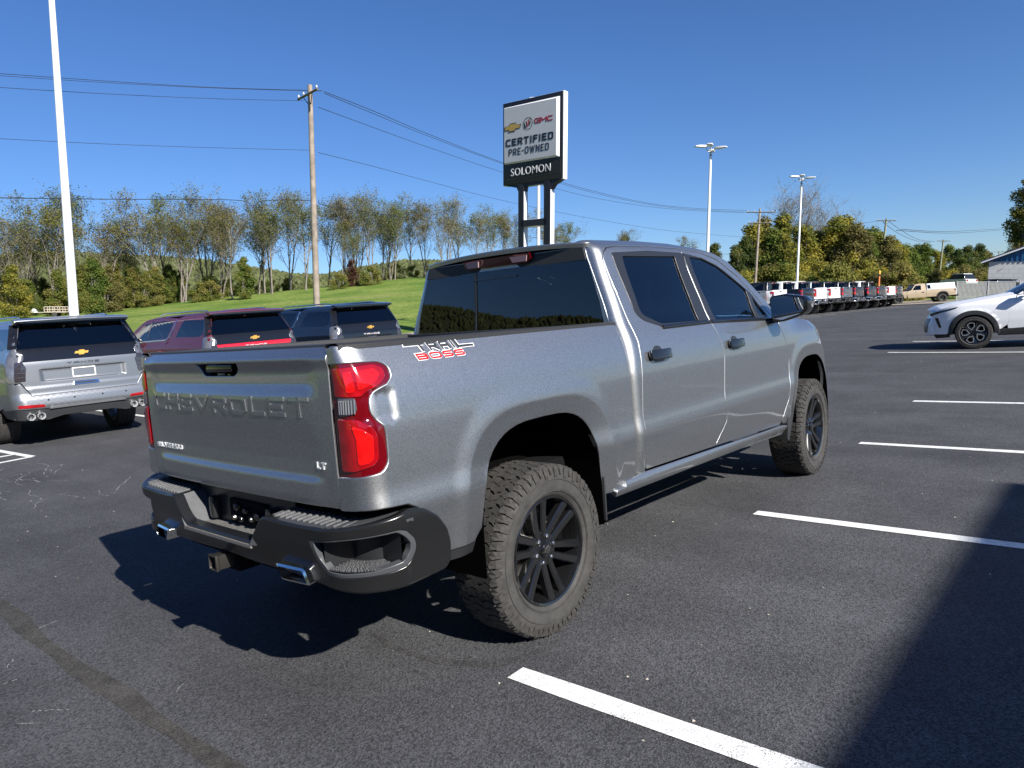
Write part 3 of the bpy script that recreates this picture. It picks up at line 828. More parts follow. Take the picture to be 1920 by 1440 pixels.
        gpoly = rpoly([(1.003, 1.408), (1.08, 1.392), (1.215, 1.432), (1.245, 1.465), (1.247, 1.525), (1.222, 1.550), (1.10, 1.574), (1.01, 1.568), (.998, 1.55)], .012)
        b = MB(); b.prism(gpoly, lambda u, v, h: (2.861 - h, s_ * u, v), 0, .006); b.build('mirror_glass', MIRRORG, Hh)
        b = MB(); b.hexa([(2.93, s_ * .93, 1.36), (3.06, s_ * .93, 1.36), (3.02, s_ * 1.10, 1.385), (2.93, s_ * 1.10, 1.385), (2.93, s_ * .93, 1.405), (3.06, s_ * .93, 1.41), (3.02, s_ * 1.10, 1.43), (2.93, s_ * 1.10, 1.43)])
        b.build('mirror_arm', GLOSSBLK, Hh, bevel=.01)
        # flaps and wheel well liners
        b = MB(); b.box((.49, s_ * .86, .56), (.012, .27, .24)); b.build('splash_flap', BLACKPL, T, bevel=.004)
        b = MB(); b.hexa([(3.16, s_ * .74, .40), (3.18, s_ * .74, .40), (3.18, s_ * .985, .40), (3.14, s_ * .985, .41), (3.22, s_ * .74, .62), (3.26, s_ * .74, .62), (3.30, s_ * .985, .62), (3.16, s_ * .985, .60)]); b.build('splash_flap', BLACKPL, T, bevel=.004)
        for cx, a_, b_, n_ in ((.015, .462, .576, 3.2), (3.745, .404, .55, 2.9)):
            pts = arch(cx, a_, b_, n_, .5, .42); b = MB(); vs = []
            for y in (.985, .58):
                for (x, z) in pts: vs.append((x, s_ * y, z))
            n = len(pts); b.add(vs, [(i, i + 1, n + i + 1, n + i) for i in range(n - 1)] + [tuple(n + i for i in range(n))])
            b.build('wheel_well', LINER, T, smooth=60)
    # --- cab back and roof
    def backP(y, z): return (interp([(1.2, .835), (1.95, .900)], z) - .006 * (1 - (y / .85) ** 2) * 3, -y, z)
    back = [(-.84, 1.2), (.84, 1.2), (.842, 1.47), (.80, 1.6), (.722, 1.8), (.690, 1.88), (.672, 1.945), (-.672, 1.945), (-.690, 1.88), (-.722, 1.8), (-.80, 1.6), (-.842, 1.47)]
    wo = rpoly([(-.815, 1.43), (.815, 1.43), (.775, 1.62), (.692, 1.872), (-.692, 1.872), (-.775, 1.62)], [.03, .03, 0, .02, .02, 0])
    CB = panel('cab_back', back, backP, PAINT, T, holes=[wo], out=(-1, 0, 0), sp=.05, depth=.03, er=.004)
    wg = grow(wo, .008)
    panel('rear_window', wo, offs(backP, .002, (-1, 0, 0)), GLASSDK, T, out=(-1, 0, 0), sp=.08, depth=.006, er=.002)
    RW = [o for o in T.children if o.name.startswith('rear_window')][0]
    fb = MB()
    for y in (.205, -.205): fb.box((.815 + .02, -y, 1.655), (.010, .014, .43), None)
    b = MB()
    for (y0, y1, z0, z1) in ((-.212, -.198, 1.43, 1.865),):
        b.prism([(y0, z0), (y1, z0), (y1, z1), (y0, z1)], lambda u, v, h: (backP(u, v)[0] - .004 - h, -u, v), 0, .006)
    b.build('sliding_pane_frame', SATINBLK, RW)
    b = MB(); b.prism([(-.20, 1.815), (.16, 1.815), (.16, 1.83), (-.20, 1.83)], lambda u, v, h: (backP(u, v)[0] - .004 - h, -u, v), 0, .005); b.build('sliding_pane_frame', GLOSSBLK, RW)
    b = MB(); b.prism([(-.69, 1.868), (.69, 1.868), (.668, 1.942), (-.668, 1.942)], lambda u, v, h: (backP(u, v)[0] - .003 - h, -u, v), 0, .008); b.build('window_header', BLACKPL, CB)  # black trim whose dark tone also stands for the shade under the roof
    ZS = [(.84, 1.962), (.90, 1.975), (1.041, 1.988), (1.546, 1.998), (1.926, 1.992), (2.235, 1.958), (2.418, 1.926)]
    def roofP(u, v):     # u along, v -1..1
        zs = interp(ZS, u); y = v * (W(u, zs) + .003)
        x = u
        if u < 1.05: x = u + (-.055 * (1 - v * v)) * (1.05 - u) / .15
        ribs = .006 * smooth((abs(abs(v) - .45) - .03) / .05)
        return (x, -y, zs - .004 + .024 * (1 - abs(v) ** 2.2) + ribs * 0)
    panel('roof', [(.898, -1), (2.26, -1), (2.30, 0), (2.26, 1), (.898, 1)], roofP, PAINT, T, out=(0, 0, 1), sp=.05, depth=.03, er=.008)
    hml = rpoly([(-.292, 1.897), (.292, 1.897), (.262 + .03, 1.955), (-.292, 1.955)], .012)
    b = MB(); b.prism(rpoly([(-.25, 1.893), (.25, 1.893), (.292, 1.915), (.292, 1.952), (-.292, 1.952), (-.292, 1.915)], .008), lambda u, v, h: (.825 + h + .02 * (u / .29) ** 2 + (1.95 - v) * .35, -u, v), 0, .06)
    HL = b.build('high_brake_lamp', REDDARK, T, bevel=.004)
    for y0 in (-.255, .15):
        b = MB(); b.prism([(y0, 1.903), (y0 + .105, 1.903), (y0 + .12, 1.938), (y0 - .01, 1.938)], lambda u, v, h: (.821 + h + .02 * (u / .29) ** 2 + (1.95 - v) * .35, -u, v), 0, .01); b.build('cargo_lens', mat('pink_clear_lens', (.45, .30, .32), .12, coat=1.0), HL)
    # windscreen, hood, nose
    AP = [(2.235, 1.958), (2.418, 1.926), (2.62, 1.860), (2.842, 1.712), (3.057, 1.526), (3.15, 1.44)]
    def wsP(u, v):
        f = u * (len(AP) - 1); i = max(0, min(len(AP) - 2, int(f))); t = f - i
        x = AP[i][0] + (AP[i + 1][0] - AP[i][0]) * t; z = AP[i][1] + (AP[i + 1][1] - AP[i][1]) * t
        y = v * (W(x, z) + .0)
        return (x + .09 * (1 - v * v), -y, z + .03 * (1 - v * v) * (1 - u))
    panel('windscreen', [(.03, -.98), (.97, -.98), (.97, .98), (.03, .98)], wsP, GLASSFR, T, out=(.6, 0, 1), sp=.08, depth=.005, er=.001)
    HZ = [(3.10, 1.40), (3.25, 1.408), (3.6, 1.385), (4.0, 1.335), (4.35, 1.265), (4.56, 1.15), (4.62, 1.05)]
    def hoodP(u, v):
        z = interp(HZ, u); w_ = W(u, z)
        dome = .035 * smooth((.95 - abs(v)) / .35) + .015 * smooth((.5 - abs(v)) / .2)
        k = smooth((4.55 - u) / .5)
        return (u + .12 * (1 - v * v) * smooth((u - 3.9) / .6), -v * w_, z + dome * k)
    panel('hood', [(3.17, -.985), (4.56, -.98), (4.56, .98), (3.17, .985)], hoodP, PAINT, T, out=(0, 0, 1), sp=.05, depth=.03, er=.005)
    b = MB(); b.hexa([(3.06, -.8, 1.36), (3.3, -.8, 1.36), (3.3, .8, 1.36), (3.06, .8, 1.36), (3.08, -.8, 1.40), (3.3, -.8, 1.42), (3.3, .8, 1.42), (3.08, .8, 1.40)]); b.build('cowl', BLACKPL, T)
    def noseP(y, z):
        k = abs(y) / .66
        return (4.80 - .20 * k ** 2.2 - .10 * max(0, (z - .95) / .3) ** 2, -y, z)
    b = MB()
    panel('grille', rpoly([(-.66, .86), (.66, .86), (.64, 1.14), (-.64, 1.14)], .04), noseP, BLACKPL, T, out=(1, 0, 0), sp=.08, depth=.2, er=.01)
    panel('front_bumper', rpoly([(-.72, .50), (.72, .50), (.72, .84), (-.72, .84)], .04), noseP, PAINT, T, out=(1, 0, 0), sp=.08, depth=.25, er=.02)
    for s_ in (1, -1):
        panel('headlight', rpoly([(s_ * .50, 1.03), (s_ * .66, 1.03), (s_ * .65, 1.13), (s_ * .50, 1.13)], .02), offs(noseP, .012, (1, 0, 0)), CLEARL, T, out=(1, 0, 0), sp=.08, depth=.02, er=.005)
        for k in range(1): pass
    for z in (.92, .985, 1.05, 1.115):
        b = MB(); vs = []
        for i in range(13):
            y = -.58 + 1.16 * i / 12; p = noseP(y, z)
            for (dx, dz) in ((0, -.012), (.03, -.008), (.03, .008), (0, .012)): vs.append((p[0] + dx, p[1], z + dz))
        b.add(vs, [(i * 4 + k, i * 4 + (k + 1) % 4, (i + 1) * 4 + (k + 1) % 4, (i + 1) * 4 + k) for i in range(12) for k in range(4)]); b.build('grille_bar', SATINBLK, T)
    # --- rear bumper
    bo = [(0, .612), (.43, .602), (.75, .582), (.94, .566), (1.08, .568), (1.20, .572), (1.30, .575), (1.325, .60), (1.325, .66), (1.30, .735), (1.26, .79), (1.20, .833), (1.14, .848), (1.06, .832), (.95, .815), (.80, .800), (.66, .796), (.52, .798), (.43, .806), (.405, .80), (.31, .69), (.295, .678), (0, .676)]
    bo = bo + [(-t, z) for (t, z) in bo[::-1]][1:-1]
    bo = rpoly(bo, .015)
    ho = rpoly([(.715, .764), (.798, .771), (.889, .781), (.991, .789), (1.075, .795), (1.104, .784), (1.140, .745), (1.149, .714), (1.145, .686), (1.126, .656), (1.098, .634), (1.049, .624), (.975, .618), (.856, .612), (.785, .622), (.742, .678)], .012)
    hol = [(-t, z) for (t, z) in ho]
    BP = panel('rear_bumper', bo, bumpP, mat('bumper_dark_plastic', (.011, .0113, .012), .22, spec=.4), T, holes=[ho, hol], out=(-1, 0, 0), sp=.028, depth=.05, er=.012, hole_er=.006, hole_depth=.02)
    FR = mat('grey_trim_plastic', (.055, .058, .064), .34)
    for sg in (1, -1):
        fo = [(sg * t, z) for (t, z) in ho]
        fi = [(sg * t, z) for (t, z) in rpoly([(.738, .754), (.889, .774), (.991, .782), (1.068, .786), (1.094, .764), (1.122, .730), (1.120, .695), (1.092, .656), (.977, .634), (.860, .626), (.792, .632), (.756, .680)], .012)]
        panel('step_frame', fo, offs(bumpP, -.004, (-1, -sg, 0)), FR, BP, holes=[fi], out=(-1, -sg * 1.0, 0), sp=.03, depth=.02, er=.002, hole_er=.005, hole_depth=.03)
        # pocket inside the corner step: a floor pad and a back wall
        b = MB(); v = []
        N = 14; L = []
        for i in range(N + 1):
            t = .775 + (1.085 - .775) * i / N
            p = Vector(bumpP(sg * t, .64)); c = Vector((-.93, -sg * .80, 0)); q = Vector((c.x, c.y, p.z)); d = (q - p); d.z = 0
            inn = p + d.normalized() * .13
            L.append((p + d.normalized() * .006, inn))
        vs = []
        for (p, i_) in L:
            zf = .641
            vs += [(p.x, p.y, zf), (i_.x, i_.y, zf + .008), (i_.x, i_.y, .80), (p.x, p.y, .80)]
        fs = []
        for i in range(N):
            for k in range(3): fs.append((i * 4 + k, (i + 1) * 4 + k, (i + 1) * 4 + k + 1, i * 4 + k + 1))
        fs += [(0, 1, 2, 3), tuple(N * 4 + k for k in (3, 2, 1, 0))]
        b.add(vs, fs); b.build('step_pocket', SATINBLK, BP, smooth=40)
        b = MB()
        for i in range(22):
            for j in range(6):
                t = .80 + (1.07 - .80) * (i + .5 * (j % 2)) / 22
                p = Vector(bumpP(sg * t, .64)); q = Vector((-.93, -sg * .80, p.z)) - p; q.z = 0; q = q.normalized()
                c = p + q * (.018 + .018 * j); c.z = .644 + .001 * j
                b.box(c, (.007, .010, .008), Matrix.Rotation(math.atan2(q.y, q.x) + (.7 if (i + j) % 2 else -.7), 3, 'Z'))
        b.build('step_pad', STEPPL, BP)
        # top step pads with ribs
        b = MB(); top = []
        ts = [.425, .52, .62, .72, .80, .88, .96, 1.04, 1.10, 1.13]
        for t in ts:
            p = Vector(bumpP(sg * t, .812)); zz = .802 + .02 * smooth((t - .8) / .3)
            inx = min(p.x + .14, -.95) if t < .8 else -.985 + .10 * (t - .8)
            iny = abs(p.y) if t < .78 else .78 + (abs(p.y) - .78) * .55
            if t < .79: q = Vector((-1.0, p.y, zz + .016))
            else: q = Vector((-1.0 + .16 * (t - .79) / .37, -sg * (.79 + .13 * (t - .79) / .37), zz + .02))
            top.append((Vector((p.x + .012 * 0, p.y, zz)), q, zz))
        vs = []; 
        for (p, q, zz) in top:
            vs += [(p.x + .004, p.y, zz - .03), (p.x + .006, p.y, zz + .001), p.lerp(q, .10) + Vector((0, 0, .008)), p.lerp(q, .5) + Vector((0, 0, .006)), (q.x, q.y, zz + .014), (q.x, q.y, zz - .05)]
        b.add(vs, [(i * 6 + k, (i + 1) * 6 + k, (i + 1) * 6 + k + 1, i * 6 + k + 1) for i in range(len(top) - 1) for k in range(5)])
        b.build('top_step', mat('step_plastic_dark', (.042, .044, .048), .5, bump=(200, .2)), BP, smooth=50)
        b = MB()
        for k in range(15):
            t = .455 + .0375 * k
            if t > .98: break
            p = Vector(bumpP(sg * t, .812))
            x0 = p.x + .028; x1 = min(-1.015, x0 + .13); z = .815
            if t > .82: x1 = -1.03 + .03
            b.hexa([(x0, p.y - .010, z - .01), (x1, p.y - .010, z), (x1, p.y + .010, z), (x0, p.y + .010, z - .01), (x0 + .006, p.y - .005, z + .0055), (x1, p.y - .006, z + .012), (x1, p.y + .006, z + .012), (x0 + .006, p.y + .005, z + .0055)])
        b.build('step_ribs', STEPPL, BP)
        # slanted cheek of the notch
        b = MB(); b.hexa([(-1.175, sg * .30, .679), (-1.00, sg * .30, .679), (-1.00, sg * .33, .679), (-1.165, sg * .34, .679), (-1.165, sg * .407, .808), (-1.00, sg * .407, .820), (-1.00, sg * .44, .80), (-1.16, sg * .44, .80)])
        b.build('notch_cheek', mat('step_plastic_mid', (.085, .088, .094), .5, noise=(20, .15)), BP)
        # licence lamp housing
        b = MB(); b.box((-1.035, sg * .262, .745), (.05, .05, .115)); b.build('plate_lamp', SATINBLK, BP, bevel=.022)
        # exhaust tip: hollow flattened tube pointing back and out
        b = MB()
        oo = rpoly([(-.075, -.036), (.105, -.036), (.075, .040), (-.110, .040)], .016, 5); ii = rpoly([(-.064, -.026), (.090, -.026), (.066, .030), (-.092, .030)], .012, 5)
        n = len(oo); vs = []
        for (poly, h) in ((oo, .26), (oo, .006), (ii, .0), (ii, .20)):
            for (u, v_) in poly: vs.append((-1.175 + h + .10 * (u + .1), sg * (.600 + u - h * .25), .600 + v_ * .85 + h * .05))
        b.add(vs, [(r_ * n + i, r_ * n + (i + 1) % n, (r_ + 1) * n + (i + 1) % n, (r_ + 1) * n + i) for r_ in range(3) for i in range(n)])
        b.build('exhaust_tip', CHROME, T, smooth=40)
        b = MB(); b.tube([(-.90, sg * .55, .56), (-.6, sg * .5, .56), (.3, sg * .45, .55)], .035, 10); b.build('exhaust_pipe', STEEL, T)
    b = MB(); b.box((-1.09, 0, .672), (.17, .62, .014)); b.build('centre_step', mat('step_grit', (.13, .125, .12), .85, noise=(160, .5), bump=(300, .6)), BP)
    b = MB(); b.box((-1.01, 0, .765), (.012, .86, .19)); b.build('bumper_back_plate', SATINBLK, BP)
    b = MB(); b.box((-1.022, -.045, .745), (.02, .34, .12)); b.build('plate_recess', DARK, BP, bevel=.01)
    for (y, z, r_) in ((.03, .775, .020), (-.05, .765, .016), (-.10, .73, .013), (.06, .72, .014), (-.15, .75, .02), (.0, .72, .016)):
        b = MB(); b.lathe([(-.02, .0001), (-.02, r_ * .7), (-.012, r_), (.02, r_)], 14, 'x', M=Matrix.Translation((-1.035, y, z))); b.build('plug_socket', STEEL if r_ < .015 else GLOSSBLK, BP, smooth=40)
    # hitch
    b = MB(); vs = []
    for (hh, h2) in ((.034, -1.235), (.034, -.95), ):
        pass
    for (x, w_) in ((-.95, .033), (-1.185, .033), (-1.190, .037), (-1.202, .037), (-1.204, .029), (-1.08, .026)):
        for (a, c) in ((-1, -1), (1, -1), (1, 1), (-1, 1)): vs.append((x, a * w_, .556 + c * w_))
    b.add(vs, [(r_ * 4 + i, r_ * 4 + (i + 1) % 4, (r_ + 1) * 4 + (i + 1) % 4, (r_ + 1) * 4 + i) for r_ in range(5) for i in range(4)])
    b.build('hitch_receiver', mat('hitch_steel', (.05, .048, .045), .45, metal=.6), T, bevel=.003)
    b = MB(); b.box((-1.06, 0, .535), (.10, .13, .07)); b.box((-1.0, 0, .56), (.08, 1.1, .07)); b.build('hitch_crossbar', DARK, T)
    # underbody
    b = MB()
    b.box((1.9, 0, .72), (4.6, 1.5, .12)); b.box((1.9, .45, .58), (5.4, .10, .16)); b.box((1.9, -.45, .58), (5.4, .10, .16)); b.box((-.75, 0, .80), (.5, 1.7, .06)); b.box((4.3, 0, .62), (.4, 1.5, .3)); b.box((1.9, 0, .62), (2.2, 1.84, .10))
    b.build('underbody', DARK, T)
    b = MB(); b.tube([(0, -.80, .42), (0, .80, .42)], .05, 12); b.tube([(0, -.1, .42), (0, .12, .42)], .14, 14); b.tube([(.1, 0, .45), (2.2, 0, .5)], .045, 10); b.build('rear_axle', DARK, T)
    b = MB(); b.tube([(3.745, -.80, .42), (3.745, .80, .42)], .045, 12); b.box((3.745, 0, .5), (.4, .9, .14)); b.build('front_axle', DARK, T)
    for s_ in (1, -1):
        b = MB(); b.box((0, s_ * .58, .50), (1.2, .065, .05)); b.tube([(-.12, s_ * .62, .45), (-.25, s_ * .60, .85)], .03, 10); b.build('leaf_spring', DARK, T)
    # interior
    b = MB(); b.box((1.9, 0, .85), (2.2, 1.7, .05)); b.box((2.95, 0, 1.22), (.45, 1.62, .30)); b.box((1.92, 0, 1.90), (1.6, 1.2, .02)); b.box((1.0, 0, 1.1), (.10, 1.6, .4)); b.build('cabin_trim', INTER, T, bevel=.03)
    for (x, ys) in ((2.0, (.42, -.42)), (1.12, (.42, -.42, 0))):
        for y in ys:
            b = MB(); b.box((x + .20, y, 1.02), (.5, .5, .16)); b.hexa([(x - .05, y - .25, 1.05), (x + .08, y - .25, 1.05), (x + .08, y + .25, 1.05), (x - .05, y + .25, 1.05), (x - .2, y - .22, 1.56), (x - .1, y - .22, 1.56), (x - .1, y + .22, 1.56), (x - .2, y + .22, 1.56)])
            b.box((x - .16, y, 1.66), (.09, .26, .17)); b.build('seat', SEATM, T, bevel=.03)
    b = MB(); b.lathe([(-.012, .185), (0, .197), (.012, .185), (0, .173)], 28, 'x', M=Matrix.Translation((2.56, .42, 1.27)) @ Matrix.Rotation(rad(-22), 4, 'Y')); b.build('steering_wheel', INTER, T, smooth=60)
    # wheels
    D = wheel_meshes(.42, .272, .262, 'double6', 'at')
    make_wheel(D, T, (0, -.865, .42), rot=.32)
    make_wheel(D, T, (3.745, -.865, .42), rot=.9, steer=rad(2.5))
    make_wheel(D, T, (0, .865, .42), flip=True)
    make_wheel(D, T, (3.745, .865, .42), flip=True, steer=rad(2.5))
    return T, D
def bedW(x):
    # width of the rail line round the rear corner
    t = max(0.0, min(1.0, (-.95 - x) / .11)); w = W(-.95, 1.49)
    yc = 1.0 - .11 * (1 - math.sqrt(max(0, 1 - t * t)))
    return .828 + (w - .828) * ((yc - .828) / .172)
TRUCK, WHEEL_AT = build_truck()

# ------------------------------------------------------------------ terrain
FH = (CAM_F - GRAV * CAM_F.dot(GRAV)).normalized()
RH = FH.cross(GRAV).normalized()
def gz(x, y):
    a = interp([(-60, .0), (0, 0), (4, .005), (10, .08), (15.5, .15), (30, .21), (43, .22), (65, .0), (80, -.1), (120, -.3)], x)
    s = y - 1.0
    return a + .0155 * .5 * (s + math.sqrt(s * s + 2)) - .0155 * .5 * (-1 + math.sqrt(3)) * 0
PXS = [-200, 150, 400, 790, 1100, 1370, 1500, 1900, 2300]
DPS = [20, 30, 60, 110, 160, 300, 900]
PYT = [[700, 650, 612, 592, 588, 578, 568], [690, 645, 607, 590, 586, 577, 567], [670, 637, 592, 562, 562, 575, 566], [650, 628, 566, 521, 525, 560, 562],
       [640, 620, 562, 525, 530, 555, 560], [635, 615, 598, 560, 532, 498, 500], [640, 615, 588, 560, 552, 545, 545], [640, 610, 575, 560, 556, 552, 552], [640, 610, 575, 560, 556, 552, 552]]
def polar(x, y):
    dx = x - CAM_POS.x; dy = y - CAM_POS.y
    return dx * FH.x + dy * FH.y, dx * RH.x + dy * RH.y
def terrain(x, y):
    d, r = polar(x, y); rr = math.hypot(d, r)
    az = math.atan2(r, d)
    px = 960 + FPX * math.tan(max(-.75, min(.75, az)))
    de = max(rr * .73, d) if rr > 0 else 1
    cols = []
    for row in PYT: cols.append(interp(list(zip(DPS, row)), de))
    py = interp(list(zip(PXS, cols)), px)
    zl = CAM_POS.z - (GRAV.x * (x - CAM_POS.x) + GRAV.y * (y - CAM_POS.y)) / GRAV.z
    zb = zl + de * (560 - py) / FPX / GRAV.z
    w = max(smooth((y - 17) / 13), smooth((d - 74) / 18) if d > 0 else 0, smooth((rr - 80) / 60))
    return (gz(x, y) - .04) * (1 - w) + zb * w
def at(px, depth):
    """ground point seen in direction px at a given distance"""
    p = CAM_POS + FH * depth + RH * ((px - 960) / FPX * depth)
    z = terrain(p.x, p.y)
    if z < gz(p.x, p.y) : z = max(z, gz(p.x, p.y))
    return Vector((p.x, p.y, z))
def sky_at(px, py, depth):
    d = CAM_F + CAM_R * ((px - 960) / FPX) - CAM_U * ((py - 720) / FPX)
    return CAM_POS + d * depth

def grass_mat():
    M = bpy.data.materials.new('grass'); M.use_nodes = True; n = M.node_tree.nodes; l = M.node_tree.links; b = n['Principled BSDF']
    tc = n.new('ShaderNodeTexCoord')
    t1 = n.new('ShaderNodeTexNoise'); t1.inputs['Scale'].default_value = .12; t1.inputs['Detail'].default_value = 6; l.new(tc.outputs['Object'], t1.inputs['Vector'])
    t2 = n.new('ShaderNodeTexNoise'); t2.inputs['Scale'].default_value = 2.2; t2.inputs['Detail'].default_value = 12; t2.inputs['Roughness'].default_value = .72; l.new(tc.outputs['Object'], t2.inputs['Vector'])
    cr = n.new('ShaderNodeValToRGB'); cr.color_ramp.elements[0].position = .35; cr.color_ramp.elements[0].color = (.085, .150, .022, 1); cr.color_ramp.elements[1].position = .60; cr.color_ramp.elements[1].color = (.165, .215, .045, 1); xx = cr.color_ramp.elements.new(.78); xx.color = (.21, .215, .075, 1)
    l.new(t1.outputs['Fac'], cr.inputs[0])
    mr = n.new('ShaderNodeMapRange'); mr.inputs[1].default_value = .3; mr.inputs[2].default_value = .7; mr.inputs[3].default_value = .42; mr.inputs[4].default_value = 1.6; l.new(t2.outputs['Fac'], mr.inputs[0])
    vm = n.new('ShaderNodeVectorMath'); vm.operation = 'SCALE'; l.new(cr.outputs[0], vm.inputs[0]); l.new(mr.outputs[0], vm.inputs['Scale']); l.new(vm.outputs[0], b.inputs['Base Color'])
    b.inputs['Roughness'].default_value = .95; b.inputs['Specular IOR Level'].default_value = .15
    bp = n.new('ShaderNodeBump'); bp.inputs['Strength'].default_value = .9; bp.inputs['Distance'].default_value = .12; l.new(t2.outputs['Fac'], bp.inputs['Height']); l.new(bp.outputs[0], b.inputs['Normal'])
    return M
GRASS = grass_mat()
def build_ground():
    vs = []; fs = []; NA = 240; rs = [0.5]
    while rs[-1] < 1500: rs.append(rs[-1] * 1.045 + .25)
    a0 = math.atan2(FH.y, FH.x)
    for r in rs:
        for k in range(NA):
            a = a0 + 2 * PI * k / NA; x = CAM_POS.x + r * math.cos(a); y = CAM_POS.y + r * math.sin(a)
            vs.append((x, y, terrain(x, y)))
    for i in range(len(rs) - 1):
        for k in range(NA): fs.append((i * NA + k, i * NA + (k + 1) % NA, (i + 1) * NA + (k + 1) % NA, (i + 1) * NA + k)[::-1])
    b = MB(); b.add(vs, fs); me = b.mesh('ground', 180)
    bm = bmesh.new(); bm.from_mesh(me); bmesh.ops.recalc_face_normals(bm, faces=bm.faces)
    if sum(f.normal.z for f in bm.faces) < 0: bmesh.ops.reverse_faces(bm, faces=bm.faces)
    bm.to_mesh(me); bm.free()
    tag(link('grass_ground', me, GRASS), kind='structure')
build_ground()

def asphalt_mat(nm='asphalt', col=(.0585, .059, .0632), patch=(.86, 1.12), g0=.5, g1=1.55):
    M = bpy.data.materials.new(nm); M.use_nodes = True; n = M.node_tree.nodes; l = M.node_tree.links; b = n['Principled BSDF']
    tc = n.new('ShaderNodeTexCoord'); O = tc.outputs['Object']
    def noise(s, d=4, r=.5):
        t = n.new('ShaderNodeTexNoise'); t.inputs['Scale'].default_value = s; t.inputs['Detail'].default_value = d; t.inputs['Roughness'].default_value = r; l.new(O, t.inputs['Vector']); return t.outputs['Fac']
    def rng(src, a, c, lo, hi):
        m_ = n.new('ShaderNodeMapRange'); m_.inputs[1].default_value = a; m_.inputs[2].default_value = c; m_.inputs[3].default_value = lo; m_.inputs[4].default_value = hi; l.new(src, m_.inputs[0]); return m_.outputs[0]
    def mul(a, c):
        m_ = n.new('ShaderNodeMath'); m_.operation = 'MULTIPLY'; l.new(a, m_.inputs[0]); l.new(c, m_.inputs[1]); return m_.outputs[0]
    vor = n.new('ShaderNodeTexVoronoi'); vor.inputs['Scale'].default_value = 140; l.new(O, vor.inputs['Vector'])
    sep = n.new('ShaderNodeSeparateColor'); l.new(vor.outputs['Color'], sep.inputs[0])
    grain = rng(sep.outputs[0], 0, 1, g0, g1)
    fine = rng(noise(320, 2), .3, .7, .6, 1.4)
    mid = rng(noise(1.3 if nm == 'asphalt' else 4.5, 6, .6), .35, .65, *patch)
    big = rng(noise(.16, 4), .35, .65, .88, 1.12)
    mp = n.new('ShaderNodeMapping'); mp.inputs['Scale'].default_value = (1.0, .05, 1); mp.inputs['Rotation'].default_value = (0, 0, .15); l.new(O, mp.inputs['Vector'])
    t = n.new('ShaderNodeTexNoise'); t.inputs['Scale'].default_value = 1.6; t.inputs['Detail'].default_value = 5; l.new(mp.outputs[0], t.inputs['Vector'])
    streak = rng(t.outputs['Fac'], .35, .65, .87, 1.10)
    # sparse pale specks
    v2 = n.new('ShaderNodeTexVoronoi'); v2.inputs['Scale'].default_value = 7.5; l.new(O, v2.inputs['Vector'])
    speck = rng(v2.outputs['Distance'], .015, .035, 1, 0)
    s2 = n.new('ShaderNodeSeparateColor'); l.new(v2.outputs['Color'], s2.inputs[0]); pick = rng(s2.outputs[1], .72, .74, 0, 1)
    speck = mul(speck, pick)
    k = mul(mul(mul(grain, fine), mul(mid, big)), streak)
    vm = n.new('ShaderNodeVectorMath'); vm.operation = 'SCALE'; vm.inputs[0].default_value = col; l.new(k, vm.inputs['Scale'])
    mx = n.new('ShaderNodeMix'); mx.data_type = 'RGBA'; l.new(speck, mx.inputs['Factor']); l.new(vm.outputs[0], mx.inputs['A']); mx.inputs['B'].default_value = (.17, .17, .165, 1)
    l.new(mx.outputs['Result'], b.inputs['Base Color'])
    b.inputs['Roughness'].default_value = .85; b.inputs['Specular IOR Level'].default_value = .22
    bp = n.new('ShaderNodeBump'); bp.inputs['Strength'].default_value = .55; bp.inputs['Distance'].default_value = .004
    l.new(vor.outputs['Distance'], bp.inputs['Height']); l.new(bp.outputs[0], b.inputs['Normal'])
    return M
ASPH = asphalt_mat()
def sheet(name, outline_xy, lift, m_, step=1.5, zf=gz):
    """flat sheet draped over the land"""
    L = densify(outline_xy, step); pts = list(L); edges = [(i, (i + 1) % len(L)) for i in range(len(L))]
    xs = [p[0] for p in L]; ys = [p[1] for p in L]; x = math.floor(min(xs) / step) * step
    if (max(xs) - min(xs)) > 3:
        while x < max(xs):
            y = math.floor(min(ys) / step) * step
            while y < max(ys):
                if inside((x + .013, y + .017), L): pts.append((x + .013, y + .017))
                y += step
            x += step
    r = delaunay_2d_cdt([Vector(p) for p in pts], edges, [], 0, 1e-6)
    V = [tuple(v) for v in r[0]]; F = []
    for t in r[2]:
        c = (sum(V[i][0] for i in t) / 3, sum(V[i][1] for i in t) / 3)
        if inside(c, L):
            a, b_, c_2 = [V[i] for i in t]
            s_ = (b_[0] - a[0]) * (c_2[1] - a[1]) - (b_[1] - a[1]) * (c_2[0] - a[0])
            F.append(tuple(t) if s_ > 0 else tuple(t[::-1]))
    b = MB(); b.add([(x, y, zf(x, y) + lift) for x, y in V], F)
    return link(name, b.mesh(name, 180), m_)
lot = sheet('parking_lot', [(-70, -70), (110, -70), (110, 5.0), (80, 8.5), (66, 22.5), (28, 22.5), (26, 19.6), (-40, 19.6), (-70, 19.6)], 0.0, ASPH, 2.0)
tag(lot, kind='structure')
LINE = mat('road_paint_white', (.70, .70, .68), .7, noise=(22, .16, 8), bump=(120, .5))
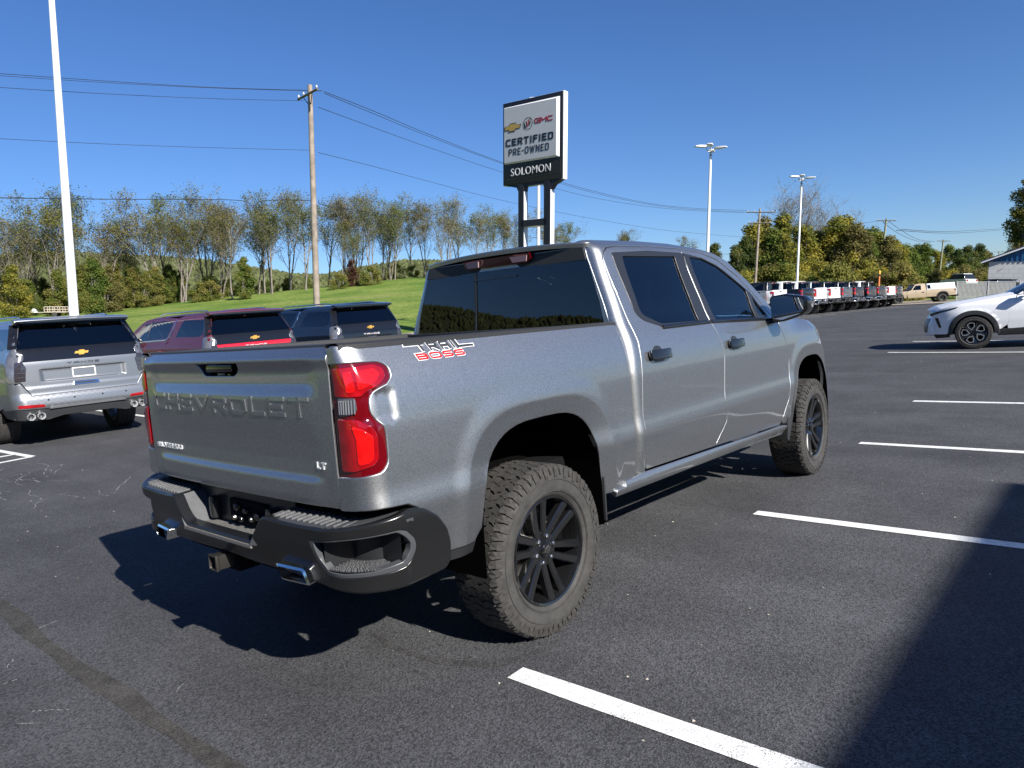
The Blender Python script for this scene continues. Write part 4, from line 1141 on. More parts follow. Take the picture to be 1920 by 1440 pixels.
def wear(M, dark, scale, lo, hi):
    n = M.node_tree.nodes; l = M.node_tree.links; b_ = n['Principled BSDF']; src = b_.inputs['Base Color'].links[0].from_socket
    tc = n.new('ShaderNodeTexCoord'); t = n.new('ShaderNodeTexNoise'); t.inputs['Scale'].default_value = scale; t.inputs['Detail'].default_value = 3; l.new(tc.outputs['Object'], t.inputs['Vector'])
    t2 = n.new('ShaderNodeTexNoise'); t2.inputs['Scale'].default_value = scale * .03; t2.inputs['Detail'].default_value = 4; l.new(tc.outputs['Object'], t2.inputs['Vector'])
    ad = n.new('ShaderNodeMath'); ad.operation = 'ADD'; l.new(t.outputs['Fac'], ad.inputs[0])
    sc = n.new('ShaderNodeMath'); sc.operation = 'MULTIPLY'; sc.inputs[1].default_value = .45; l.new(t2.outputs['Fac'], sc.inputs[0]); l.new(sc.outputs[0], ad.inputs[1])
    mr = n.new('ShaderNodeMapRange'); mr.inputs[1].default_value = lo; mr.inputs[2].default_value = hi; l.new(ad.outputs[0], mr.inputs[0])
    mx = n.new('ShaderNodeMix'); mx.data_type = 'RGBA'; l.new(mr.outputs[0], mx.inputs['Factor']); l.new(src, mx.inputs['A']); mx.inputs['B'].default_value = (*dark, 1); l.new(mx.outputs['Result'], b_.inputs['Base Color'])
wear(LINE, (.07, .07, .072), 130, .86, .93)
def paint_line(x0, y0, x1, y1, w=.10, name='parking_line'):
    d = Vector((x1 - x0, y1 - y0)).normalized(); n = Vector((-d.y, d.x)) * w / 2; rnd = random.Random(int(x0 * 100 + y0))
    L = Vector((x1 - x0, y1 - y0)).length; k = max(2, int(L / .35)); left = []; right = []
    for i in range(k + 1):
        p = Vector((x0, y0)) + d * L * i / k; e = rnd.uniform(-.003, .003)
        left.append(tuple(p + n * (1 + e / w * 2))); right.append(tuple(p - n * (1 + e / w * 2)))
    o = sheet(name, left + right[::-1], .004, LINE, .7); tag(o, kind='structure'); return o
paint_line(-.42, -1.085, -.34, -6.5, .115)
paint_line(2.36, -1.02, 2.40, -6.4, .105)
paint_line(5.13, -.97, 5.16, -6.4, .105)
paint_line(8.03, -.84, 8.05, -6.3, .11)
paint_line(15.12, 1.19, 14.2, -4.5, .11); paint_line(18.35, 1.38, 17.2, -4.4, .11); paint_line(21.5, 1.6, 20.6, -4, .11)
paint_line(11.2, -3.2, 11.2, -6.3, .11)
paint_line(3.05, 8.9, 3.05, 14.4, .11); paint_line(6.15, 8.9, 6.15, 14.4, .11); paint_line(9.3, 8.9, 9.3, 14.4, .11); paint_line(12.4, 8.9, 12.4, 14.4, .11)
for (a, c) in (((.34, 8.42), (.22, 9.9)), ((.34, 8.42), (-1.3, 8.1)), ((.28, 8.95), (-1.3, 8.75)), ((.22, 9.6), (-1.2, 9.0))): paint_line(a[0], a[1], c[0], c[1], .10, 'hatch_marking')
for i in range(12):
    x = 31.4 + 2.6 * i; paint_line(x - .9, 10.2, x - .9, 15.5, .12)
# sealed joint and scuffs
SEAL = asphalt_mat('joint_sealant', (.050, .0475, .044), (.72, 1.25), .65, 1.4)
L1 = []; L2 = []; rnd = random.Random(5)
for i in range(34):
    y = 7.0 - i * .26; x = -1.56 + .012 * math.sin(i * .5) + rnd.uniform(-.012, .012); w = .045 + .012 * math.sin(i * 1.3) + rnd.uniform(-.006, .006)
    L1.append((x - w, y)); L2.append((x + w, y))
tag(sheet('joint_seal', L1 + L2[::-1], .003, SEAL, .5), kind='structure')
CHALK = mat('pale_scratch', (.22, .22, .215), .8, noise=(30, .3))
b = MB(); rnd = random.Random(11)
def scratch(x, y, a, L, w):
    pts = []; k = 12
    for i in range(k + 1):
        a += rnd.uniform(-.32, .32); x += math.cos(a) * L / k; y += math.sin(a) * L / k; pts.append((x, y, a))
    for i in range(k):
        (x0, y0, a0), (x1, y1, a1) = pts[i], pts[i + 1]
        if rnd.random() < .25: continue
        ww = w * rnd.uniform(.4, 1.3)
        n0 = (-math.sin(a0) * ww, math.cos(a0) * ww)
        b.add([(x0 - n0[0], y0 - n0[1], gz(x0, y0) + .003), (x1 - n0[0], y1 - n0[1], gz(x1, y1) + .003), (x1 + n0[0], y1 + n0[1], gz(x1, y1) + .003), (x0 + n0[0], y0 + n0[1], gz(x0, y0) + .003)], [(0, 1, 2, 3)])
for i in range(26): scratch(rnd.uniform(-1.0, .1), rnd.uniform(4.4, 7.2), 1.5 + rnd.uniform(-.5, .5), rnd.uniform(.3, .9), .004)
for i in range(10): scratch(rnd.uniform(-1.9, -1.0), rnd.uniform(-.5, 3.0), rnd.uniform(0, 3), rnd.uniform(.05, .2), .003)
tag(b.build('pavement_scratches', CHALK), kind='stuff')
# faint tyre scrub ring beside the rear wheel
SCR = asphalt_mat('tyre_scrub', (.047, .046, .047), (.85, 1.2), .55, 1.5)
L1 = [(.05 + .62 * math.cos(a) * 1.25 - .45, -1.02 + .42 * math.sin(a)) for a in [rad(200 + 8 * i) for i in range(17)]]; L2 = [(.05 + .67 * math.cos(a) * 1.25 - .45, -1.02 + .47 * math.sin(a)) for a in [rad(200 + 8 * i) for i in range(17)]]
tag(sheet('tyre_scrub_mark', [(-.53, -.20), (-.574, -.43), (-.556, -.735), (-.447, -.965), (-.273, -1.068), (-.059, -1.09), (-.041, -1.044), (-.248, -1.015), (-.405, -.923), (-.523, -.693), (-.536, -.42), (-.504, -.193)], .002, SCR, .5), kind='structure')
# bits of grit and leaves lying about
b = MB(); rnd = random.Random(21)
for i in range(900):
    d = rnd.uniform(2.2, 34) ; az = rnd.uniform(-.68, .68); p = CAM_POS + FH * d + RH * (math.tan(az) * d)
    if p.y > 17 : continue
    s_ = rnd.uniform(.002, .008) * (1 + d / 18); z = gz(p.x, p.y)
    a = rnd.uniform(0, 6.28); c, q = math.cos(a) * s_, math.sin(a) * s_; k = rnd.uniform(.3, .9)
    b.add([(p.x + c, p.y + q, z + .003), (p.x - q * k, p.y + c * k, z + .004 + s_ * .5), (p.x - c, p.y - q, z + .003), (p.x + q * k, p.y - c * k, z + .003)], [(0, 1, 2, 3)])
tag(b.build('grit_and_leaf_bits', mat('grit', (.34, .31, .26), .8, noise=(2, .5))), kind='stuff')
# pale track and far verge
GRAVEL = mat('gravel', (.26, .22, .17), .9, noise=(3, .3, 8), bump=(14, .6))
def ribbon(name, pts, w, m_, lift=.05):
    P_ = densify(pts, 2.0, False); L = []; R_ = []
    for i in range(len(P_)):
        a = Vector(P_[max(i - 1, 0)]); c = Vector(P_[min(i + 1, len(P_) - 1)]); d = (c - a).normalized(); n = Vector((-d.y, d.x)) * w / 2
        L.append(Vector(P_[i]) + n); R_.append(Vector(P_[i]) - n)
    b = MB(); vs = []
    for i in range(len(P_)):
        for k in range(5):
            q = L[i].lerp(R_[i], k / 4); vs.append((q.x, q.y, max(terrain(q.x, q.y), gz(q.x, q.y)) + lift))
    b.add(vs, [(i * 5 + k, i * 5 + k + 1, (i + 1) * 5 + k + 1, (i + 1) * 5 + k) for i in range(len(P_) - 1) for k in range(4)])
    return tag(b.build(name, m_, smooth=180), kind='structure')
ribbon('gravel_track', [(-30, 23.5), (0, 23), (20, 23.2), (45, 25)], 3.0, GRAVEL)
KERB = mat('kerb_concrete', (.33, .32, .30), .85, noise=(4, .2, 6))
e0, e1 = at(1655, 66), at(1990, 52)
ribbon('far_verge', [(at(1600, 92).x, at(1600, 92).y), (at(1655, 72).x, at(1655, 72).y), (at(1760, 64).x, at(1760, 64).y), (at(1990, 59).x, at(1990, 59).y)], 13, GRAVEL, .05)

# ------------------------------------------------------------------ trees
def leaf_mat(name, c1, c2, c3):
    M = bpy.data.materials.new(name); M.use_nodes = True; n = M.node_tree.nodes; l = M.node_tree.links; n.remove(n['Principled BSDF'])
    out = n['Material Output']; tc = n.new('ShaderNodeTexCoord'); oi = n.new('ShaderNodeObjectInfo')
    ad = n.new('ShaderNodeVectorMath'); ad.operation = 'ADD'; l.new(tc.outputs['Object'], ad.inputs[0])
    ml = n.new('ShaderNodeMath'); ml.operation = 'MULTIPLY'; ml.inputs[1].default_value = 50; l.new(oi.outputs['Random'], ml.inputs[0]); l.new(ml.outputs[0], ad.inputs[1])
    t = n.new('ShaderNodeTexNoise'); t.inputs['Scale'].default_value = .45; t.inputs['Detail'].default_value = 5; t.inputs['Roughness'].default_value = .7; l.new(ad.outputs[0], t.inputs['Vector'])
    cr = n.new('ShaderNodeValToRGB'); e = cr.color_ramp.elements; e[0].position = .38; e[0].color = (*c1, 1); e[1].position = .64; e[1].color = (*c3, 1); x = e.new(.51); x.color = (*c2, 1)
    l.new(t.outputs['Fac'], cr.inputs[0])
    t2 = n.new('ShaderNodeTexNoise'); t2.inputs['Scale'].default_value = 6; t2.inputs['Detail'].default_value = 2; l.new(ad.outputs[0], t2.inputs['Vector'])
    mr = n.new('ShaderNodeMapRange'); mr.inputs[1].default_value = .3; mr.inputs[2].default_value = .7; mr.inputs[3].default_value = .6; mr.inputs[4].default_value = 1.45; l.new(t2.outputs['Fac'], mr.inputs[0])
    vm = n.new('ShaderNodeVectorMath'); vm.operation = 'SCALE'; l.new(cr.outputs[0], vm.inputs[0]); l.new(mr.outputs[0], vm.inputs['Scale'])
    d = n.new('ShaderNodeBsdfDiffuse'); tr = n.new('ShaderNodeBsdfTranslucent'); mx = n.new('ShaderNodeMixShader'); mx.inputs[0].default_value = .45
    l.new(vm.outputs[0], d.inputs[0]); l.new(vm.outputs[0], tr.inputs[0]); l.new(d.outputs[0], mx.inputs[1]); l.new(tr.outputs[0], mx.inputs[2]); l.new(mx.outputs[0], out.inputs[0])
    return M
LF_OLIVE = leaf_mat('olive_leaves', (.13, .16, .035), (.205, .205, .055), (.27, .215, .075))
LF_GREEN = leaf_mat('green_leaves', (.08, .125, .028), (.145, .18, .045), (.23, .225, .06))
LF_YELLOW = leaf_mat('yellowing_leaves', (.13, .15, .034), (.24, .225, .048), (.38, .31, .055))
LF_BROWN = leaf_mat('brown_leaves', (.14, .125, .05), (.18, .165, .06), (.20, .175, .06))
LF_DARK = leaf_mat('dark_leaves', (.05, .075, .025), (.09, .115, .036), (.17, .165, .05))
LF_RED = leaf_mat('reddish_leaves', (.06, .035, .03), (.11, .05, .035), (.13, .07, .04))
BARK = mat('bark', (.17, .145, .12), .9, noise=(3, .35, 6))
BARKP = mat('pale_bark', (.19, .17, .145), .9, noise=(3, .3, 6))

def tree_meshes(seed, H, leaves, leafsz, spread=.30, clump=False, lean=0.0, forks=1, low=.35, twigs=True, top=1.0):
    rnd = random.Random(seed); b = MB(); tips = []
    def branch(p, d, L, r, lvl):
        k = 5 if lvl < 2 else 3; pts = [p.copy()]; q = p.copy(); dd = d.copy()
        for i in range(k):
            dd = (dd + Vector((rnd.uniform(-1, 1), rnd.uniform(-1, 1), rnd.uniform(-.3, .8) * (.6 if lvl else .3))) * (.10 if lvl == 0 else .26)).normalized()
            q = q + dd * (L / k); pts.append(q.copy())
        rs = [max(.010, r * (1 - .72 * i / k)) for i in range(k + 1)]
        b.tube(pts, rs, 7 if lvl == 0 else (5 if lvl == 1 else 3), cap=False)
        if lvl >= 2:
            for i in range(1, len(pts)): tips.append((pts[i], lvl))
        if lvl == 3: return
        n = (12, 6, 4)[lvl] if lvl < 3 else 0
        for j in range(n):
            t = rnd.uniform(low, 1.0) if lvl == 0 else rnd.uniform(.3, 1.0)
            f = t * k; i = min(k - 1, int(f)); base = pts[i].lerp(pts[i + 1], f - i)
            a = rnd.uniform(0, 2 * PI); up = rnd.uniform(.9, 2.4) if lvl == 0 else rnd.uniform(.1, 1.2)
            nd = (Vector((math.cos(a), math.sin(a), up)).normalized() * .8 + dd * .35).normalized()
            ln = L * (spread * rnd.uniform(.7, 1.35) * (1.45 - .75 * t) if lvl == 0 else rnd.uniform(.40, .62))
            branch(base, nd, ln, max(.018, rs[i] * (.42 if lvl == 0 else .5)), lvl + 1)
    for f in range(forks):
        a = rnd.uniform(0, 6.28); d = Vector((math.cos(a) * (.12 if forks > 1 else .03) + lean, math.sin(a) * (.12 if forks > 1 else .03), 1)).normalized()
        branch(Vector((.15 * f, .1 * f, -.3)), d, H * rnd.uniform(.85, 1.0) * .82, H * .0100, 0)
    tr = b.mesh('trunk', 180)
    c = MB(); vs = []; fs = []
    wts = tips
    for i in range(leaves):
        p, lv = rnd.choice(wts)
        zf = p.z / H
        if rnd.random() > .05 + 1.05 * zf: continue
        s_ = leafsz * rnd.uniform(.6, 1.3); o = Vector((rnd.gauss(0, 1), rnd.gauss(0, 1), rnd.gauss(0, .8))) * (.30 if not clump else .7)
        q = p + o; u = Vector((rnd.uniform(-1, 1), rnd.uniform(-1, 1), rnd.uniform(-.5, .5))).normalized(); w = u.cross(Vector((rnd.uniform(-1, 1), rnd.uniform(-1, 1), 1))).normalized()
        k = len(vs); vs += [q - u * s_, q + w * s_ * .5, q + u * s_, q - w * s_ * .5]; fs.append((k, k + 1, k + 2, k + 3))
    c.add(vs, fs)
    return tr, c.mesh('crown', None)
def dense_meshes(seed, H, Wd, leaves, leafsz, clumps=16, base=.05, pointy=.5):
    """tree or bush with foliage to the ground, in uneven lumps"""
    rnd = random.Random(seed); b = MB(); CL = []
    for i in range(clumps):
        t = (i + rnd.random()) / clumps; z = H * (base + (1 - base) * t)
        rr = Wd * (math.sin(PI * min(1, .18 + t * .80)) ** .7) * (1 - pointy * t * .5)
        a = rnd.uniform(0, 6.28); q = rr * rnd.uniform(.2, .85); CL.append((Vector((math.cos(a) * q, math.sin(a) * q, z)), rnd.uniform(.32, .60) * Wd * (1 - .35 * t)))
    for s_ in range(rnd.choice((1, 2, 3))):
        pts = [Vector((rnd.uniform(-.2, .2), rnd.uniform(-.2, .2), -.3))]
        for i in range(5): pts.append(pts[-1] + Vector((rnd.uniform(-.12, .12) * H * .3, rnd.uniform(-.12, .12) * H * .3, H * .17)))
        b.tube(pts, [H * .016 * (1 - .15 * i) for i in range(6)], 6, cap=False)
    for p, r in CL[::2]: b.tube([Vector((0, 0, p.z * .6)), p.lerp(Vector((0, 0, p.z)), .4), p + Vector((0, 0, r * .9))], [H * .006, H * .004, .012], 4, cap=False)
    c = MB(); vs = []; fs = []
    for i in range(leaves):
        p, r = rnd.choice(CL)
        d = Vector((rnd.gauss(0, 1), rnd.gauss(0, 1), rnd.gauss(0, 1))).normalized(); q = p + Vector((d.x * r, d.y * r, d.z * r * .8)) * (rnd.random() ** .35) * rnd.uniform(.8, 1.15)
        if q.z < .05: q.z = rnd.uniform(.05, .5)
        s_ = leafsz * rnd.uniform(.55, 1.35); u = Vector((rnd.uniform(-1, 1), rnd.uniform(-1, 1), rnd.uniform(-.6, .6))).normalized(); w = (u.cross(d + Vector((rnd.uniform(-.6, .6), rnd.uniform(-.6, .6), rnd.uniform(-.3, .9))))).normalized()
        k = len(vs); vs += [q - u * s_, q + w * s_ * .6, q + u * s_, q - w * s_ * .6]; fs.append((k, k + 1, k + 2, k + 3))
    c.add(vs, fs)
    return b.mesh('trunk', 180), c.mesh('crown', None)
LABELS = {}
ORD = []
def ordinal(k):
    one = ('first', 'second', 'third', 'fourth', 'fifth', 'sixth', 'seventh', 'eighth', 'ninth', 'tenth', 'eleventh', 'twelfth', 'thirteenth', 'fourteenth', 'fifteenth', 'sixteenth', 'seventeenth', 'eighteenth', 'nineteenth', 'twentieth')
    if k < 20: return one[k]
    t = ('', '', 'twenty', 'thirty', 'forty', 'fifty', 'sixty')[(k + 1) // 10]; return t[:-1] + 'ieth' if (k + 1) % 10 == 0 else t + '-' + one[(k + 1) % 10 - 1]
def put_tree(name, ms, px, depth, lmat, bark, sc, label, cat, group, rot=None, sink=.15, scz=1.0):
    p = at(px, depth); r = empty(name)
    up = GRAV; q = up.to_track_quat('Z', 'Y')
    r.matrix_world = Matrix.Translation(p - up * sink) @ q.to_matrix().to_4x4() @ Matrix.Rotation(rot if rot is not None else random.uniform(0, 6.28), 4, 'Z') @ Matrix.Diagonal((sc, sc, sc * scz, 1))
    t = link('trunk', ms[0], bark, r); c = link('crown', ms[1], lmat, r)
    for o, m_ in ((t, bark), (c, lmat)):
        if o.data.materials[0] != m_: o.material_slots[0].link = 'OBJECT'; o.material_slots[0].material = m_
    tag(r, label, cat, group); return r
SP = [tree_meshes(100 + i, 15, 6000, .125, spread=.38, forks=(1, 2, 2, 1, 3, 2)[i], low=(.22, .3, .2, .28, .15, .3)[i], lean=(0, .05, -.04, .08, 0, -.06)[i]) for i in range(6)]
BARE = [tree_meshes(200 + i, 15, 1500, .10, spread=.42, forks=3, low=.2) for i in range(2)]
DN = [dense_meshes(300 + i, 9, 3.0, 9500, .145, 24, .05, (.8, .4, .2, .9)[i]) for i in range(4)]
BU = [dense_meshes(400 + i, 3.2, 2.0, 4200, .105, 12, .05, .2) for i in range(4)]
random.seed(3)
# the line of slender trees on the crest: (pixel column, top row in the photo)
crest = [(-30, 410, 2), (18, 425, 0), (45, 420, 4), (75, 385, 1), (100, 372, 0), (150, 368, 2), (200, 380, 1), (238, 400, 0), (300, 368, 1), (322, 366, 3), (352, 400, 5), (395, 380, 4), (418, 374, 1), (440, 385, 3), (490, 372, 0), (515, 364, 1), (548, 366, 2), (577, 378, 5), (622, 371, 0), (650, 375, 2), (672, 378, 4), (703, 382, 5), (722, 376, 1), (745, 380, 3), (778, 382, 0), (803, 384, 2), (838, 383, 4), (865, 390, 1), (893, 388, 0), (920, 396, 5), (948, 405, 2), (968, 402, 3), (1040, 402, 1), (1062, 408, 0)]
words = ['tall slender half bare tree', 'leaning thin-stemmed tree with sparse olive leaves', 'forked tree with a broad loose top', 'thin straight tree leafy near its top', 'twin-stemmed airy tree', 'narrow upright tree with few leaves']
rc = random.Random(77)
crest = crest + [(px + rc.uniform(9, 22), top + rc.uniform(14, 62), rc.randrange(6)) for px, top, k in crest[2:] if rc.random() < .25 and px < 1040]
for i, (px, top, k) in enumerate(crest):
    dep = 104 + (i * 7) % 13; p = at(px, dep)
    base_py = 720 - FPX * ((p - CAM_POS).dot(CAM_U)) / ((p - CAM_POS).dot(CAM_F))
    H = (base_py - top) * dep / FPX; where = 'at the left end of the row' if px < 120 else ('behind the white light pole' if px < 200 else ('between the light pole and the wooden utility pole' if px < 590 else ('right of the wooden utility pole' if px < 930 else 'just beside the dealer sign posts')))
    o = put_tree('tree', SP[k], px, dep, (LF_OLIVE, LF_GREEN, LF_OLIVE, LF_GREEN, LF_OLIVE, LF_BROWN)[(i * 5) % 6], BARKP if i % 3 else BARK, H / 14.6, '-', 'tree', 'slender trees along the hill crest'); ORD.append(('crest', px, o, words[k], 'on the hill crest'))
# undergrowth below them
for i in range(48):
    px = -60 + i * 18.0 + random.uniform(-12, 12) if i < 36 else 640 + (i - 36) * 34 + random.uniform(-9, 9)
    big = px < 560
    top = interp([(-60, 505), (60, 520), (180, 488), (300, 500), (420, 518), (560, 535), (800, 525), (1100, 520)], px) + random.uniform(-10, 22)
    dep = random.uniform(100, 118); p = at(px, dep)
    bp_ = 720 - FPX * ((p - CAM_POS).dot(CAM_U)) / ((p - CAM_POS).dot(CAM_F)); H = max(2.2, (bp_ - top) * dep / FPX) if big else random.uniform(1.8, 3.2)
    ms = DN[i % 4] if H > 4.5 else BU[i % 4]; h0 = 9.3 if H > 4.5 else 3.7
    lm = random.choice([LF_GREEN, LF_OLIVE, LF_GREEN, LF_BROWN, LF_OLIVE, LF_OLIVE] if big else [LF_OLIVE, LF_BROWN, LF_GREEN])
    nm = {LF_GREEN.name: 'leafy green', LF_OLIVE.name: 'olive green', LF_BROWN.name: 'brownish', LF_YELLOW.name: 'yellowing'}[lm.name]
    o = put_tree('bush', ms, px, dep, lm, BARK, max(.55, H / h0), '-', 'bush', 'bushes under the crest trees'); ORD.append(('under', px, o, nm + (' tall bush' if H > 4.5 else ' low bush'), 'under the crest trees'))
put_tree('tree', DN[0], 462, 98, LF_GREEN, BARK, .62, 'small bright green rounded tree standing alone at the lawn edge left of the utility pole', 'tree', None)
put_tree('tree', DN[2], 664, 104, LF_RED, BARK, .38, 'small dark reddish tree at the foot of the crest trees right of the utility pole', 'tree', None, scz=1.1)
put_tree('tree', DN[1], 185, 92, LF_GREEN, BARK, .75, 'ivy-covered green tree on the lawn edge just right of the white pole', 'tree', None)
put_tree('tree', DN[3], 30, 88, LF_YELLOW, BARK, .70, 'yellow-green tree above the small trailer left of the white pole', 'tree', None)
# wood on the right
RW = [(1372, 445, 0, 'D'), (1392, 430, 1, 'D'), (1408, 405, 2, 'Y'), (1425, 395, 0, 'B'), (1442, 415, 3, 'G'), (1460, 390, 0, 'Y'), (1475, 352, 0, 'T'), (1492, 408, 2, 'Y'), (1520, 420, 1, 'Y'), (1535, 372, 0, 'T'), (1548, 410, 2, 'G'), (1562, 408, 1, 'Y'), (1575, 405, 0, 'Y'), (1588, 395, 0, 'T'), (1600, 420, 1, 'B'), (1618, 425, 2, 'G'), (1636, 432, 3, 'Y'), (1655, 440, 0, 'B'), (1672, 450, 1, 'Y'), (1690, 455, 2, 'G'), (1708, 460, 3, 'D'), (1726, 458, 0, 'G'), (1745, 470, 2, 'Y'), (1765, 462, 1, 'G'), (1785, 468, 0, 'D'), (1803, 462, 3, 'D'), (1822, 460, 1, 'D'), (1838, 470, 2, 'B')]
LMK = {'D': LF_DARK, 'Y': LF_YELLOW, 'B': LF_BROWN, 'G': LF_GREEN, 'T': LF_BROWN}
LBK = {'D': 'dark green dense tree', 'Y': 'yellow-green vine-covered tree', 'B': 'brownish autumn tree', 'G': 'green bushy tree', 'T': 'tall half bare tree'}
for i, (px, top, k, kd) in enumerate(RW):
    dep = 94 + (i * 5) % 17 + (40 if px > 1700 else 0) + (6 if kd == 'T' else 0); p = at(px, dep)
    bp_ = 720 - FPX * ((p - CAM_POS).dot(CAM_U)) / ((p - CAM_POS).dot(CAM_F)); H = (bp_ - top - (0 if kd == 'T' or px > 1690 else (16 if px < 1560 else 4))) * dep / FPX
    where = 'left of the second light pole' if px < 1480 else ('right of the second light pole' if px < 1600 else ('behind the leaning utility pole' if px < 1700 else 'beyond the tan pickup'))
    if kd == 'T': o = put_tree('tree', BARE[i % 2], px, dep, LF_BROWN, BARKP, H / 15.6, '-', 'tree', 'bare-topped trees of the right wood')
    else: o = put_tree('tree', DN[k], px, dep, LMK[kd], BARK, H / 9.3, '-', 'tree', 'dense trees of the right wood', scz=1.0)
    ORD.append(('wood', px, o, LBK[kd], 'in the wood on the right'))
for i in range(34):
    px = 1366 + i * 14.4 + random.uniform(-6, 6); dep = random.uniform(80, 90) + (30 if px > 1700 else 0)
    lm = random.choice([LF_YELLOW, LF_GREEN, LF_BROWN, LF_OLIVE, LF_YELLOW])
    nm = {LF_GREEN.name: 'green', LF_OLIVE.name: 'olive green', LF_BROWN.name: 'brownish', LF_YELLOW.name: 'yellow-leaved'}[lm.name]
    o = put_tree('bush', BU[i % 4], px, dep, lm, BARK, random.uniform(.9, 1.5) * (1.0 if px < 1700 else .9), '-', 'bush', 'bushes edging the right wood'); ORD.append(('edge', px, o, nm + ' bush', 'edging the right-hand wood'))
TALL = dense_meshes(500, 15.5, 3.4, 20000, .15, 46, .10, .25)
put_tree('tree', TALL, 1906, 100, LF_OLIVE, BARK, .97, 'tall olive dense tree rising behind the blue-roofed building', 'tree', None)
put_tree('tree', TALL, 1950, 98, LF_BROWN, BARK, 1.0, 'olive green tall tree at the right edge behind the blue roof', 'tree', None)
put_tree('tree', DN[1], 1170, 130, LF_DARK, BARK, .9, 'distant dark treetop showing just above the pickup roof', 'tree', None)
put_tree('tree', SP[3], 1172, 118, LF_BROWN, BARK, .60, 'bare treetop just right of the dealer sign above the cab roof', 'tree', None)
put_tree('tree', SP[3], 1285, 118, LF_BROWN, BARK, .60, 'thin brown treetop left of the first light pole above the cab roof', 'tree', None)
put_tree('tree', DN[3], 1335, 112, LF_DARK, BARK, .85, 'dark shrubby treetop right of the first light pole', 'tree', None)

for key in ('crest', 'under', 'wood', 'edge'):
    L_ = sorted([q for q in ORD if q[0] == key], key=lambda q: q[1])
    for i, q in enumerate(L_): q[2]['label'] = '%s, %s from the left %s' % (q[3], ordinal(i), q[4])
# wooded hills all round
def build_hills():
    rnd = random.Random(9)
    tops = [(-900, 500), (-300, 496), (0, 489), (150, 484), (250, 489), (400, 500), (480, 512), (560, 524), (620, 524), (700, 508), (760, 499), (850, 499), (950, 505), (1100, 515), (1300, 522), (1500, 530), (2700, 530)]
    NA = 220; vs = []; fs = []; R1, R2 = 330, 560; rows = 8; c = MB(); 
    cv = []; cf = []
    def pt(a, t):
        r = R1 + (R2 - R1) * t; d = math.cos(a) * r; q = math.sin(a) * r
        px = 960 + FPX * math.tan(a) if abs(a) < .95 else None
        py = interp(tops, px) if px is not None else 492
        if a < -.95 and a > -2.9: py = 492 - 48 * smooth((-a - .95) / .5) * (1 + .25 * math.sin(a * 9) + .12 * math.sin(a * 23))
        de = r * max(.73, math.cos(a))
        z1 = (560 - py) / FPX * de * (1.0 if px is not None and math.cos(a) > .73 else 1.0)
        base = -12
        h = base + (z1 - base) * smooth(min(1, t * 1.15)) - (40 * max(0, t - .9))
        P = CAM_POS + FH * d + RH * q + GRAV * h
        return P
    for i in range(rows + 1):
        for k in range(NA):
            a = -PI + 2 * PI * k / NA; vs.append(pt(a, i / rows))
    for i in range(rows):
        for k in range(NA): fs.append((i * NA + k, i * NA + (k + 1) % NA, (i + 1) * NA + (k + 1) % NA, (i + 1) * NA + k))
    b = MB(); b.add(vs, fs); hm = mat('hill_soil', (.05, .055, .025), .95, noise=(.02, .3, 6)); hm2 = hm
    tag(b.build('hill', hm, smooth=180), kind='structure')
    ico = [Vector(v).normalized() for v in ((0, 0, 1), (.89, 0, .45), (.28, .85, .45), (-.72, .53, .45), (-.72, -.53, .45), (.28, -.85, .45), (.72, .53, -.45), (-.28, .85, -.45), (-.89, 0, -.45), (-.28, -.85, -.45), (.72, -.53, -.45))]
    IF = [(0, 1, 2), (0, 2, 3), (0, 3, 4), (0, 4, 5), (0, 5, 1), (1, 6, 2), (2, 7, 3), (3, 8, 4), (4, 9, 5), (5, 10, 1), (6, 7, 2), (7, 8, 3), (8, 9, 4), (9, 10, 5), (10, 6, 1)]
    for i in range(11000):
        a = rnd.uniform(-.75, .30) if i < 5500 else (rnd.uniform(-2.9, -.75) if i < 9500 else rnd.uniform(-PI, PI)); t = rnd.uniform(.35, 1.0) ** .8; P = pt(a, min(.87, t)); s_ = rnd.uniform(1.3, 3.0); k = len(cv)
        for v in ico: cv.append(P + Vector((v.x * s_ * rnd.uniform(.7, 1.2), v.y * s_ * rnd.uniform(.7, 1.2), v.z * s_ * rnd.uniform(.8, 1.4) + s_ * .3)))
        cf += [(x + k, y + k, z + k) for x, y, z in IF]
    c.add(cv, cf)
    fm = mat('distant_foliage', (.075, .085, .035), .95, noise=(.18, .45, 8), bump=(.7, 1.0), spec=.1)
    tag(c.build('distant_wood', fm, smooth=None), kind='stuff')
build_hills()

# ------------------------------------------------------------------ placing vehicles on the sloping lot
def place(root, x, y, heading, wb=3.0):
    c, s_ = math.cos(heading), math.sin(heading)
    z = gz(x, y); zf = gz(x + c * wb, y + s_ * wb); lx, ly = -s_, c
    f = Vector((c * wb, s_ * wb, zf - z)).normalized(); l_ = Vector((lx * .8, ly * .8, gz(x + lx * .8, y + ly * .8) - z)).normalized()
    u = f.cross(l_).normalized(); l_ = u.cross(f)
    M = Matrix((f, l_, u)).transposed().to_4x4(); M.translation = (x, y, z)
    root.matrix_world = M
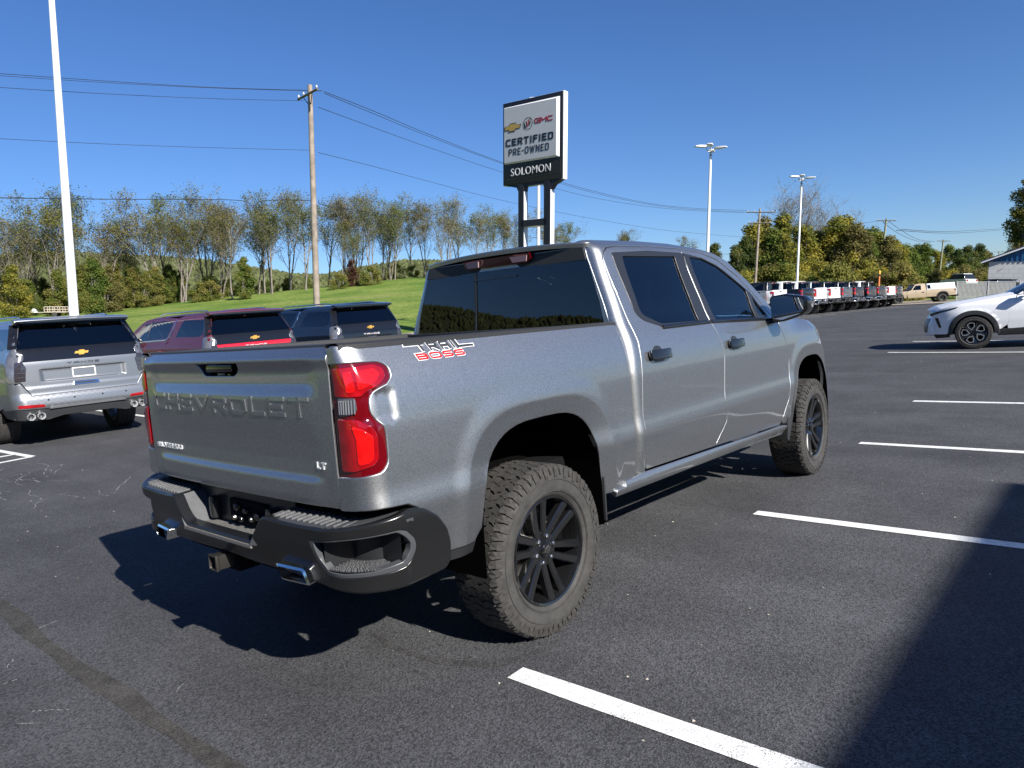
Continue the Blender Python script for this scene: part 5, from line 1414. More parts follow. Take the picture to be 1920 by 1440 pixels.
# row of pickups: copies of the big one in other paints
KEEP = ('bed_side', 'tail_lamp', 'tailgate', 'cab_side', 'rear_door', 'front_door', 'fender', 'rocker_panel', 'door_mirror', 'cab_back', 'rear_window', 'high_brake_lamp', 'roof', 'windscreen', 'hood', 'rear_bumper', 'wheel', 'underbody', 'bed_rail_cap', 'grille', 'front_bumper', 'bed_front_rail', 'bed_liner', 'wheel_well', 'hitch_receiver')
SKIP2 = ('tailgate_lettering', 'lug_nut', 'emblem', 'plug_socket', 'step_ribs', 'lens_rib', 'camera', 'step_pad')
def kind_of(o): return o.name.split('.')[0]
def recolour(o, sub):
    for sl in o.material_slots:
        m_ = sl.material
        if m_ and m_.name in sub: sl.link = 'OBJECT'; sl.material = sub[m_.name]
def copy_vehicle(root, x, y, heading, sub, label, cat, group, keep=KEEP, wb=3.745, scale=1):
    r = root.copy(); COL.objects.link(r); r['label'] = label; r['category'] = cat
    if group: r['group'] = group
    for ch in list(root.children):
        if keep and kind_of(ch) not in keep: continue
        c = ch.copy(); COL.objects.link(c); c.parent = r; recolour(c, sub)
        for gch in list(ch.children):
            if kind_of(gch) in SKIP2: continue
            d = gch.copy(); COL.objects.link(d); d.parent = c; recolour(d, sub)
    place(r, x, y, heading, wb)
    if scale != 1: r.matrix_world = r.matrix_world @ Matrix.Scale(scale, 4)
    return r
pW = paint('white_body_paint', (.72, .73, .74), 0.0, .4); pK = paint('black_body_paint', (.005, .006, .008), .0, .25); pG = paint('mid_grey_body_paint', (.13, .15, .16), .6, .35)
pS = paint('silver_body_paint', (.235, .245, .26), .75, .36); pM = paint('maroon_body_paint', (.10, .003, .008), .10, .40); pN = paint('dark_navy_black_paint', (.005, .007, .011), .0, .25)
chr_ = {'bumper_dark_plastic': CHROME, 'grey_trim_plastic': CHROME}
row = [(31.6, pW, 1, 'white pickup at the near end of the far row, mostly hidden behind the windscreen'), (36.0, pG, 0, 'grey pickup with a black cab back, first in the row right of the windscreen pillar'), (38.9, pW, 0, 'white pickup second in the row, its tailgate showing above the door mirror'), (43.74, pK, 0, 'black pickup just right of the door mirror in the far row'), (46.35, pW, 0, 'white pickup between two others, next beyond the black one by the mirror'),
       (48.98, pW, 0, 'white pickup beside the grey one in the middle of the far row'), (51.75, pG, 0, 'grey pickup in the middle of the far row, right of two white ones'), (54.82, pK, 0, 'black pickup below the leaning utility pole in the far row'), (58.0, pK, 0, 'black pickup in the far row just left of the orange marker post'), (61.1, pK, 0, 'black pickup in the far row just right of the orange marker post'), (63.93, pW, 0, 'white pickup near the far end of the row, red lamp on its left'), (66.9, pN, 0, 'last dark pickup of the row beside the tan old pickup')]
for i, (xl, pm, _, lb) in enumerate(row):
    sub = {PAINT.name: pm}
    if i in (3, 4, 7, 8, 9): sub.update(chr_)
    xo = .95; yo = 12.95 + 1.06 + (0, .1, 0, .05, .08, 0, 0, .05, 0, .06, 0, .12)[i]
    kx = .91; copy_vehicle(TRUCK, CAM_POS.x + (xl + xo * 1.12 - CAM_POS.x) * kx, CAM_POS.y + (yo + .2 - CAM_POS.y) * kx, rad(90), sub, lb, 'pickup truck', 'pickups parked in the far row', scale=1.06)

# ------------------------------------------------------------------ big SUVs on the left
SW = softtab([(.3, .90), (.45, .95), (.6, .985), (.8, 1.0), (1.0, 1.01), (1.1, 1.005), (1.25, .985), (1.34, .955), (1.40, .93), (1.6, .865), (1.78, .79), (1.84, .75), (1.88, .70), (1.90, .66), (1.93, .56)], .3, 2.0, .005, .03)
SXR = [(.40, -1.16), (.50, -1.20), (.62, -1.24), (.74, -1.225), (.80, -1.19), (1.0, -1.18), (1.25, -1.165), (1.42, -1.13), (1.80, -.945), (1.90, -.90)]
SXT = softtab(SXR, .35, 2.0, .005, .02)
def suvW(x, z):
    w = ev(SW, z); r = sup(x, z, 0, .42, .52, .52, 2.6); w += .015 * smooth((1.06 - r) / .12); r = sup(x, z, 3.07, .42, .52, .52, 2.6); w += .015 * smooth((1.06 - r) / .12)
    if x > 3.3: t = x - 3.3; w -= .35 * t * t
    return w
def suvP(s_, z):
    R_ = .17 if z < 1.4 else .09; xr = ev(SXT, z); xb = xr + R_
    if s_ >= xb: return (s_, -suvW(s_, z), z)
    t = xb - s_; q = R_ * PI / 2; w = suvW(xb, z)
    if t < q: th = t / R_; return (xb - R_ * math.sin(th), -(w - R_ * (1 - math.cos(th))), z)
    return (xr - .03 * smooth((t - q) / .8), -(w - R_ - (t - q)), z)
def suvB(y, z):
    xr = ev(SXT, z); R_ = .17 if z < 1.4 else .09; w = suvW(xr + R_, z); a = abs(y); sg = 1 if y > 0 else -1
    t = max(0, a - (w - R_)); x = xr - .03 * (1 - (a / w) ** 2)
    if t > 0: x += R_ - math.sqrt(max(0, R_ * R_ - min(t, R_) ** 2))
    return (x, -y, z)
SMOKE = mat('smoked_tail_lamp', (.20, .20, .21), .12, metal=.55, coat=1.0, noise=(10, .3)); SMOKED = mat('dark_lamp_lens', (.03, .025, .028), .08, coat=1.0)
GREYTRIM = mat('grey_lower_cladding', (.045, .048, .052), .38, metal=.3)
def roundtube(name, m_, parent, c, r, L=.12):
    b = MB(); b.lathe([(L, r * .9), (.0, r), (-.006, r * .96), (.0, r * .86), (L * .8, r * .8), (L * .8, .001)], 20, 'x', M=Matrix.Translation(c)); return b.build(name, m_, parent, smooth=50)
def build_suv():
    T = empty('suv')
    hs = []
    A1 = arch(0, .44, .44, 2.5, .42, .42); A2 = arch(3.07, .44, .44, 2.5, .42, .42)
    out_low = [(-1.06, .60)]
    ql = [(-1.13, .74), (-.62, .60), (-.45, .56)] + [p for p in A1 if p[1] > .56] + [(.45, .55), (.75, .54), (.82, .62), (.80, 1.0), (.74, 1.33), (.60, 1.36), (.43, 1.84), (.25, 1.895), (-.80, 1.885), (-.93, 1.86), (-1.02, 1.70), (-1.10, 1.50), (-1.155, 1.44), (-1.155, 1.41), (-1.16, 1.05), (-1.17, .95)]
    quarter = [(-.86, 1.50), (-.80, 1.78), (.12, 1.80), (.30, 1.47), (-.70, 1.46)]
    rdq = [(.76, .62), (.80, .56), (1.62, .55), (1.66, .62), (1.68, 1.33), (1.66, 1.86), (1.1, 1.875), (.46, 1.85), (.62, 1.38), (.75, 1.33), (.82, 1.0)]
    rdw = rpoly([(.72, 1.45), (1.60, 1.43), (1.60, 1.80), (1.1, 1.82), (.56, 1.80), (.62, 1.58)], .03)
    fdq = [(1.69, .55), (2.60, .55), (2.66, .9), (2.70, 1.25), (2.62, 1.38), (2.30, 1.62), (1.95, 1.80), (1.68, 1.86), (1.70, 1.33), (1.68, .62)]
    fdw = rpoly([(1.68, 1.425), (2.50, 1.40), (2.20, 1.62), (1.90, 1.78), (1.68, 1.80)], .03)
    fen = [(2.62, .50), (2.63, .56)] + [p for p in A2 if p[1] > .5] + [(3.52, .50), (3.9, .55), (4.05, .8), (4.06, 1.05), (3.9, 1.18), (3.4, 1.26), (2.9, 1.31), (2.66, 1.36), (2.73, 1.25), (2.69, .9)]
    roofrail = [(-.80, 1.895), (.25, 1.905), (1.1, 1.888), (1.68, 1.872), (1.95, 1.812), (2.30, 1.632), (2.64, 1.385), (2.72, 1.40), (2.40, 1.66), (2.0, 1.86), (1.6, 1.91), (.6, 1.925), (-.85, 1.915)]
    rock = [(.44, .56), (.5, .40), (2.6, .40), (2.64, .55)]
    for mir in (False, True):
        s_ = 1 if mir else -1
        panel('quarter_panel', ql, suvP, pS, T, holes=[rpoly(quarter, .05)], out=(-.4, -1, .1), sp=.06, depth=.03, er=.005, mirror=mir)
        panel('quarter_window', rpoly([(p[0] * 1.0, p[1]) for p in quarter], .04), offs(suvP, .0), GLASSDK, T, out=(-.2, -1, .2), sp=.08, depth=.01, er=.003, mirror=mir)
        for nm, q, wq, gm in (('rear_door', rdq, rdw, GLASSDK), ('front_door', fdq, fdw, GLASSFR)):
            D = panel(nm, q, suvP, pS, T, holes=[wq], out=(0, -1, .1), sp=.07, depth=.03, er=.005, mirror=mir)
            panel('window_glass', wq, offs(suvP, .0), gm, D, out=(0, -1, .1), sp=.09, depth=.01, er=.003, mirror=mir)
            if nm == 'rear_door':
                panel('pillar_trim', rpoly([(1.58, 1.44), (1.665, 1.43), (1.65, 1.84), (1.58, 1.82)], .005), offs(suvP, .004), GLOSSBLK, D, out=(0, -1, .1), sp=.1, depth=.01, er=.002, mirror=mir)
                panel('door_handle', rpoly([(.86, 1.165), (1.08, 1.165), (1.08, 1.20), (.86, 1.20)], .01), offs(suvP, .035), pS, D, sp=.06, depth=.035, er=.008, mirror=mir)
        strip('chrome_strip', [(2.58, 1.375), (1.7, 1.405), (.75, 1.42), (.58, 1.48), (.50, 1.62), (.46, 1.83)], offs(suvP, 0), .028, CHROME, T, mirror=mir, lift=.003)
        panel('fender', fen, suvP, pS, T, out=(0, -1, .1), sp=.07, depth=.03, er=.005, mirror=mir)
        panel('roof_side', roofrail, suvP, pS, T, out=(0, -.7, .7), sp=.06, depth=.03, er=.004, mirror=mir)
        panel('rocker_panel', rock, suvP, GREYTRIM, T, sp=.1, depth=.03, mirror=mir)
        b = MB(); b.tube([(-.6, s_ * .62, 1.945), (-.4, s_ * .64, 1.965), (1.2, s_ * .64, 1.97), (1.5, s_ * .62, 1.94)], .014, 8); b.build('roof_rack', CHROME, T, smooth=60)
        # lamps: clear outer bezel, dark inner core with bars
        TL = panel('tail_lamp', rpoly([(-1.30, .985), (-1.10, .99), (-.985, 1.10), (-.97, 1.27), (-.90, 1.43), (-1.10, 1.45), (-1.20, 1.42), (-1.28, 1.25)], .02), offs(suvP, .008, (-1, -1, 0)), SMOKE, T, out=(-1, -.8, 0), sp=.05, depth=.03, er=.006, mirror=mir)
        panel('dark_lens', rpoly([(-1.32, 1.0), (-1.19, 1.0), (-1.17, 1.28), (-1.25, 1.29), (-1.32, 1.2)], .015), offs(suvP, .012, (-1, -1, 0)), SMOKED, TL, out=(-1, -.8, 0), sp=.05, depth=.01, er=.003, mirror=mir)
        for zz in (1.06, 1.125, 1.19): strip('lamp_bar', [(-1.31, zz), (-1.20, zz)], offs(suvP, .013, (-1, -1, 0)), .014, CLEARL, TL, out=(-1, -.8, 0), mirror=mir, lift=.001)
        panel('reflector', rpoly([(s_ * .60, .605), (s_ * .93, .615), (s_ * .93, .655), (s_ * .62, .64)], .008), offs(suvB, .006, (-1, 0, 0)), REDL, T, out=(-1, 0, 0), sp=.06, depth=.015, er=.004)
        for yy in (.66, .79): roundtube('exhaust_tip', mat('satin_exhaust_steel', (.75, .75, .76), .32, metal=.7), T, (-1.25 if yy < .7 else -1.235, s_ * yy, .47), .052)
        b = MB(); vs = []
        for (x, k) in ((2.42, 1), (2.56, .9)):
            for (y, z) in ((1.0, 1.38), (1.2, 1.40), (1.23, 1.5), (1.2, 1.57), (1.0, 1.56)): vs.append((x, s_ * ((y - 1.1) * k + 1.1), (z - 1.48) * k + 1.48))
        b.add(vs, [(i, (i + 1) % 5, 5 + (i + 1) % 5, 5 + i) for i in range(5)] + [(4, 3, 2, 1, 0), (5, 6, 7, 8, 9)]); b.build('door_mirror', GLOSSBLK, T, bevel=.02)
        for cx in (0, 3.07):
            pts = arch(cx, .43, .43, 2.5, .42, .36); b = MB(); n = len(pts)
            b.add([(x, s_ * .97, z) for x, z in pts] + [(x, s_ * .6, z) for x, z in pts], [(i, i + 1, n + i + 1, n + i) for i in range(n - 1)] + [tuple(n + i for i in range(n))]); b.build('wheel_well', LINER, T, smooth=60)
    # the back
    gate = [(-.74, .79), (.74, .79), (.86, 1.0), (.87, 1.28), (-.87, 1.28), (-.86, 1.0)]
    plate = rpoly([(-.30, .985), (.30, .985), (.46, 1.10), (.42, 1.15), (-.42, 1.15), (-.46, 1.10)], .03)
    def gateP(y, z):
        p = suvB(y, z); k = smooth((.62 - abs(y)) / .08) * smooth((z - .965) / .035) * smooth((1.165 - z) / .02)
        l_ = smooth((z - .76) / .03) * smooth((.93 - z) / .06)
        return (p[0] + .035 * k - .012 * l_, p[1], p[2])
    gfe = [[(-.72, z), (.72, z)] for z in (.765, .79, .87, .93, .965, .98, 1.0, 1.145, 1.155, 1.165)] + [[(s_ * y, .95), (s_ * y, 1.18)] for s_ in (1, -1) for y in (.54, .58, .62)]
    G = panel('tailgate', gate, gateP, pS, T, out=(-1, 0, 0), feats=gfe, sp=.03, depth=.03, er=.006)
    GB = panel('tailgate_band', [(-.87, 1.29), (.87, 1.29), (.84, 1.475), (-.84, 1.475)], suvB, GLOSSBLK, T, out=(-1, 0, 0), sp=.08, depth=.02, er=.004)
    panel('rear_window', [(-.835, 1.485), (.835, 1.485), (.72, 1.83), (-.72, 1.83)], suvB, GLASSDK, T, out=(-1, 0, .3), sp=.08, depth=.01, er=.004)
    for s_ in (1, -1): panel('pillar_trim', [(s_ * .84, 1.485), (s_ * .93, 1.485), (s_ * .82, 1.84), (s_ * .73, 1.84)], offs(suvB, .002, (-1, 0, 0)), GLOSSBLK, T, out=(-1, 0, .3), sp=.08, depth=.01, er=.003)
    b = MB(); vs = []; N = 12
    for i in range(N + 1):
        y = -.80 + 1.6 * i / N; k = 1 - (y / .82) ** 2
        for (x, z) in ((-.86, 1.925 + .02 * k), (-1.02 - .05 * k, 1.895 + .012 * k), (-1.025 - .05 * k, 1.872), (-.93, 1.835)): vs.append((x, y, z))
    b.add(vs, [(i * 4 + j, (i + 1) * 4 + j, (i + 1) * 4 + j + 1, i * 4 + j + 1) for i in range(N) for j in range(3)] + [(0, 1, 2, 3), tuple(N * 4 + j for j in (3, 2, 1, 0))])
    b.build('rear_spoiler', pS, T, smooth=50)
    b = MB(); b.hexa([(-1.045, -.76, 1.862), (-.93, -.76, 1.828), (-.93, .76, 1.828), (-1.045, .76, 1.862), (-1.045, -.76, 1.873), (-.93, -.76, 1.86), (-.93, .76, 1.86), (-1.045, .76, 1.873)]); b.build('spoiler_underside', GLOSSBLK, T)
    b = MB(); vs = []
    for i in range(N + 1):
        y = -.79 + 1.58 * i / N; k = 1 - (y / .82) ** 2; vs += [(-1.030 - .05 * k, y, 1.886 + .010 * k), (-1.031 - .05 * k, y, 1.862), (-1.0 - .03 * k, y, 1.858)]
    b.add(vs, [(i * 3 + j, (i + 1) * 3 + j, (i + 1) * 3 + j + 1, i * 3 + j + 1) for i in range(N) for j in range(2)]); b.build('spoiler_lip', GLOSSBLK, T)
    def bf(u, v, h): p = suvB(u, v); return (p[0] - h, p[1], p[2])
    b = MB(); b.prism([(u, v + 1.375) for u, v in bowtie(.20, .072)], bf, .002, .014); b.build('gold_emblem', GOLD, GB)
    b = MB(); stroke_text(b, 'TAHOE', bf, -.23, 1.205, .034, .46, .009, 0, .006); b.build('tailgate_lettering', GLOSSBLK if False else mat('dark_lettering', (.05, .05, .055), .3), G)
    b = MB()
    for (u0, v0, u1, v1) in ((-.165, 1.0, .165, 1.015), (-.165, 1.13, .165, 1.145), (-.165, 1.0, -.15, 1.145), (.15, 1.0, .165, 1.145)): b.prism([(u0, v0), (u1, v0), (u1, v1), (u0, v1)], lambda u, v, h: (gateP(u, v)[0] - h, -u, v), .004, .012)
    b.build('plate_frame', mat('plate_frame_white', (.7, .7, .7), .4), G)
    b = MB(); b.prism(rpoly([(-.19, .885), (.19, .885), (.17, .94), (-.17, .94)], .015), lambda u, v, h: (gateP(u, v)[0] - h, -u, v), .0, .012); HB = b.build('chrome_garnish', CHROME, G)
    b = MB(); b.prism(rpoly([(-.16, .90), (.16, .90), (.15, .925), (-.15, .925)], .008), lambda u, v, h: (gateP(u, v)[0] - h, -u, v), .010, .014); b.build('garnish_slot', SATINBLK, G)
    bmp = [(-.97, .74), (-.97, .60), (-.5, .58), (.5, .58), (.97, .60), (.97, .74), (.92, .96), (.87, .96), (.75, .78), (-.75, .78), (-.87, .96), (-.92, .96)]
    panel('rear_bumper', bmp, suvB, pS, T, out=(-1, 0, 0), sp=.05, depth=.05, er=.01)
    panel('lower_bumper', rpoly([(-.95, .42), (-.55, .40), (-.35, .44), (.35, .44), (.55, .40), (.95, .42), (.97, .60), (.5, .575), (-.5, .575), (-.97, .60)], .02), offs(suvB, -.015, (-1, 0, 0)), GREYTRIM, T, out=(-1, 0, 0), sp=.06, depth=.05, er=.01)
    b = MB(); b.prism([(-.55, .565), (.55, .565), (.50, .595), (-.50, .595)], lambda u, v, h: (suvB(u, v)[0] - h, -u, v), .0, .018); b.build('bumper_step', mat('pale_trim', (.30, .31, .33), .3, metal=.6), T)
    for yy in (-.55, -.2, .2, .55): b = MB(); b.lathe([(-.004, .0001), (-.004, .012), (0, .014)], 12, 'x', M=Matrix.Translation((suvB(yy, .70)[0] - .001, yy, .70))); b.build('parking_sensor', SATINBLK, T)
    # sides of the bumper wrap
    for mir in (False, True):
        panel('bumper_corner', [(-1.20, .60), (-.62, .56), (-.60, .60), (-1.12, .74), (-1.16, .95), (-1.24, .95), (-1.25, .74)], suvP, pS, T, out=(-.6, -1, 0), sp=.05, depth=.03, er=.004, mirror=mir)
        panel('bumper_corner', [(-1.22, .42), (-.55, .43), (-.50, .555), (-.62, .558), (-1.22, .598)], offs(suvP, -.008, (-.6, -1, 0)), GREYTRIM, T, out=(-.6, -1, 0), sp=.06, depth=.03, er=.004, mirror=mir)
    def roofP(u, v):
        zs = interp([(-.92, 1.915), (.6, 1.925), (1.6, 1.91), (2.0, 1.86), (2.05, 1.85)], u); return (u, -v * (suvW(u, zs) + .003), zs + .03 * (1 - v * v))
    panel('roof', [(-.93, -1), (2.02, -1), (2.02, 1), (-.93, 1)], roofP, pS, T, out=(0, 0, 1), sp=.1, depth=.03, er=.005)
    AP = [(2.0, 1.86), (2.40, 1.66), (2.72, 1.40)]
    def wsP(u, v): x = interp([(0, 2.0), (.5, 2.40), (1, 2.72)], u); z = interp([(0, 1.86), (.5, 1.66), (1, 1.40)], u); return (x + .12 * (1 - v * v), -v * suvW(x, z), z + .04 * (1 - v * v) * (1 - u))
    panel('windscreen', [(.03, -.98), (.97, -.98), (.97, .98), (.03, .98)], wsP, GLASSFR, T, out=(.6, 0, 1), sp=.1, depth=.005, er=.001)
    def hoP(u, v): z = interp([(2.7, 1.36), (2.9, 1.31), (3.4, 1.26), (3.9, 1.18), (4.05, 1.1)], u); return (u + .12 * (1 - v * v), -v * suvW(u, z), z + .06 * (1 - v ** 4))
    panel('hood', [(2.68, -.99), (4.0, -.99), (4.0, .99), (2.68, .99)], hoP, pS, T, out=(0, 0, 1), sp=.1, depth=.03, er=.005)
    def noP(y, z): return (4.24 - .22 * (abs(y) / .9) ** 2.4 - .15 * max(0, z - .9), -y, z)
    panel('grille', rpoly([(-.80, .62), (.80, .62), (.84, 1.12), (-.84, 1.12)], .04), noP, SATINBLK, T, out=(1, 0, 0), sp=.12, depth=.1, er=.01)
    panel('front_bumper', rpoly([(-.9, .38), (.9, .38), (.9, .6), (-.9, .6)], .04), noP, pS, T, out=(1, 0, 0), sp=.12, depth=.1, er=.01)
    b = MB(); b.box((1.5, 0, .55), (4.6, 1.5, .14)); b.box((1.5, 0, .46), (2.0, 1.7, .1)); b.box((-.9, 0, .60), (.5, 1.6, .12)); b.tube([(0, -.8, .41), (0, .8, .41)], .05, 8); b.tube([(-.7, .2, .40), (-.7, .5, .40)], .1, 12); b.build('underbody', DARK, T)
    b = MB(); b.box((1.3, 0, .95), (3.9, 1.6, .4)); b.build('cabin_trim', INTER, T)
    for (x, yy) in ((1.75, .42), (1.75, -.42), (.8, .42), (.8, -.42), (-.2, .4), (-.2, -.4)):
        b = MB(); b.box((x, yy, 1.38), (.16, .46, .5)); b.box((x - .05, yy, 1.68), (.1, .26, .16)); b.build('seat', mat('pale_seat', (.12, .115, .10), .6), T, bevel=.04)
    D = wheel_meshes(.41, .285, .285, 'road', 'suv'); rm = mat('machined_alloy', (.25, .26, .27), .3, metal=.8)
    make_wheel(D, T, (0, -.86, .41), rimmat=rm, simple=True); make_wheel(D, T, (3.07, -.86, .41), rimmat=rm, simple=True)
    make_wheel(D, T, (0, .86, .41), flip=True, rimmat=rm, simple=True); make_wheel(D, T, (3.07, .86, .41), flip=True, rimmat=rm, simple=True)
    return T
SUV = build_suv()
tag(SUV, 'silver full-size SUV with four round exhaust tips, at the left edge behind the pickup', 'suv', 'large SUVs parked in a row on the left')
place(SUV, 1.40, 10.45, rad(90), 3.07)
sunlit_red = mat('sunlit_red_tailgate', (.50, .006, .016), .25, coat=1.0)  # sunlit copy of the maroon: sun on the tailgate put into its colour
def copy_all(root, sub, label, x, y):
    r = root.copy(); COL.objects.link(r); r['label'] = label
    for ch in list(root.children):
        c = ch.copy(); COL.objects.link(c); c.parent = r; recolour(c, sub)
        for gch in list(ch.children): d = gch.copy(); COL.objects.link(d); d.parent = c; recolour(d, sub)
    place(r, x, y, rad(90), 3.07); return r
RS = copy_all(SUV, {'silver_body_paint': pM, 'dark_lettering': mat('pale_lettering', (.5, .45, .45), .3)}, 'maroon full-size SUV with a tailgate tinted as sunlit, between the silver and the black ones', 4.85, 11.35)
BS = copy_all(SUV, {'silver_body_paint': pN, 'dark_lettering': MATS['pale_lettering']}, 'black full-size SUV beyond the tailgate, right of the maroon one', 7.80, 11.45)
for c in RS.children:
    if kind_of(c) == 'tailgate': recolour(c, {'maroon_body_paint': sunlit_red})

# ------------------------------------------------------------------ white crossover on the right
CW = softtab([(.2, .82), (.35, .87), (.6, .90), (.8, .905), (.95, .885), (1.03, .84), (1.1, .79), (1.4, .64), (1.5, .56)], .15, 1.7, .005, .03)
def crW(x, z):
    w = ev(CW, z); r = sup(x, z, 2.70, .35, .47, .50, 2.3); w += .012 * smooth((1.05 - r) / .1)
    if x > 2.9: t = x - 2.9; w -= .55 * t * t + 1.1 * max(0, t - .4) ** 2
    return w
def crP(x, z): return (x, -crW(x, z), z)
def build_cross():
    T = empty('crossover'); P_ = pW
    A1 = arch(2.70, .385, .395, 2.1, .35, .35); A1o = arch(2.70, .465, .475, 2.1, .35, .30)
    A0 = arch(0, .385, .395, 2.1, .35, .35); A0o = arch(0, .465, .475, 2.1, .35, .30)
    fen = [(2.20, .42)] + [p for p in arch(2.70, .455, .465, 2.1, .35, .35) if p[1] > .40] + [(3.20, .34), (3.44, .34), (3.50, .60), (3.47, .80), (3.30, .89), (3.0, .965), (2.6, 1.03), (2.2, 1.085), (1.95, 1.11), (1.94, 1.0), (2.04, .9), (2.10, .5)]
    fd = [(1.05, .40), (2.08, .42), (2.09, .5), (2.03, .9), (1.93, 1.0), (1.92, 1.10), (1.05, 1.12)]
    rd = [(.42, .60), (.5, .42), (1.04, .40), (1.04, 1.12), (.1, 1.14), (.15, .95)]
    qp = [(-.85, .45)] + [p for p in arch(0, .455, .465, 2.1, .35, .35) if p[1] > .45] + [(.42, .61), (.15, .95), (.1, 1.13), (-.80, 1.14), (-.9, .9)]
    pil = [(1.90, 1.12), (1.45, 1.40), (1.0, 1.50), (.2, 1.52), (-.5, 1.48), (-.80, 1.15), (-.70, 1.15), (-.4, 1.43), (.2, 1.455), (.95, 1.44), (1.35, 1.35), (1.72, 1.13)]
    wn1 = [(1.70, 1.125), (1.35, 1.34), (.98, 1.43), (.98, 1.125)]; wn2 = [(.94, 1.125), (.94, 1.432), (.2, 1.45), (-.4, 1.42), (-.68, 1.15)]
    for mir in (False, True):
        s_ = 1 if mir else -1
        F_ = panel('fender', fen, crP, P_, T, sp=.05, out=(.3, -1, .1), depth=.03, er=.005, mirror=mir)
        D = panel('front_door', fd, crP, P_, T, sp=.07, depth=.03, er=.005, mirror=mir); panel('window_glass', wn1, offs(crP, -.004), GLASSFR, D, sp=.1, depth=.01, er=.002, mirror=mir)
        D2 = panel('rear_door', rd, crP, P_, T, sp=.07, depth=.03, er=.005, mirror=mir); panel('window_glass', wn2, offs(crP, -.004), GLASSDK, D2, sp=.1, depth=.01, er=.002, mirror=mir)
        for q, dd in ((fd, D),): panel('door_handle', rpoly([(1.15, .93), (1.35, .93), (1.35, .96), (1.15, .96)], .01), offs(crP, .03), P_, dd, sp=.06, depth=.03, er=.006, mirror=mir)
        panel('quarter_panel', qp, crP, P_, T, sp=.07, depth=.03, er=.005, mirror=mir); panel('roof_side', pil, crP, P_, T, sp=.07, depth=.03, er=.004, out=(0, -1, .4), mirror=mir)
        for (i_, o_) in ((A1, A1o), (A0, A0o)):
            panel('arch_cladding', o_ + i_[::-1], offs(crP, .012), BLACKPL, T, sp=.06, depth=.03, er=.008, mirror=mir)
        panel('sill_cladding', [(.45, .28), (2.25, .28), (2.25, .40), (1.6, .43), (1.0, .50), (.42, .60)], offs(crP, .006), BLACKPL, T, sp=.08, depth=.04, er=.008, mirror=mir)
        panel('headlight', rpoly([(3.52, .795), (3.38, .84), (2.98, .925), (3.02, .895), (3.36, .80), (3.50, .745)], .008), offs(crP, .006), GLOSSBLK, T, sp=.05, out=(.5, -1, 0), depth=.01, er=.003, mirror=mir)
        panel('lamp_slit', rpoly([(3.42, .70), (3.36, .70), (3.30, .50), (3.335, .47)], .008), offs(crP, .005), GLOSSBLK, T, sp=.05, out=(.5, -1, 0), depth=.01, er=.003, mirror=mir)
        panel('lower_valance', rpoly([(3.14, .27), (3.40, .25), (3.46, .335), (3.17, .335)], .01), offs(crP, .004), BLACKPL, T, sp=.06, out=(.4, -1, 0), depth=.02, er=.003, mirror=mir)
        b = MB(); vs = []
        for (x, k) in ((1.66, 1), (1.82, .85)):
            for (y, z) in ((.90, 1.09), (1.06, 1.10), (1.09, 1.17), (1.05, 1.23), (.90, 1.22)): vs.append((x, s_ * ((y - .98) * k + .98), (z - 1.16) * k + 1.16))
        b.add(vs, [(i, (i + 1) % 5, 5 + (i + 1) % 5, 5 + i) for i in range(5)] + [(4, 3, 2, 1, 0), (5, 6, 7, 8, 9)]); b.box((1.76, s_ * .88, 1.12), (.08, .10, .03)); b.build('door_mirror', GLOSSBLK, T, bevel=.02)
        for A_ in (A1, A0):
            b = MB(); n = len(A_); b.add([(x, s_ * .86, z) for x, z in A_] + [(x, s_ * .55, z) for x, z in A_], [(i, i + 1, n + i + 1, n + i) for i in range(n - 1)] + [tuple(n + i for i in range(n))]); b.build('wheel_well', LINER, T, smooth=60)
    def hoP(u, v): z = interp([(1.95, 1.115), (2.2, 1.085), (2.6, 1.03), (3.0, .965), (3.3, .89), (3.47, .80)], u); return (u + .16 * (1 - v * v) * smooth((u - 2.4) / .8) - .1 * (1 - v * v) * 0, -v * crW(u, z), z + .05 * smooth((1 - abs(v)) / .35) + .012 * smooth((.62 - abs(v)) / .06))
    panel('hood', [(1.93, -.99), (3.44, -.99), (3.44, .99), (1.93, .99)], hoP, P_, T, out=(0, 0, 1), sp=.05, depth=.02, er=.005)
    def noP(y, z): k = abs(y) / .7; return (3.66 - .14 * k * k - .12 * max(0, z - .55) / .3, -y, z)
    panel('front_bumper', rpoly([(-.72, .33), (.72, .33), (.70, .80), (-.70, .80)], .04), noP, P_, T, out=(1, 0, 0), sp=.1, depth=.12, er=.02)
    panel('grille', rpoly([(-.52, .38), (.52, .38), (.60, .68), (-.60, .68)], .04), offs(noP, .008, (1, 0, 0)), SATINBLK, T, out=(1, 0, 0), sp=.12, depth=.02, er=.01)
    def wsP(u, v): x = interp([(0, 1.05), (.5, 1.45), (1, 1.92)], u); z = interp([(0, 1.50), (.5, 1.40), (1, 1.12)], u); return (x + .22 * (1 - v * v) * u + .05 * (1 - v * v), -v * crW(min(x, 1.9), z), z + .05 * (1 - v * v) * (1 - u))
    panel('windscreen', [(.02, -.99), (1, -.99), (1, .99), (.02, .99)], wsP, GLASSFR, T, out=(.5, 0, 1), sp=.1, depth=.005, er=.001)
    def roP(u, v): z = interp([(-.6, 1.45), (.2, 1.52), (1.0, 1.50), (1.1, 1.49)], u); return (u, -v * (crW(u, z) + .003), z + .04 * (1 - v * v))
    panel('roof', [(-.55, -1), (1.1, -1), (1.1, 1), (-.55, 1)], roP, P_, T, out=(0, 0, 1), sp=.12, depth=.02, er=.004)
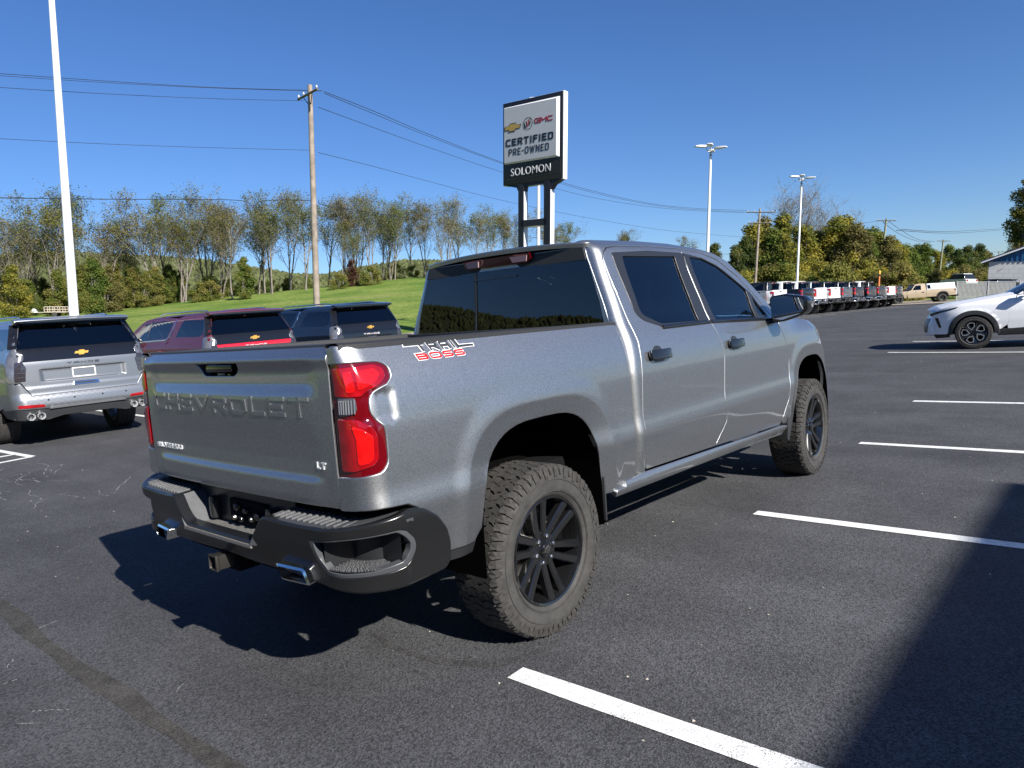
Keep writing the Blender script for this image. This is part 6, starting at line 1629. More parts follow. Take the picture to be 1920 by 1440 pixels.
    b = MB(); b.hexa([(-.95, -.8, .4), (-.6, -.8, .4), (-.6, .8, .4), (-.95, .8, .4), (-.85, -.72, 1.15), (-.6, -.72, 1.15), (-.6, .72, 1.15), (-.85, .72, 1.15)]); b.build('tailgate', P_, T, bevel=.05)
    b = MB(); b.hexa([(-.84, -.7, 1.16), (-.6, -.7, 1.16), (-.6, .7, 1.16), (-.84, .7, 1.16), (-.58, -.6, 1.46), (-.5, -.6, 1.46), (-.5, .6, 1.46), (-.58, .6, 1.46)]); b.build('rear_window', GLASSDK, T)
    b = MB(); b.box((1.3, 0, .42), (4.2, 1.3, .2)); b.box((1.3, 0, .36), (1.7, 1.55, .14)); b.build('underbody', DARK, T); b = MB(); b.box((.7, 0, .8), (2.6, 1.4, .4)); b.box((1.9, 0, .95), (.3, 1.3, .2)); b.build('cabin_trim', INTER, T)
    D = wheel_meshes(.352, .235, .242, 'loop5', 'cr')
    AL = mat('bright_machined_alloy', (.62, .63, .64), .25, metal=.85)
    ln = MB(); 
    def loop(pts, w):
        b = MB(); n = len(pts); vs = []
        for i in range(n):
            p0, p1, p2 = Vector(pts[i - 1]), Vector(pts[i]), Vector(pts[(i + 1) % n]); t = ((p1 - p0).normalized() + (p2 - p1).normalized()).normalized(); nr = Vector((-t.y, t.x)) * w / 2
            for (q, yy) in ((p1 + nr, -.008), (p1 - nr, -.008), (p1 - nr, .02), (p1 + nr, .02)): vs.append((q.x, D['yo'] + yy, q.y))
        b.add(vs, [(i * 4 + k, i * 4 + (k + 1) % 4, ((i + 1) % n) * 4 + (k + 1) % 4, ((i + 1) % n) * 4 + k) for i in range(n) for k in range(4)]); return b.mesh('alloy_loop', 40, True)
    LP = loop([(.07, .012), (.13, .050), (.195, .058), (.222, .0), (.19, -.075), (.12, -.055), (.10, -.02)], .017)
    def acc(w, k, D_):
        o = link('alloy_loop', LP, AL, w); o.matrix_local = Matrix.Rotation(-2 * PI * k / 5 + .3, 4, 'Y')
    for (x, sd) in ((2.70, -1), (0, -1), (2.70, 1), (0, 1)):
        make_wheel(D, T, (x, sd * .80, .352), flip=sd > 0, simple=True, accent=acc, rot=.35)
    return T
CR = build_cross()
tag(CR, 'white crossover with black wheel-arch cladding entering from the right edge', 'crossover')
p_ = (15.95, -.35)
hd = rad(99)
place(CR, 15.75 - math.cos(hd) * 2.70 + .80 * math.cos(hd - PI / 2) * 1.0, -.36 - math.sin(hd) * 2.70 + .80 * math.sin(hd - PI / 2), hd, 2.7)

# ------------------------------------------------------------------ old tan pickup with a white cap
def build_old():
    T = empty('old_pickup'); TAN = mat('tan_paint', (.36, .285, .19), .4, coat=.5, noise=(2, .08)); WC = mat('white_fibreglass', (.62, .66, .70), .45)
    OW = softtab([(.3, .88), (.6, .96), (.9, .98), (1.15, .95), (1.2, .93), (1.7, .72), (1.75, .65)], .3, 1.9, .01, .03)
    def P_(x, z): return (x, -ev(OW, z), z)
    bed = [(-1.05, .62), (-.45, .58)] + [p for p in arch(0, .45, .50, 2.4, .45, .45) if p[1] > .58] + [(.45, .55), (1.33, .55), (1.33, 1.20), (-1.08, 1.20)]
    cab = [(1.35, .52), (2.85, .50), (2.95, .9), (2.95, 1.12), (2.60, 1.18), (2.25, 1.66), (2.0, 1.73), (1.38, 1.74), (1.35, 1.2)]
    fen = [(2.97, .5)] + [p for p in arch(3.62, .45, .48, 2.4, .45, .45) if p[1] > .5] + [(4.3, .5), (4.45, .9), (4.40, 1.06), (2.97, 1.14)]
    win = rpoly([(1.75, 1.20), (2.50, 1.20), (2.20, 1.60), (1.75, 1.63)], .04); sw = rpoly([(.95, 1.26), (1.24, 1.26), (1.24, 1.62), (.98, 1.62)], .03)
    for mir in (False, True):
        panel('bed_side', bed, P_, TAN, T, sp=.1, depth=.03, mirror=mir)
        C_ = panel('cab_side', cab, P_, TAN, T, holes=[win], sp=.1, depth=.03, mirror=mir, out=(0, -1, .2)); panel('window_glass', win, offs(P_, -.01), GLASSDK, C_, sp=.12, depth=.01, er=.002, mirror=mir, out=(0, -1, .2))
        panel('fender', fen, P_, TAN, T, sp=.1, depth=.03, mirror=mir)
        panel('arch_flare', arch(0, .50, .55, 2.4, .45, .45) + arch(0, .42, .46, 2.4, .45, .45)[::-1], offs(P_, .03), BLACKPL, T, sp=.1, depth=.05, mirror=mir)
        panel('bed_cap_side', [(-1.05, 1.22), (1.28, 1.22), (1.25, 1.70), (-1.02, 1.70)], offs(P_, -.0), WC, T, holes=[sw], sp=.12, depth=.03, mirror=mir, out=(0, -1, .2)); panel('cap_window', sw, offs(P_, -.01), GLASSDK, T, sp=.2, depth=.01, er=.002, mirror=mir, out=(0, -1, .2))
        s_ = 1 if mir else -1
        b = MB(); b.box((-1.0, s_ * .94, 1.0), (.12, .06, .28)); b.build('tail_lamp', REDDARK, T, bevel=.01)
        b = MB(); b.box((2.2, s_ * 1.03, 1.05), (.02, .02, .03)); b.box((1.62, s_ * .985, .98), (.2, .03, .05)); b.build('door_handle', GLOSSBLK, T)
        for cx in (0, 3.62):
            b = MB(); b.lathe([(.58, .001), (.58, .43), (.9, .43)], 24, 'y', 0, PI, M=Matrix.Translation((cx, 0, .45)) @ Matrix.Rotation(0 if mir else PI, 4, 'Z')); b.build('wheel_well', LINER, T)
    b = MB(); b.box((.1, 0, 1.71), (2.3, 1.42, .06)); b.build('cap_roof', WC, T, bevel=.03)
    b = MB(); b.box((1.85, 0, 1.74), (.95, 1.28, .05)); b.build('roof', TAN, T, bevel=.02)
    b = MB(); b.hexa([(-1.10, -.93, .62), (-1.05, -.93, .62), (-1.05, .93, .62), (-1.10, .93, .62), (-1.10, -.93, 1.2), (-1.05, -.93, 1.2), (-1.05, .93, 1.2), (-1.10, .93, 1.2)]); b.build('tailgate', WHITE, T)
    b = MB(); b.box((-1.05, 0, 1.46), (.04, 1.4, .45)); b.build('cap_door', GLASSDK, T); b = MB(); b.box((-1.18, 0, .58), (.16, 1.85, .18)); b.build('rear_bumper', SATINBLK, T, bevel=.02)
    b = MB(); b.hexa([(2.95, -.93, .9), (4.45, -.85, .9), (4.45, .85, .9), (2.95, .93, .9), (2.95, -.93, 1.14), (4.40, -.85, 1.06), (4.40, .85, 1.06), (2.95, .93, 1.14)]); b.build('hood', TAN, T, bevel=.03)
    b = MB(); b.hexa([(2.55, -.85, 1.18), (2.62, -.85, 1.16), (2.62, .85, 1.16), (2.55, .85, 1.18), (2.2, -.65, 1.68), (2.24, -.65, 1.70), (2.24, .65, 1.70), (2.2, .65, 1.68)]); b.build('windscreen', GLASSDK, T)
    b = MB(); b.box((4.48, 0, .7), (.12, 1.7, .45)); b.build('front_bumper', CHROME, T, bevel=.03)
    b = MB(); b.box((1.6, 0, .60), (5.2, 1.3, .2)); b.build('underbody', DARK, T)
    D = wheel_meshes(.39, .26, .215, 'six', 'old')
    for (x, sd) in ((3.62, -1), (0, -1), (3.62, 1), (0, 1)): make_wheel(D, T, (x, sd * .80, .39), flip=sd > 0, simple=True)
    return T
OLD = build_old(); tag(OLD, 'tan old pickup with a white bed cap and black wheel flares', 'pickup truck')
q_ = at(1755, 66.5); hdv = -RH * .975 + FH * .22; place(OLD, q_.x, q_.y, math.atan2(hdv.y, hdv.x), 3.6)

# ------------------------------------------------------------------ the dealer sign
def build_sign():
    FWD = FH; 
    pr = sky_at(1057, 168, 28.0); pl = sky_at(943.5, 195, 30.0)
    wv = pr - pl; wv -= GRAV * wv.dot(GRAV); Wd = wv.length; ux = wv.normalized(); uz = GRAV.copy(); un = ux.cross(uz).normalized()   # outward, towards the viewer
    if un.dot(CAM_POS - pr) < 0: un = -un
    top = (pr.dot(uz) + pl.dot(uz)) / 2; h0 = 3.35
    base = pl - uz * pl.dot(uz) + uz * (top - h0)      # lower left corner of the cabinet
    g0 = at(995, 29); H0 = (base - g0).dot(uz)
    T = empty('pylon_sign'); th = .27; Mx = Matrix((ux, uz.cross(ux), uz)).transposed()
    # local frame: x along the face, y away from the viewer, z up; origin on the ground under the lower left corner
    if Mx.col[1].dot(un) > 0: pass
    yv = -un; M = Matrix((ux, yv, uz)).transposed().to_4x4(); M.translation = base - uz * (H0 + .2); T.matrix_world = M
    Z = H0 + .2; th = .27
    BLK = mat('sign_black', (.010, .011, .014), .35); FACE = mat('sign_silver_face', (.46, .47, .48), .45, metal=.2, noise=(.6, .05)); EDGE = mat('sign_white_metal', (.62, .63, .65), .35); TXT = mat('sign_dark_text', (.010, .012, .02), .5); GMR = mat('sign_dark_red', (.25, .008, .02), .4); SILV = mat('sign_pale_lettering', (.55, .56, .58), .5)
    b = MB(); b.box((Wd / 2, th / 2 + .02, Z + h0 / 2), (Wd, th, h0)); b.build('cabinet', EDGE, T, bevel=.02)
    b = MB(); b.box((Wd / 2, -.005, Z + h0 / 2), (Wd - .05, .06, h0 - .05)); b.build('front_panel', BLK, T, bevel=.008)
    fz0, fz1 = Z + .86, Z + h0 - .20; fx0, fx1 = .12, Wd - .15
    b = MB(); b.hexa([(fx0, -.03, fz0), (fx1, -.03, fz0), (fx1, .1, fz0), (fx0, .1, fz0), (fx0, -.03, fz1), (fx1, -.03, fz1), (fx1, .1, fz1), (fx0, .1, fz1)]); 
    b = MB(); o_ = [(fx0, fz0), (fx1, fz0), (fx1, fz1), (fx0, fz1)]; i_ = [(fx0 + .05, fz0 + .05), (fx1 - .10, fz0 + .06), (fx1 - .10, fz1 - .08), (fx0 + .04, fz1 - .05)]
    b.add([(x, -.03, z) for x, z in o_] + [(x, -.13, z) for x, z in i_], [(0, 1, 5, 4), (1, 2, 6, 5), (2, 3, 7, 6), (3, 0, 4, 7)]); b.build('face_frame', mat('sign_frame_white', (.78, .79, .80), .3), T)
    b = MB(); b.add([(x, -.131, z) for x, z in i_], [(0, 1, 2, 3)]); b.build('sign_face', FACE, T)
    def fn(u, v, h): return (u, -.133 - h, v)
    W2 = fx1 - .10 - fx0 - .04; x0 = fx0 + .04
    def addtext(s, u0, v0, hh, ww, th_, m_, nm='lettering', **k):
        b = MB(); stroke_text(b, s, fn, u0, v0, hh, ww, th_, 0, .012, **k); return b.build(nm, m_, T)
    H2 = fz1 - fz0
    addtext('CERTIFIED', x0 + .04 * W2, fz0 + .30 * H2, .125 * H2, .91 * W2, .062, TXT, gapf=.3)
    addtext('PRE-OWNED', x0 + .10 * W2, fz0 + .135 * H2, .115 * H2, .77 * W2, .032, TXT, gapf=.42)
    addtext('GMC', x0 + .60 * W2, fz0 + .615 * H2, .085 * H2, .335 * W2, .040, GMR, gapf=.12)
    cx, cz = x0 + .17 * W2, fz0 + .62 * H2
    b = MB(); b.prism([(u + cx, v + cz) for u, v in bowtie(.35 * W2, .15 * H2)], fn, 0, .012); b.build('emblem_outline', mat('emblem_dark', (.05, .05, .05), .4), T)
    b = MB(); b.prism([(u + cx, v + cz) for u, v in bowtie(.31 * W2, .115 * H2)], fn, .012, .02); b.build('emblem', GOLD, T)
    cx, cz = x0 + .475 * W2, fz0 + .64 * H2; R_ = .105 * H2
    b = MB(); n = 36; vs = []
    for i in range(n):
        a = 2 * PI * i / n
        for r2 in (R_, R_ - .022): vs.append((cx + math.cos(a) * r2 * 1.0, -.145, cz + math.sin(a) * r2))
    b.add(vs, [(2 * i, 2 * ((i + 1) % n), 2 * ((i + 1) % n) + 1, 2 * i + 1) for i in range(n)]); b.build('emblem_ring', TXT, T)
    for k, (mm) in enumerate((TXT, GMR, TXT)):
        ox = (k - 1) * R_ * .48; oz = (k - 1) * R_ * .22
        b = MB(); s0 = [(-.22, .55), (.16, .62), (.12, .1), (-.12, -.55), (-.30, -.1)]
        b.prism([(cx + ox + u * R_, cz + oz - .02 + v * R_) for u, v in s0], fn, .0, .012); b.build('emblem_shield', mm, T)
        b = MB(); b.prism([(cx + ox + u * R_, cz + oz - .02 + v * R_) for u, v in ((-.1, .45), (.02, .48), (-.05, -.1))], fn, .013, .018); b.build('shield_stripe', SILV, T)
    # name board in plain condensed capitals
    cu = bpy.data.curves.new('name_lettering', 'FONT'); cu.body = 'SOLOMON'; cu.size = .50; cu.extrude = .012; cu.space_character = 1.10; cu.align_x = 'CENTER'; cu.offset = -.004
    to = bpy.data.objects.new('tmp', cu); COL.objects.link(to); bpy.context.view_layer.update()
    me = bpy.data.meshes.new_from_object(to); bpy.data.objects.remove(to)
    me.name = 'name_lettering'; xs = [v.co.x for v in me.vertices]; wd = max(xs) - min(xs); k = (Wd * .66) / wd
    for v in me.vertices: v.co = Vector((v.co.x * k, v.co.z, v.co.y * .88))
    o = link('name_lettering', me, SILV, T); o.location = (Wd * .485, -.055, Z + .355)
    b = MB(); 
    for (u0, v0, u1, v1) in ((.08, Z + .24, Wd - .12, Z + .25), (.08, Z + .78, Wd - .12, Z + .79), (Wd - .125, Z + .24, Wd - .115, Z + .79)): b.box(((u0 + u1) / 2, -.04, (v0 + v1) / 2), (u1 - u0, .01, v1 - v0))
    b.build('name_panel_trim', mat('sign_trim_line', (.04, .042, .048), .3), T)
    # lower bracket and legs
    b = MB(); 
    lx0, lx1 = .27 * Wd, .70 * Wd
    fr = mat('sign_leg_black', (.012, .013, .016), .4)
    def leg(xa, xb, nm='leg'):
        b = MB(); b.box(((xa + xb) / 2, th / 2 + .03, Z / 2), (xb - xa, th * .95, Z)); o = b.build(nm, EDGE, T, bevel=.01)
        b = MB(); b.box(((xa + xb) / 2, .0, Z / 2), (xb - xa + .0, .05, Z)); b.build('leg_face', fr, o)
    leg(lx0, lx0 + .26); leg(lx1, lx1 + .30)
    for zz in (Z - 1.60, Z - 5.0):
        b = MB(); b.box(((lx0 + lx1 + .26) / 2, .20, zz), (lx1 - lx0, .36, .30)); o = b.build('cross_rail', EDGE, T, bevel=.02)
        b = MB(); b.box(((lx0 + lx1 + .26) / 2, .0, zz), (lx1 - lx0, .05, .26)); b.build('rail_face', fr, o)
    b = MB(); b.prism([(.06, Z + .02), (Wd - .06, Z + .02), (lx1 + .45, Z - .16), (lx1 + .30, Z - .34), (lx1 - .02, Z - .30), (lx1 - .06, Z - .10), (lx0 + .30, Z - .10), (lx0 + .26, Z - .30), (lx0, Z - .34), (lx0 - .12, Z - .12)], lambda u, v, h: (u, .03 + h, v), -.02, th * .9); b.build('bottom_fairing', fr, T)
    tag(T, 'tall black dealer sign with a silver face on twin posts behind the pickup cab', 'sign'); return T
build_sign()

# ------------------------------------------------------------------ poles, lamps and wires
WPOLE = mat('white_pole_paint', (.74, .75, .76), .4); WOOD = mat('weathered_wood', (.235, .195, .16), .9, noise=(2.5, .35, 8)); WOODG = mat('greenish_wood', (.20, .21, .15), .9, noise=(3, .3, 6))
LAMPH = mat('lamp_housing', (.66, .67, .68), .4)
def upright(name, p):
    r = empty(name); r.matrix_world = Matrix.Translation(p) @ GRAV.to_track_quat('Z', 'Y').to_matrix().to_4x4(); return r
def light_pole(px, depth, H, r0, r1, label, heads=True, yaw=0):
    p = at(px, depth); T = upright('light_pole', p)
    b = MB(); b.tube([(0, 0, -.2), (0, 0, H * .5), (0, 0, H)], [r0, (r0 + r1) / 2, r1], 16); b.build('pole', WPOLE, T, smooth=60)
    b = MB(); b.tube([(0, 0, -.3), (0, 0, .7)], .30, 18); b.build('concrete_base', KERB, T, smooth=50)
    b = MB(); b.tube([(0, 0, H), (0, 0, H + .04)], r1 * 1.25, 12); b.build('pole_cap', SATINBLK, T)
    if heads:
        b = MB(); b.tube([(0, 0, H), (0, 0, H + .45)], .045, 8); b.build('mast_head', mat('grey_bracket', (.3, .3, .3), .5), T)
        for a, rr, zz in ((yaw, .62, .50), (yaw + 2.1, .62, .62), (yaw + PI, .62, .62), (yaw - 2.0, .55, .50)):
            c, s_ = math.cos(a), math.sin(a)
            A = MB(); A.tube([(0, 0, H + .25), (c * .18, s_ * .18, H + .22), (c * .30, s_ * .30, H + .42)], .030, 6); A.build('bracket_arm', LAMPH, T)
            M3 = Matrix.Rotation(a, 3, 'Z')
            b = MB(); pts = []
            for (x, w, z0, z1) in ((.22, .10, .0, .05), (.36, .17, -.03, .09), (.75, .18, -.02, .08), (.98, .12, .0, .05)):
                for (y, z) in ((-w, z0), (w, z0), (w * .9, z1), (-w * .9, z1)): pts.append(M3 @ Vector((x, y, 0)) + Vector((0, 0, H + zz - .15 + z)))
            b.add(pts, [(i * 4 + k, i * 4 + (k + 1) % 4, (i + 1) * 4 + (k + 1) % 4, (i + 1) * 4 + k) for i in range(3) for k in range(4)] + [(3, 2, 1, 0), (12, 13, 14, 15)])
            b.build('lamp_head', LAMPH, T, bevel=.015)
    tag(T, label, 'light pole', 'light poles of the car lot'); return T
def H_of(px, depth, top):
    p = at(px, depth); t = sky_at(px, top, depth); return (t - p).dot(GRAV)
light_pole(131, 16.8, H_of(110, 16.8, 8), .115, .06, 'white light pole rising from behind the silver SUV, its head cut off by the frame', heads=False)
light_pole(1003, 33.5, H_of(1003, 33.5, 228), .085, .06, 'white light pole standing behind the dealer sign')
light_pole(1318, 43, H_of(1318, 43, 300), .105, .07, 'white light pole with cluster head, just above the cab roof of the grey pickup')
light_pole(1487, 54.5, H_of(1487, 54.5, 350), .095, .065, 'white light pole with cluster head in front of the wood on the right')
def util_pole(px, depth, top, r, arms, label, lean=0.0, m_=None, yaw=None):
    m_ = m_ or WOOD; p = at(px, depth); T = upright('utility_pole', p); H = H_of(px, depth, top); T.matrix_world = T.matrix_world @ Matrix.Rotation(lean, 4, FH if False else 'X')
    T.matrix_world = Matrix.Translation(p) @ Matrix.Rotation(lean, 4, FH) @ GRAV.to_track_quat('Z', 'Y').to_matrix().to_4x4()
    b = MB(); b.tube([(0, 0, -.3), (0, 0, H * .5), (0, 0, H)], [r, r * .85, r * .68], 12); b.build('pole', m_, T, smooth=60)
    for (dz, L, vec) in arms:
        inv = T.matrix_world.to_3x3().inverted(); d = (inv @ vec).normalized(); c = Vector((0, 0, H - dz))
        q = Matrix((d, d.cross(Vector((0, 0, 1))).normalized() * -1, Vector((0, 0, 1)))).transposed()
        off = d.cross(Vector((0, 0, 1))).normalized() * (r * .8)
        b = MB(); b.tube([c + off - d * L / 2, c + off + d * L / 2], .065, 4); b.build('cross_arm', mat('dark_crossarm', (.11, .10, .085), .85, noise=(4, .2)), T)
        for k in (-.46, -.2, .46):
            b = MB(); b.lathe([(0, .02), (.05, .05), (.09, .045), (.13, .02), (.15, .001)], 10, 'z', M=Matrix.Translation(c + off + d * (L * k) + Vector((0, 0, .06)))); b.build('insulator', mat('pale_insulator', (.55, .56, .55), .3), T)
        b = MB(); b.tube([c + off + d * .55, c - Vector((0, 0, .55))], .02, 5); b.tube([c + off - d * .55, c - Vector((0, 0, .55))], .02, 5); b.build('arm_brace', DARK, T)
    b = MB(); b.box((r * .9, 0, H * .66), (.06, .08, .28)); b.build('cable_clamp', DARK, T)
    tag(T, label, 'utility pole', 'wooden utility poles'); return T, H
armv = (RH * .45 + FH * .9).normalized()
util_pole(592, 36, 176, .165, [(.45, 2.3, (RH * .62 - FH * .78).normalized())], 'weathered wooden utility pole with a tilted crossarm, left of the dealer sign', lean=0.0)
util_pole(1409, 84, 395, .17, [(.4, 3.1, RH), (1.6, 2.6, RH)], 'grey utility pole with two crossarms between the two light poles', lean=rad(1.5))
util_pole(1640, 100, 413, .19, [(.25, 2.6, RH)], 'leaning greenish utility pole above the far pickups', lean=rad(3.0), m_=WOODG)
util_pole(1752, 140, 451, .19, [(.25, 2.5, RH)], 'thinner distant utility pole above the tan pickup', lean=rad(2.5), m_=WOODG)
util_pole(1804, 170, 485, .13, [], 'short distant pole without a crossarm right of the tan pickup', m_=WOODG)
util_pole(1862, 240, 472, .2, [(.3, 3.5, RH)], 'farthest utility pole, its crossarm just left of the tall dark tree')
p = at(1832, 150); T = upright('street_lamp', p); H = H_of(1832, 150, 468)
b = MB(); b.tube([(0, 0, 0), (0, 0, H - .3), (.3, 0, H), (1.6, 0, H + .1)], .09, 6); b.build('pole', KERB, T); b = MB(); b.box((1.8, 0, H + .1), (.7, .25, .12)); b.build('lamp_head', LAMPH, T); tag(T, 'thin distant street lamp with a curved arm left of the blue-roofed building', 'street lamp')
p = at(648, 135); T = upright('street_lamp', p); H = H_of(648, 135, 468)
b = MB(); b.tube([(0, 0, 0), (0, 0, H - .3), (.3, 0, H), (1.5, 0, H + .1)], .08, 6); b.build('pole', KERB, T); b = MB(); b.box((1.7, 0, H + .1), (.7, .25, .12)); b.build('lamp_head', LAMPH, T); tag(T, 'thin distant street lamp between the crest trees right of the wooden pole', 'street lamp')
WIRE = mat('wire_black', (.015, .015, .016), .6)
def wire(pts, r, label, group='overhead wires'):
    P3 = [sky_at(*q) for q in pts]; out = []
    for i in range(len(P3) - 1):
        for k in range(10):
            t = k / 10; p0 = P3[max(i - 1, 0)]; p1 = P3[i]; p2 = P3[i + 1]; p3 = P3[min(i + 2, len(P3) - 1)]
            out.append(.5 * ((2 * p1) + (p2 - p0) * t + (2 * p0 - 5 * p1 + 4 * p2 - p3) * t * t + (3 * p1 - p0 - 3 * p2 + p3) * t ** 3))
    out.append(P3[-1]); b = MB(); b.tube(out, r, 5); o = b.build('overhead_wire', WIRE, smooth=60); tag(o, label, 'wire', group)
wire([(-60, 134, 25), (0, 138, 26), (200, 152, 30), (400, 164, 33), (606, 170, 36)], .011, 'upper of the two top wires running left from the wooden pole')
wire([(-60, 138, 25), (0, 142, 26), (200, 155, 30), (400, 165, 33), (602, 171, 36)], .009, 'lower of the two top wires running left from the wooden pole')
wire([(-60, 160, 25.5), (0, 164, 26.5), (200, 176, 30.5), (400, 185, 33.5), (570, 189, 36.6)], .010, 'single wire reaching the left end of the tilted crossarm')
wire([(-60, 256, 26), (0, 260, 27), (200, 270, 31), (400, 277, 33.5), (592, 282, 36)], .009, 'thin wire leaving the middle of the wooden pole to the left')
wire([(-60, 370, 26), (0, 371, 27), (200, 373.5, 31), (350, 374, 33), (450, 376, 34.2), (474, 386, 34.5), (498, 376, 34.8), (592, 375.5, 36)], .017, 'thick telephone cable with a small drip loop left of the wooden pole')
wire([(608, 172, 35.7), (700, 208, 43), (800, 250, 52), (943, 305, 62), (1100, 355, 72), (1250, 386, 79), (1403, 395, 84)], .018, 'uppermost wire running right from the crossarm behind the dealer sign')
wire([(608, 175, 36), (700, 213, 43.5), (800, 254, 52.5), (943, 307, 62.5), (1100, 358, 72.5), (1250, 388, 79.5), (1403, 398, 84.3)], .016, 'second wire running right from the crossarm behind the dealer sign')
wire([(597, 201, 36.6), (700, 239, 44), (800, 275, 52.5), (943, 323, 62.5), (1100, 368, 72), (1250, 391, 79.5), (1395, 399, 84)], .015, 'third wire running right, below the pair from the crossarm')
wire([(597, 286, 36), (700, 312, 44), (800, 339, 52.5), (943, 376, 62.5), (1100, 408, 72), (1250, 432, 79.5), (1400, 445, 84)], .013, 'thin middle wire running right from the wooden pole')
wire([(597, 377, 36), (612, 386, 37), (700, 399, 44), (800, 414, 52.5), (950, 438, 62.5), (1100, 458, 72), (1250, 472, 79.5), (1410, 478, 84)], .018, 'lowest cable running right from the wooden pole over the treetops')
wire([(1432, 397, 84), (1540, 424, 92), (1652, 414, 100)], .02, 'wire between the two right-hand utility poles'); wire([(1668, 416, 100), (1690, 432, 110), (1722, 449, 125), (1752, 453, 140)], .03, 'sagging wire from the leaning pole to the next, upper')
wire([(1655, 416, 100), (1685, 438, 112), (1720, 452, 127), (1745, 454, 140)], .03, 'sagging wire from the leaning pole to the next, lower'); wire([(1690, 430, 110), (1780, 434, 170), (1878, 429, 240)], .045, 'faint high wire crossing the sky on the right, upper'); wire([(1680, 432, 110), (1790, 437, 170), (1878, 431, 240)], .045, 'faint high wire crossing the sky on the right, lower')
# orange marker post
p = at(1640, 64); T = upright('marker_post', p); H = H_of(1643, 64, 506)
b = MB(); b.tube([(0, 0, 0), (0, 0, H - .5)], .085, 10); b.build('post', mat('orange_post', (.55, .17, .05), .6), T, smooth=60); b = MB(); b.tube([(0, 0, H - .55), (0, 0, H - .4)], .10, 10); b.build('band', SATINBLK, T)
b = MB(); b.lathe([(H - .4, .10), (H - .15, .09), (H, .001)], 10, 'z'); b.build('cap', mat('yellow_cap', (.6, .34, .03), .5), T, smooth=60); tag(T, 'orange marker post with a yellow cap rising behind the far pickups', 'post')

# ------------------------------------------------------------------ building, fence, far vehicles
def frame_at(px, depth, ux):
    p = at(px, depth); u = (ux - GRAV * ux.dot(GRAV)).normalized(); v = GRAV.cross(u).normalized(); M = Matrix((u, v, GRAV)).transposed().to_4x4(); M.translation = p; return M
def block_mat():
    M = bpy.data.materials.new('painted_block_wall'); M.use_nodes = True; n = M.node_tree.nodes; l = M.node_tree.links; b = n['Principled BSDF']
    tc = n.new('ShaderNodeTexCoord'); mp = n.new('ShaderNodeMapping'); mp.inputs['Rotation'].default_value = (rad(90), 0, 0); l.new(tc.outputs['Object'], mp.inputs['Vector'])
    br = n.new('ShaderNodeTexBrick'); br.inputs['Color1'].default_value = (.52, .52, .51, 1); br.inputs['Color2'].default_value = (.48, .48, .48, 1); br.inputs['Mortar'].default_value = (.36, .36, .37, 1); br.inputs['Scale'].default_value = 1; br.inputs['Brick Width'].default_value = .8; br.inputs['Row Height'].default_value = .2 * 2; br.inputs['Mortar Size'].default_value = .02
    l.new(mp.outputs[0], br.inputs['Vector']); l.new(br.outputs['Color'], b.inputs['Base Color']); b.inputs['Roughness'].default_value = .85; return M
M = frame_at(1843, 70, RH * .80 - FH * .60); T = empty('building'); T.matrix_world = M
H_ = H_of(1843, 70, 492); Wb = 17.0; Ht = H_ + 3.4; BW = block_mat(); BLUE = mat('blue_metal', (.012, .075, .19), .4, metal=.2, noise=(1, .12))
b = MB(); b.box((Wb / 2, 6, H_ / 2 - .5), (Wb, 12, H_ + 1)); b.build('block_wall', BW, T)
GBL = MB(); GBL.prism([(-.15, H_ + .01), (Wb + .15, H_ + .01), (Wb / 2, Ht)], lambda u, v, h: (u, h, v), -.02, 12); GB_ = GBL.build('gable', BLUE, T)
for k in range(42):
    x = .2 + k * .4; zt = H_ + (Ht - H_) * (1 - abs(x - Wb / 2) / (Wb / 2)) - .12
    if zt > H_ + .1: b = MB(); b.box((x, -.06, (H_ + zt) / 2), (.14, .09, zt - H_)); b.build('siding_rib', mat('blue_rib', (.02, .11, .25), .35, metal=.2), GB_)
RFW = mat('white_fascia', (.62, .63, .65), .5); RFD = mat('dark_blue_roof', (.03, .04, .06), .5)
for s_ in (0, 1):
    x0_, x1_ = (-.6, Wb / 2) if s_ == 0 else (Wb + .6, Wb / 2); z0_ = H_ - .05 - .05
    b = MB(); b.hexa([(x0_, -.45, z0_ + .02), (x1_, -.45, Ht + .12), (x1_, 12.5, Ht + .12), (x0_, 12.5, z0_ + .02), (x0_, -.45, z0_ + .20), (x1_, -.45, Ht + .32), (x1_, 12.5, Ht + .32), (x0_, 12.5, z0_ + .20)]); R_ = b.build('roof', RFD, T)
    b = MB(); b.hexa([(x0_, -.50, z0_ - .04), (x1_, -.50, Ht + .04), (x1_, -.455, Ht + .04), (x0_, -.455, z0_ - .04), (x0_, -.50, z0_ + .09), (x1_, -.50, Ht + .20), (x1_, -.455, Ht + .20), (x0_, -.455, z0_ + .09)]); b.build('fascia', RFW, R_)
for (x, z) in ((.9, H_ - .8), (1.2, H_ - 1.75), (4.6, H_ - 1.7), (.7, H_ - 2.6)):
    b = MB(); b.box((x, -.02, z), (.5, .015, .03), Matrix.Rotation(rad(-32), 3, 'Y')); b.build('wall_stain', mat('dark_stain', (.12, .11, .10), .8), T)
tag(T, 'white block building with a blue metal gable and blue roof at the right edge', 'building')
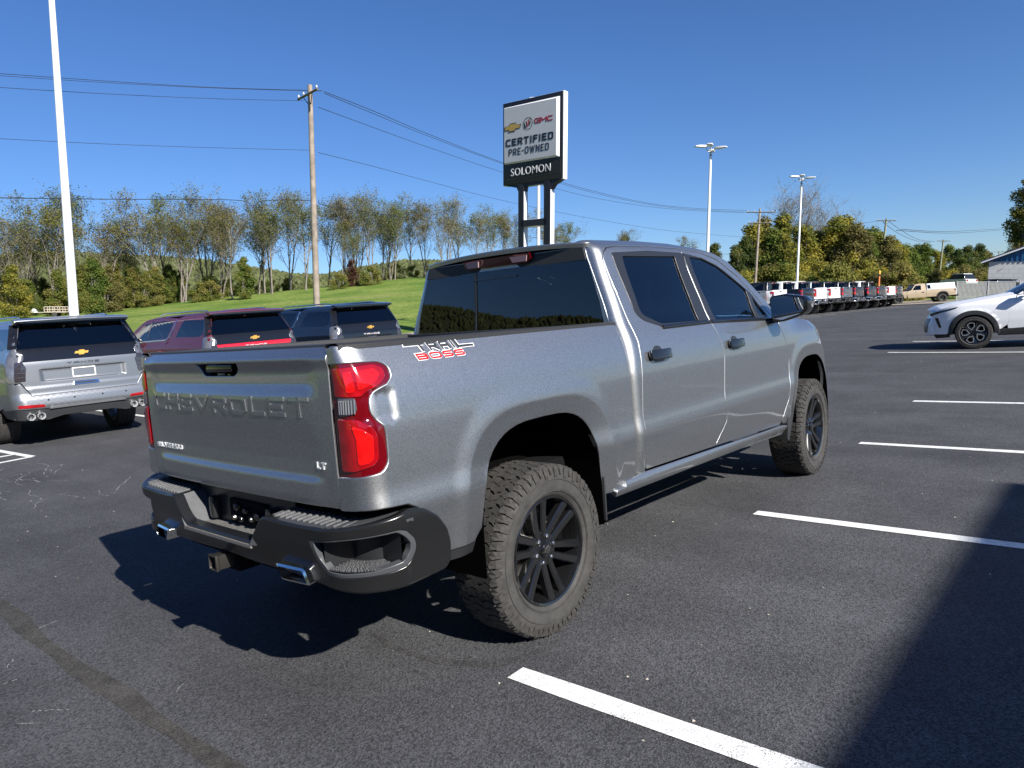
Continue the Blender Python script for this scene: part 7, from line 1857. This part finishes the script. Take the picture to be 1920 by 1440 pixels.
# chain-link fence with slats
M = frame_at(1786, 66, RH * .99 - FH * .05); T = empty('chain_link_fence'); T.matrix_world = M; GS = mat('galvanised_steel', (.42, .43, .43), .5, metal=.5); L_ = 11.0; hf = 1.75
for k in range(5): b = MB(); b.tube([(k * L_ / 4, 0, -.1), (k * L_ / 4, 0, hf + .08)], .035 if k not in (1, 2) else .06, 8); b.build('fence_post', GS, T)
b = MB(); b.tube([(0, 0, hf), (L_, 0, hf)], .022, 6); b.build('top_rail', GS, T)
SL = mat('grey_fence_slat', (.22, .23, .23), .8, noise=(.5, .15)); ms = MB(); ms.box((0, 0, hf / 2), (.075, .012, hf - .1)); msh = ms.mesh('slat')
rnd = random.Random(4)
for k in range(int(L_ / .11)):
    if rnd.random() < .06: continue
    o = link('slat', msh, SL, T); o.location = (.06 + k * .11, .02, 0)
b = MB()
for k in range(-28, 90, 3):
    for d_ in (1, -1):
        x0_ = k * .125; x1_ = x0_ + d_ * hf
        if d_ == -1: x0_ += 0
        a_, c_2 = (max(0, min(L_, x0_)), max(0, min(L_, x1_)))
        if abs(a_ - c_2) < .1: continue
        za = (a_ - x0_) * d_; zc = (c_2 - x0_) * d_
        b.add([(a_, -.03, za), (a_ + .004, -.03, za), (c_2 + .004, -.03, zc), (c_2, -.03, zc)], [(0, 1, 2, 3)])
tag(b.build('wire_mesh', GS, T), kind='stuff')
tag(T, 'grey slatted chain-link fence between the tan pickup and the block building', 'fence')
def far_car(name, px, depth, m_, label, hd, L=4.6, Hc=1.75):
    T = empty(name); p = at(px, depth); v = (RH * math.cos(hd) + FH * math.sin(hd)); v = (v - GRAV * v.dot(GRAV)).normalized(); q = Matrix((v, GRAV.cross(v).normalized(), GRAV)).transposed().to_4x4(); q.translation = p; T.matrix_world = q
    b = MB(); pr = [(-L / 2, .45), (-L / 2, .95), (-L / 2 + .3, 1.05), (L / 2 - 1.2, 1.05), (L / 2 - .1, .9), (L / 2, .45)]; b.prism(pr, lambda u, v_, h: (u, h, v_), -.9, .9); b.build('body', m_, T, bevel=.06)
    b = MB(); b.hexa([(-L / 2 + .35, -.84, 1.05), (L / 2 - 1.3, -.84, 1.05), (L / 2 - 1.3, .84, 1.05), (-L / 2 + .35, .84, 1.05), (-L / 2 + .6, -.68, Hc - .08), (L / 2 - 2.1, -.68, Hc - .08), (L / 2 - 2.1, .68, Hc - .08), (-L / 2 + .6, .68, Hc - .08)]); b.build('windows', mat('far_window_glass', (.015, .02, .025), .08), T, bevel=.03)
    b = MB(); b.box((-.55, 0, Hc - .04), (L - 2.6, 1.34, .08)); b.build('roof', m_, T, bevel=.03)
    for (x, y) in ((-L / 2 + .8, -.82), (-L / 2 + .8, .82), (L / 2 - .8, -.82), (L / 2 - .8, .82)): b = MB(); b.lathe([(-.1, .001), (-.1, .24), (-.1, .34), (.1, .34), (.1, .001)], 18, 'y', M=Matrix.Translation((x, y, .34))); b.build('wheel', RUBBER, T, smooth=40)
    for y in (-.7, .7): b = MB(); b.box((-L / 2 - .01, y, .85), (.04, .25, .2)); b.build('tail_lamp', REDL, T)
    return T
VN = far_car('van', 1796, 96, pW, '', rad(100)); VN.location = sky_at(1796, 538.5, 96); tag(VN, 'small white van on the road beyond the chain-link fence', 'van')
tag(far_car('parked_car', 1880, 68, pK, '', rad(10)), 'dark car behind the fence in front of the block wall', 'car')
b = MB(); b.box((0, 0, .7), (1.6, .1, 1.0)); b.box((-.6, 0, .1), (.08, .08, 1.2)); b.box((.6, 0, .1), (.08, .08, 1.2)); o = b.build('roadside_box', WHITE); o.matrix_world = frame_at(1818, 120, RH); o.location = sky_at(1818, 533, 120); tag(o, 'small white roadside sign board beyond the fence left of the building', 'sign')
# utility trailer on the lawn at the far left
M = frame_at(90, 97, RH * .96 + FH * .25); T = empty('utility_trailer'); T.matrix_world = M; RS_ = mat('pale_rusty_steel', (.42, .36, .30), .7, noise=(3, .2))
def bar(a, c, r=.045, nm='rail', mm=RS_): b = MB(); b.tube([a, c], r, 6); return b.build(nm, mm, T)
for z in (.62, .95, 1.3): bar((-.3, 0, z), (2.2, 0, z)); bar((-.3, 1.2, z), (2.2, 1.2, z))
for x in (-.3, .35, .95, 1.55, 2.2): bar((x, 0, .6), (x, 0, 1.32), nm='stake'); bar((x, 1.2, .6), (x, 1.2, 1.32), nm='stake')
b = MB(); b.box((.95, .6, .58), (2.7, 1.25, .06)); b.build('trailer_deck', RS_, T); bar((-.3, .6, .58), (-1.8, .6, .5), .05, 'drawbar')
for y in (-.12, 1.32): b = MB(); b.lathe([(-.09, .001), (-.09, .30), (.09, .30), (.09, .001)], 16, 'y', M=Matrix.Translation((.95, y, .3))); b.build('wheel', RUBBER, T, smooth=40)
b = MB(); b.hexa([(-2.1, .3, .55), (-1.3, .3, .55), (-1.3, .9, .55), (-2.1, .9, .55), (-1.85, .45, 1.05), (-1.55, .45, 1.05), (-1.55, .75, 1.05), (-1.85, .75, 1.05)]); b.build('tarped_winch', WHITE, T)
tag(T, 'small open utility trailer standing on the grass left of the white light pole', 'trailer')

# the showroom beside the lot, outside the frame: it casts the broad shadow across the asphalt
T = empty('showroom', (0, 0, 0)); hs_ = 6.0; yb = -2.33 - 1.56 * hs_; xb = 3.95 - .28 * hs_
SHW = mat('showroom_panel', (.55, .56, .58), .4, noise=(.5, .05)); b = MB(); b.box((xb - 16, yb - 8, hs_ / 2), (32, 16, hs_)); b.build('wall', SHW, T)
for k in range(7): b = MB(); b.box((xb - 2.6 - k * 4.3, yb + .03, 1.9), (3.7, .04, 3.4)); W_ = b.build('shop_window', mat('showroom_glass', (.02, .025, .03), .05), T); b = MB(); b.box((xb - 2.6 - k * 4.3, yb + .06, 1.9), (.08, .05, 3.4)); b.build('mullion', STEEL, W_)
b = MB(); b.box((xb - 16, yb + .05, hs_ - .5), (32.1, .12, .8)); b.build('fascia', mat('fascia_blue', (.02, .06, .20), .4), T)
tag(T, 'pale flat-roofed showroom with large windows beside the lot, outside the picture', 'building')

for o in SC.objects:
    if o.get('label') and len(o['label'].split()) > 16: print('LONG', o.name, len(o['label'].split()), o['label'])
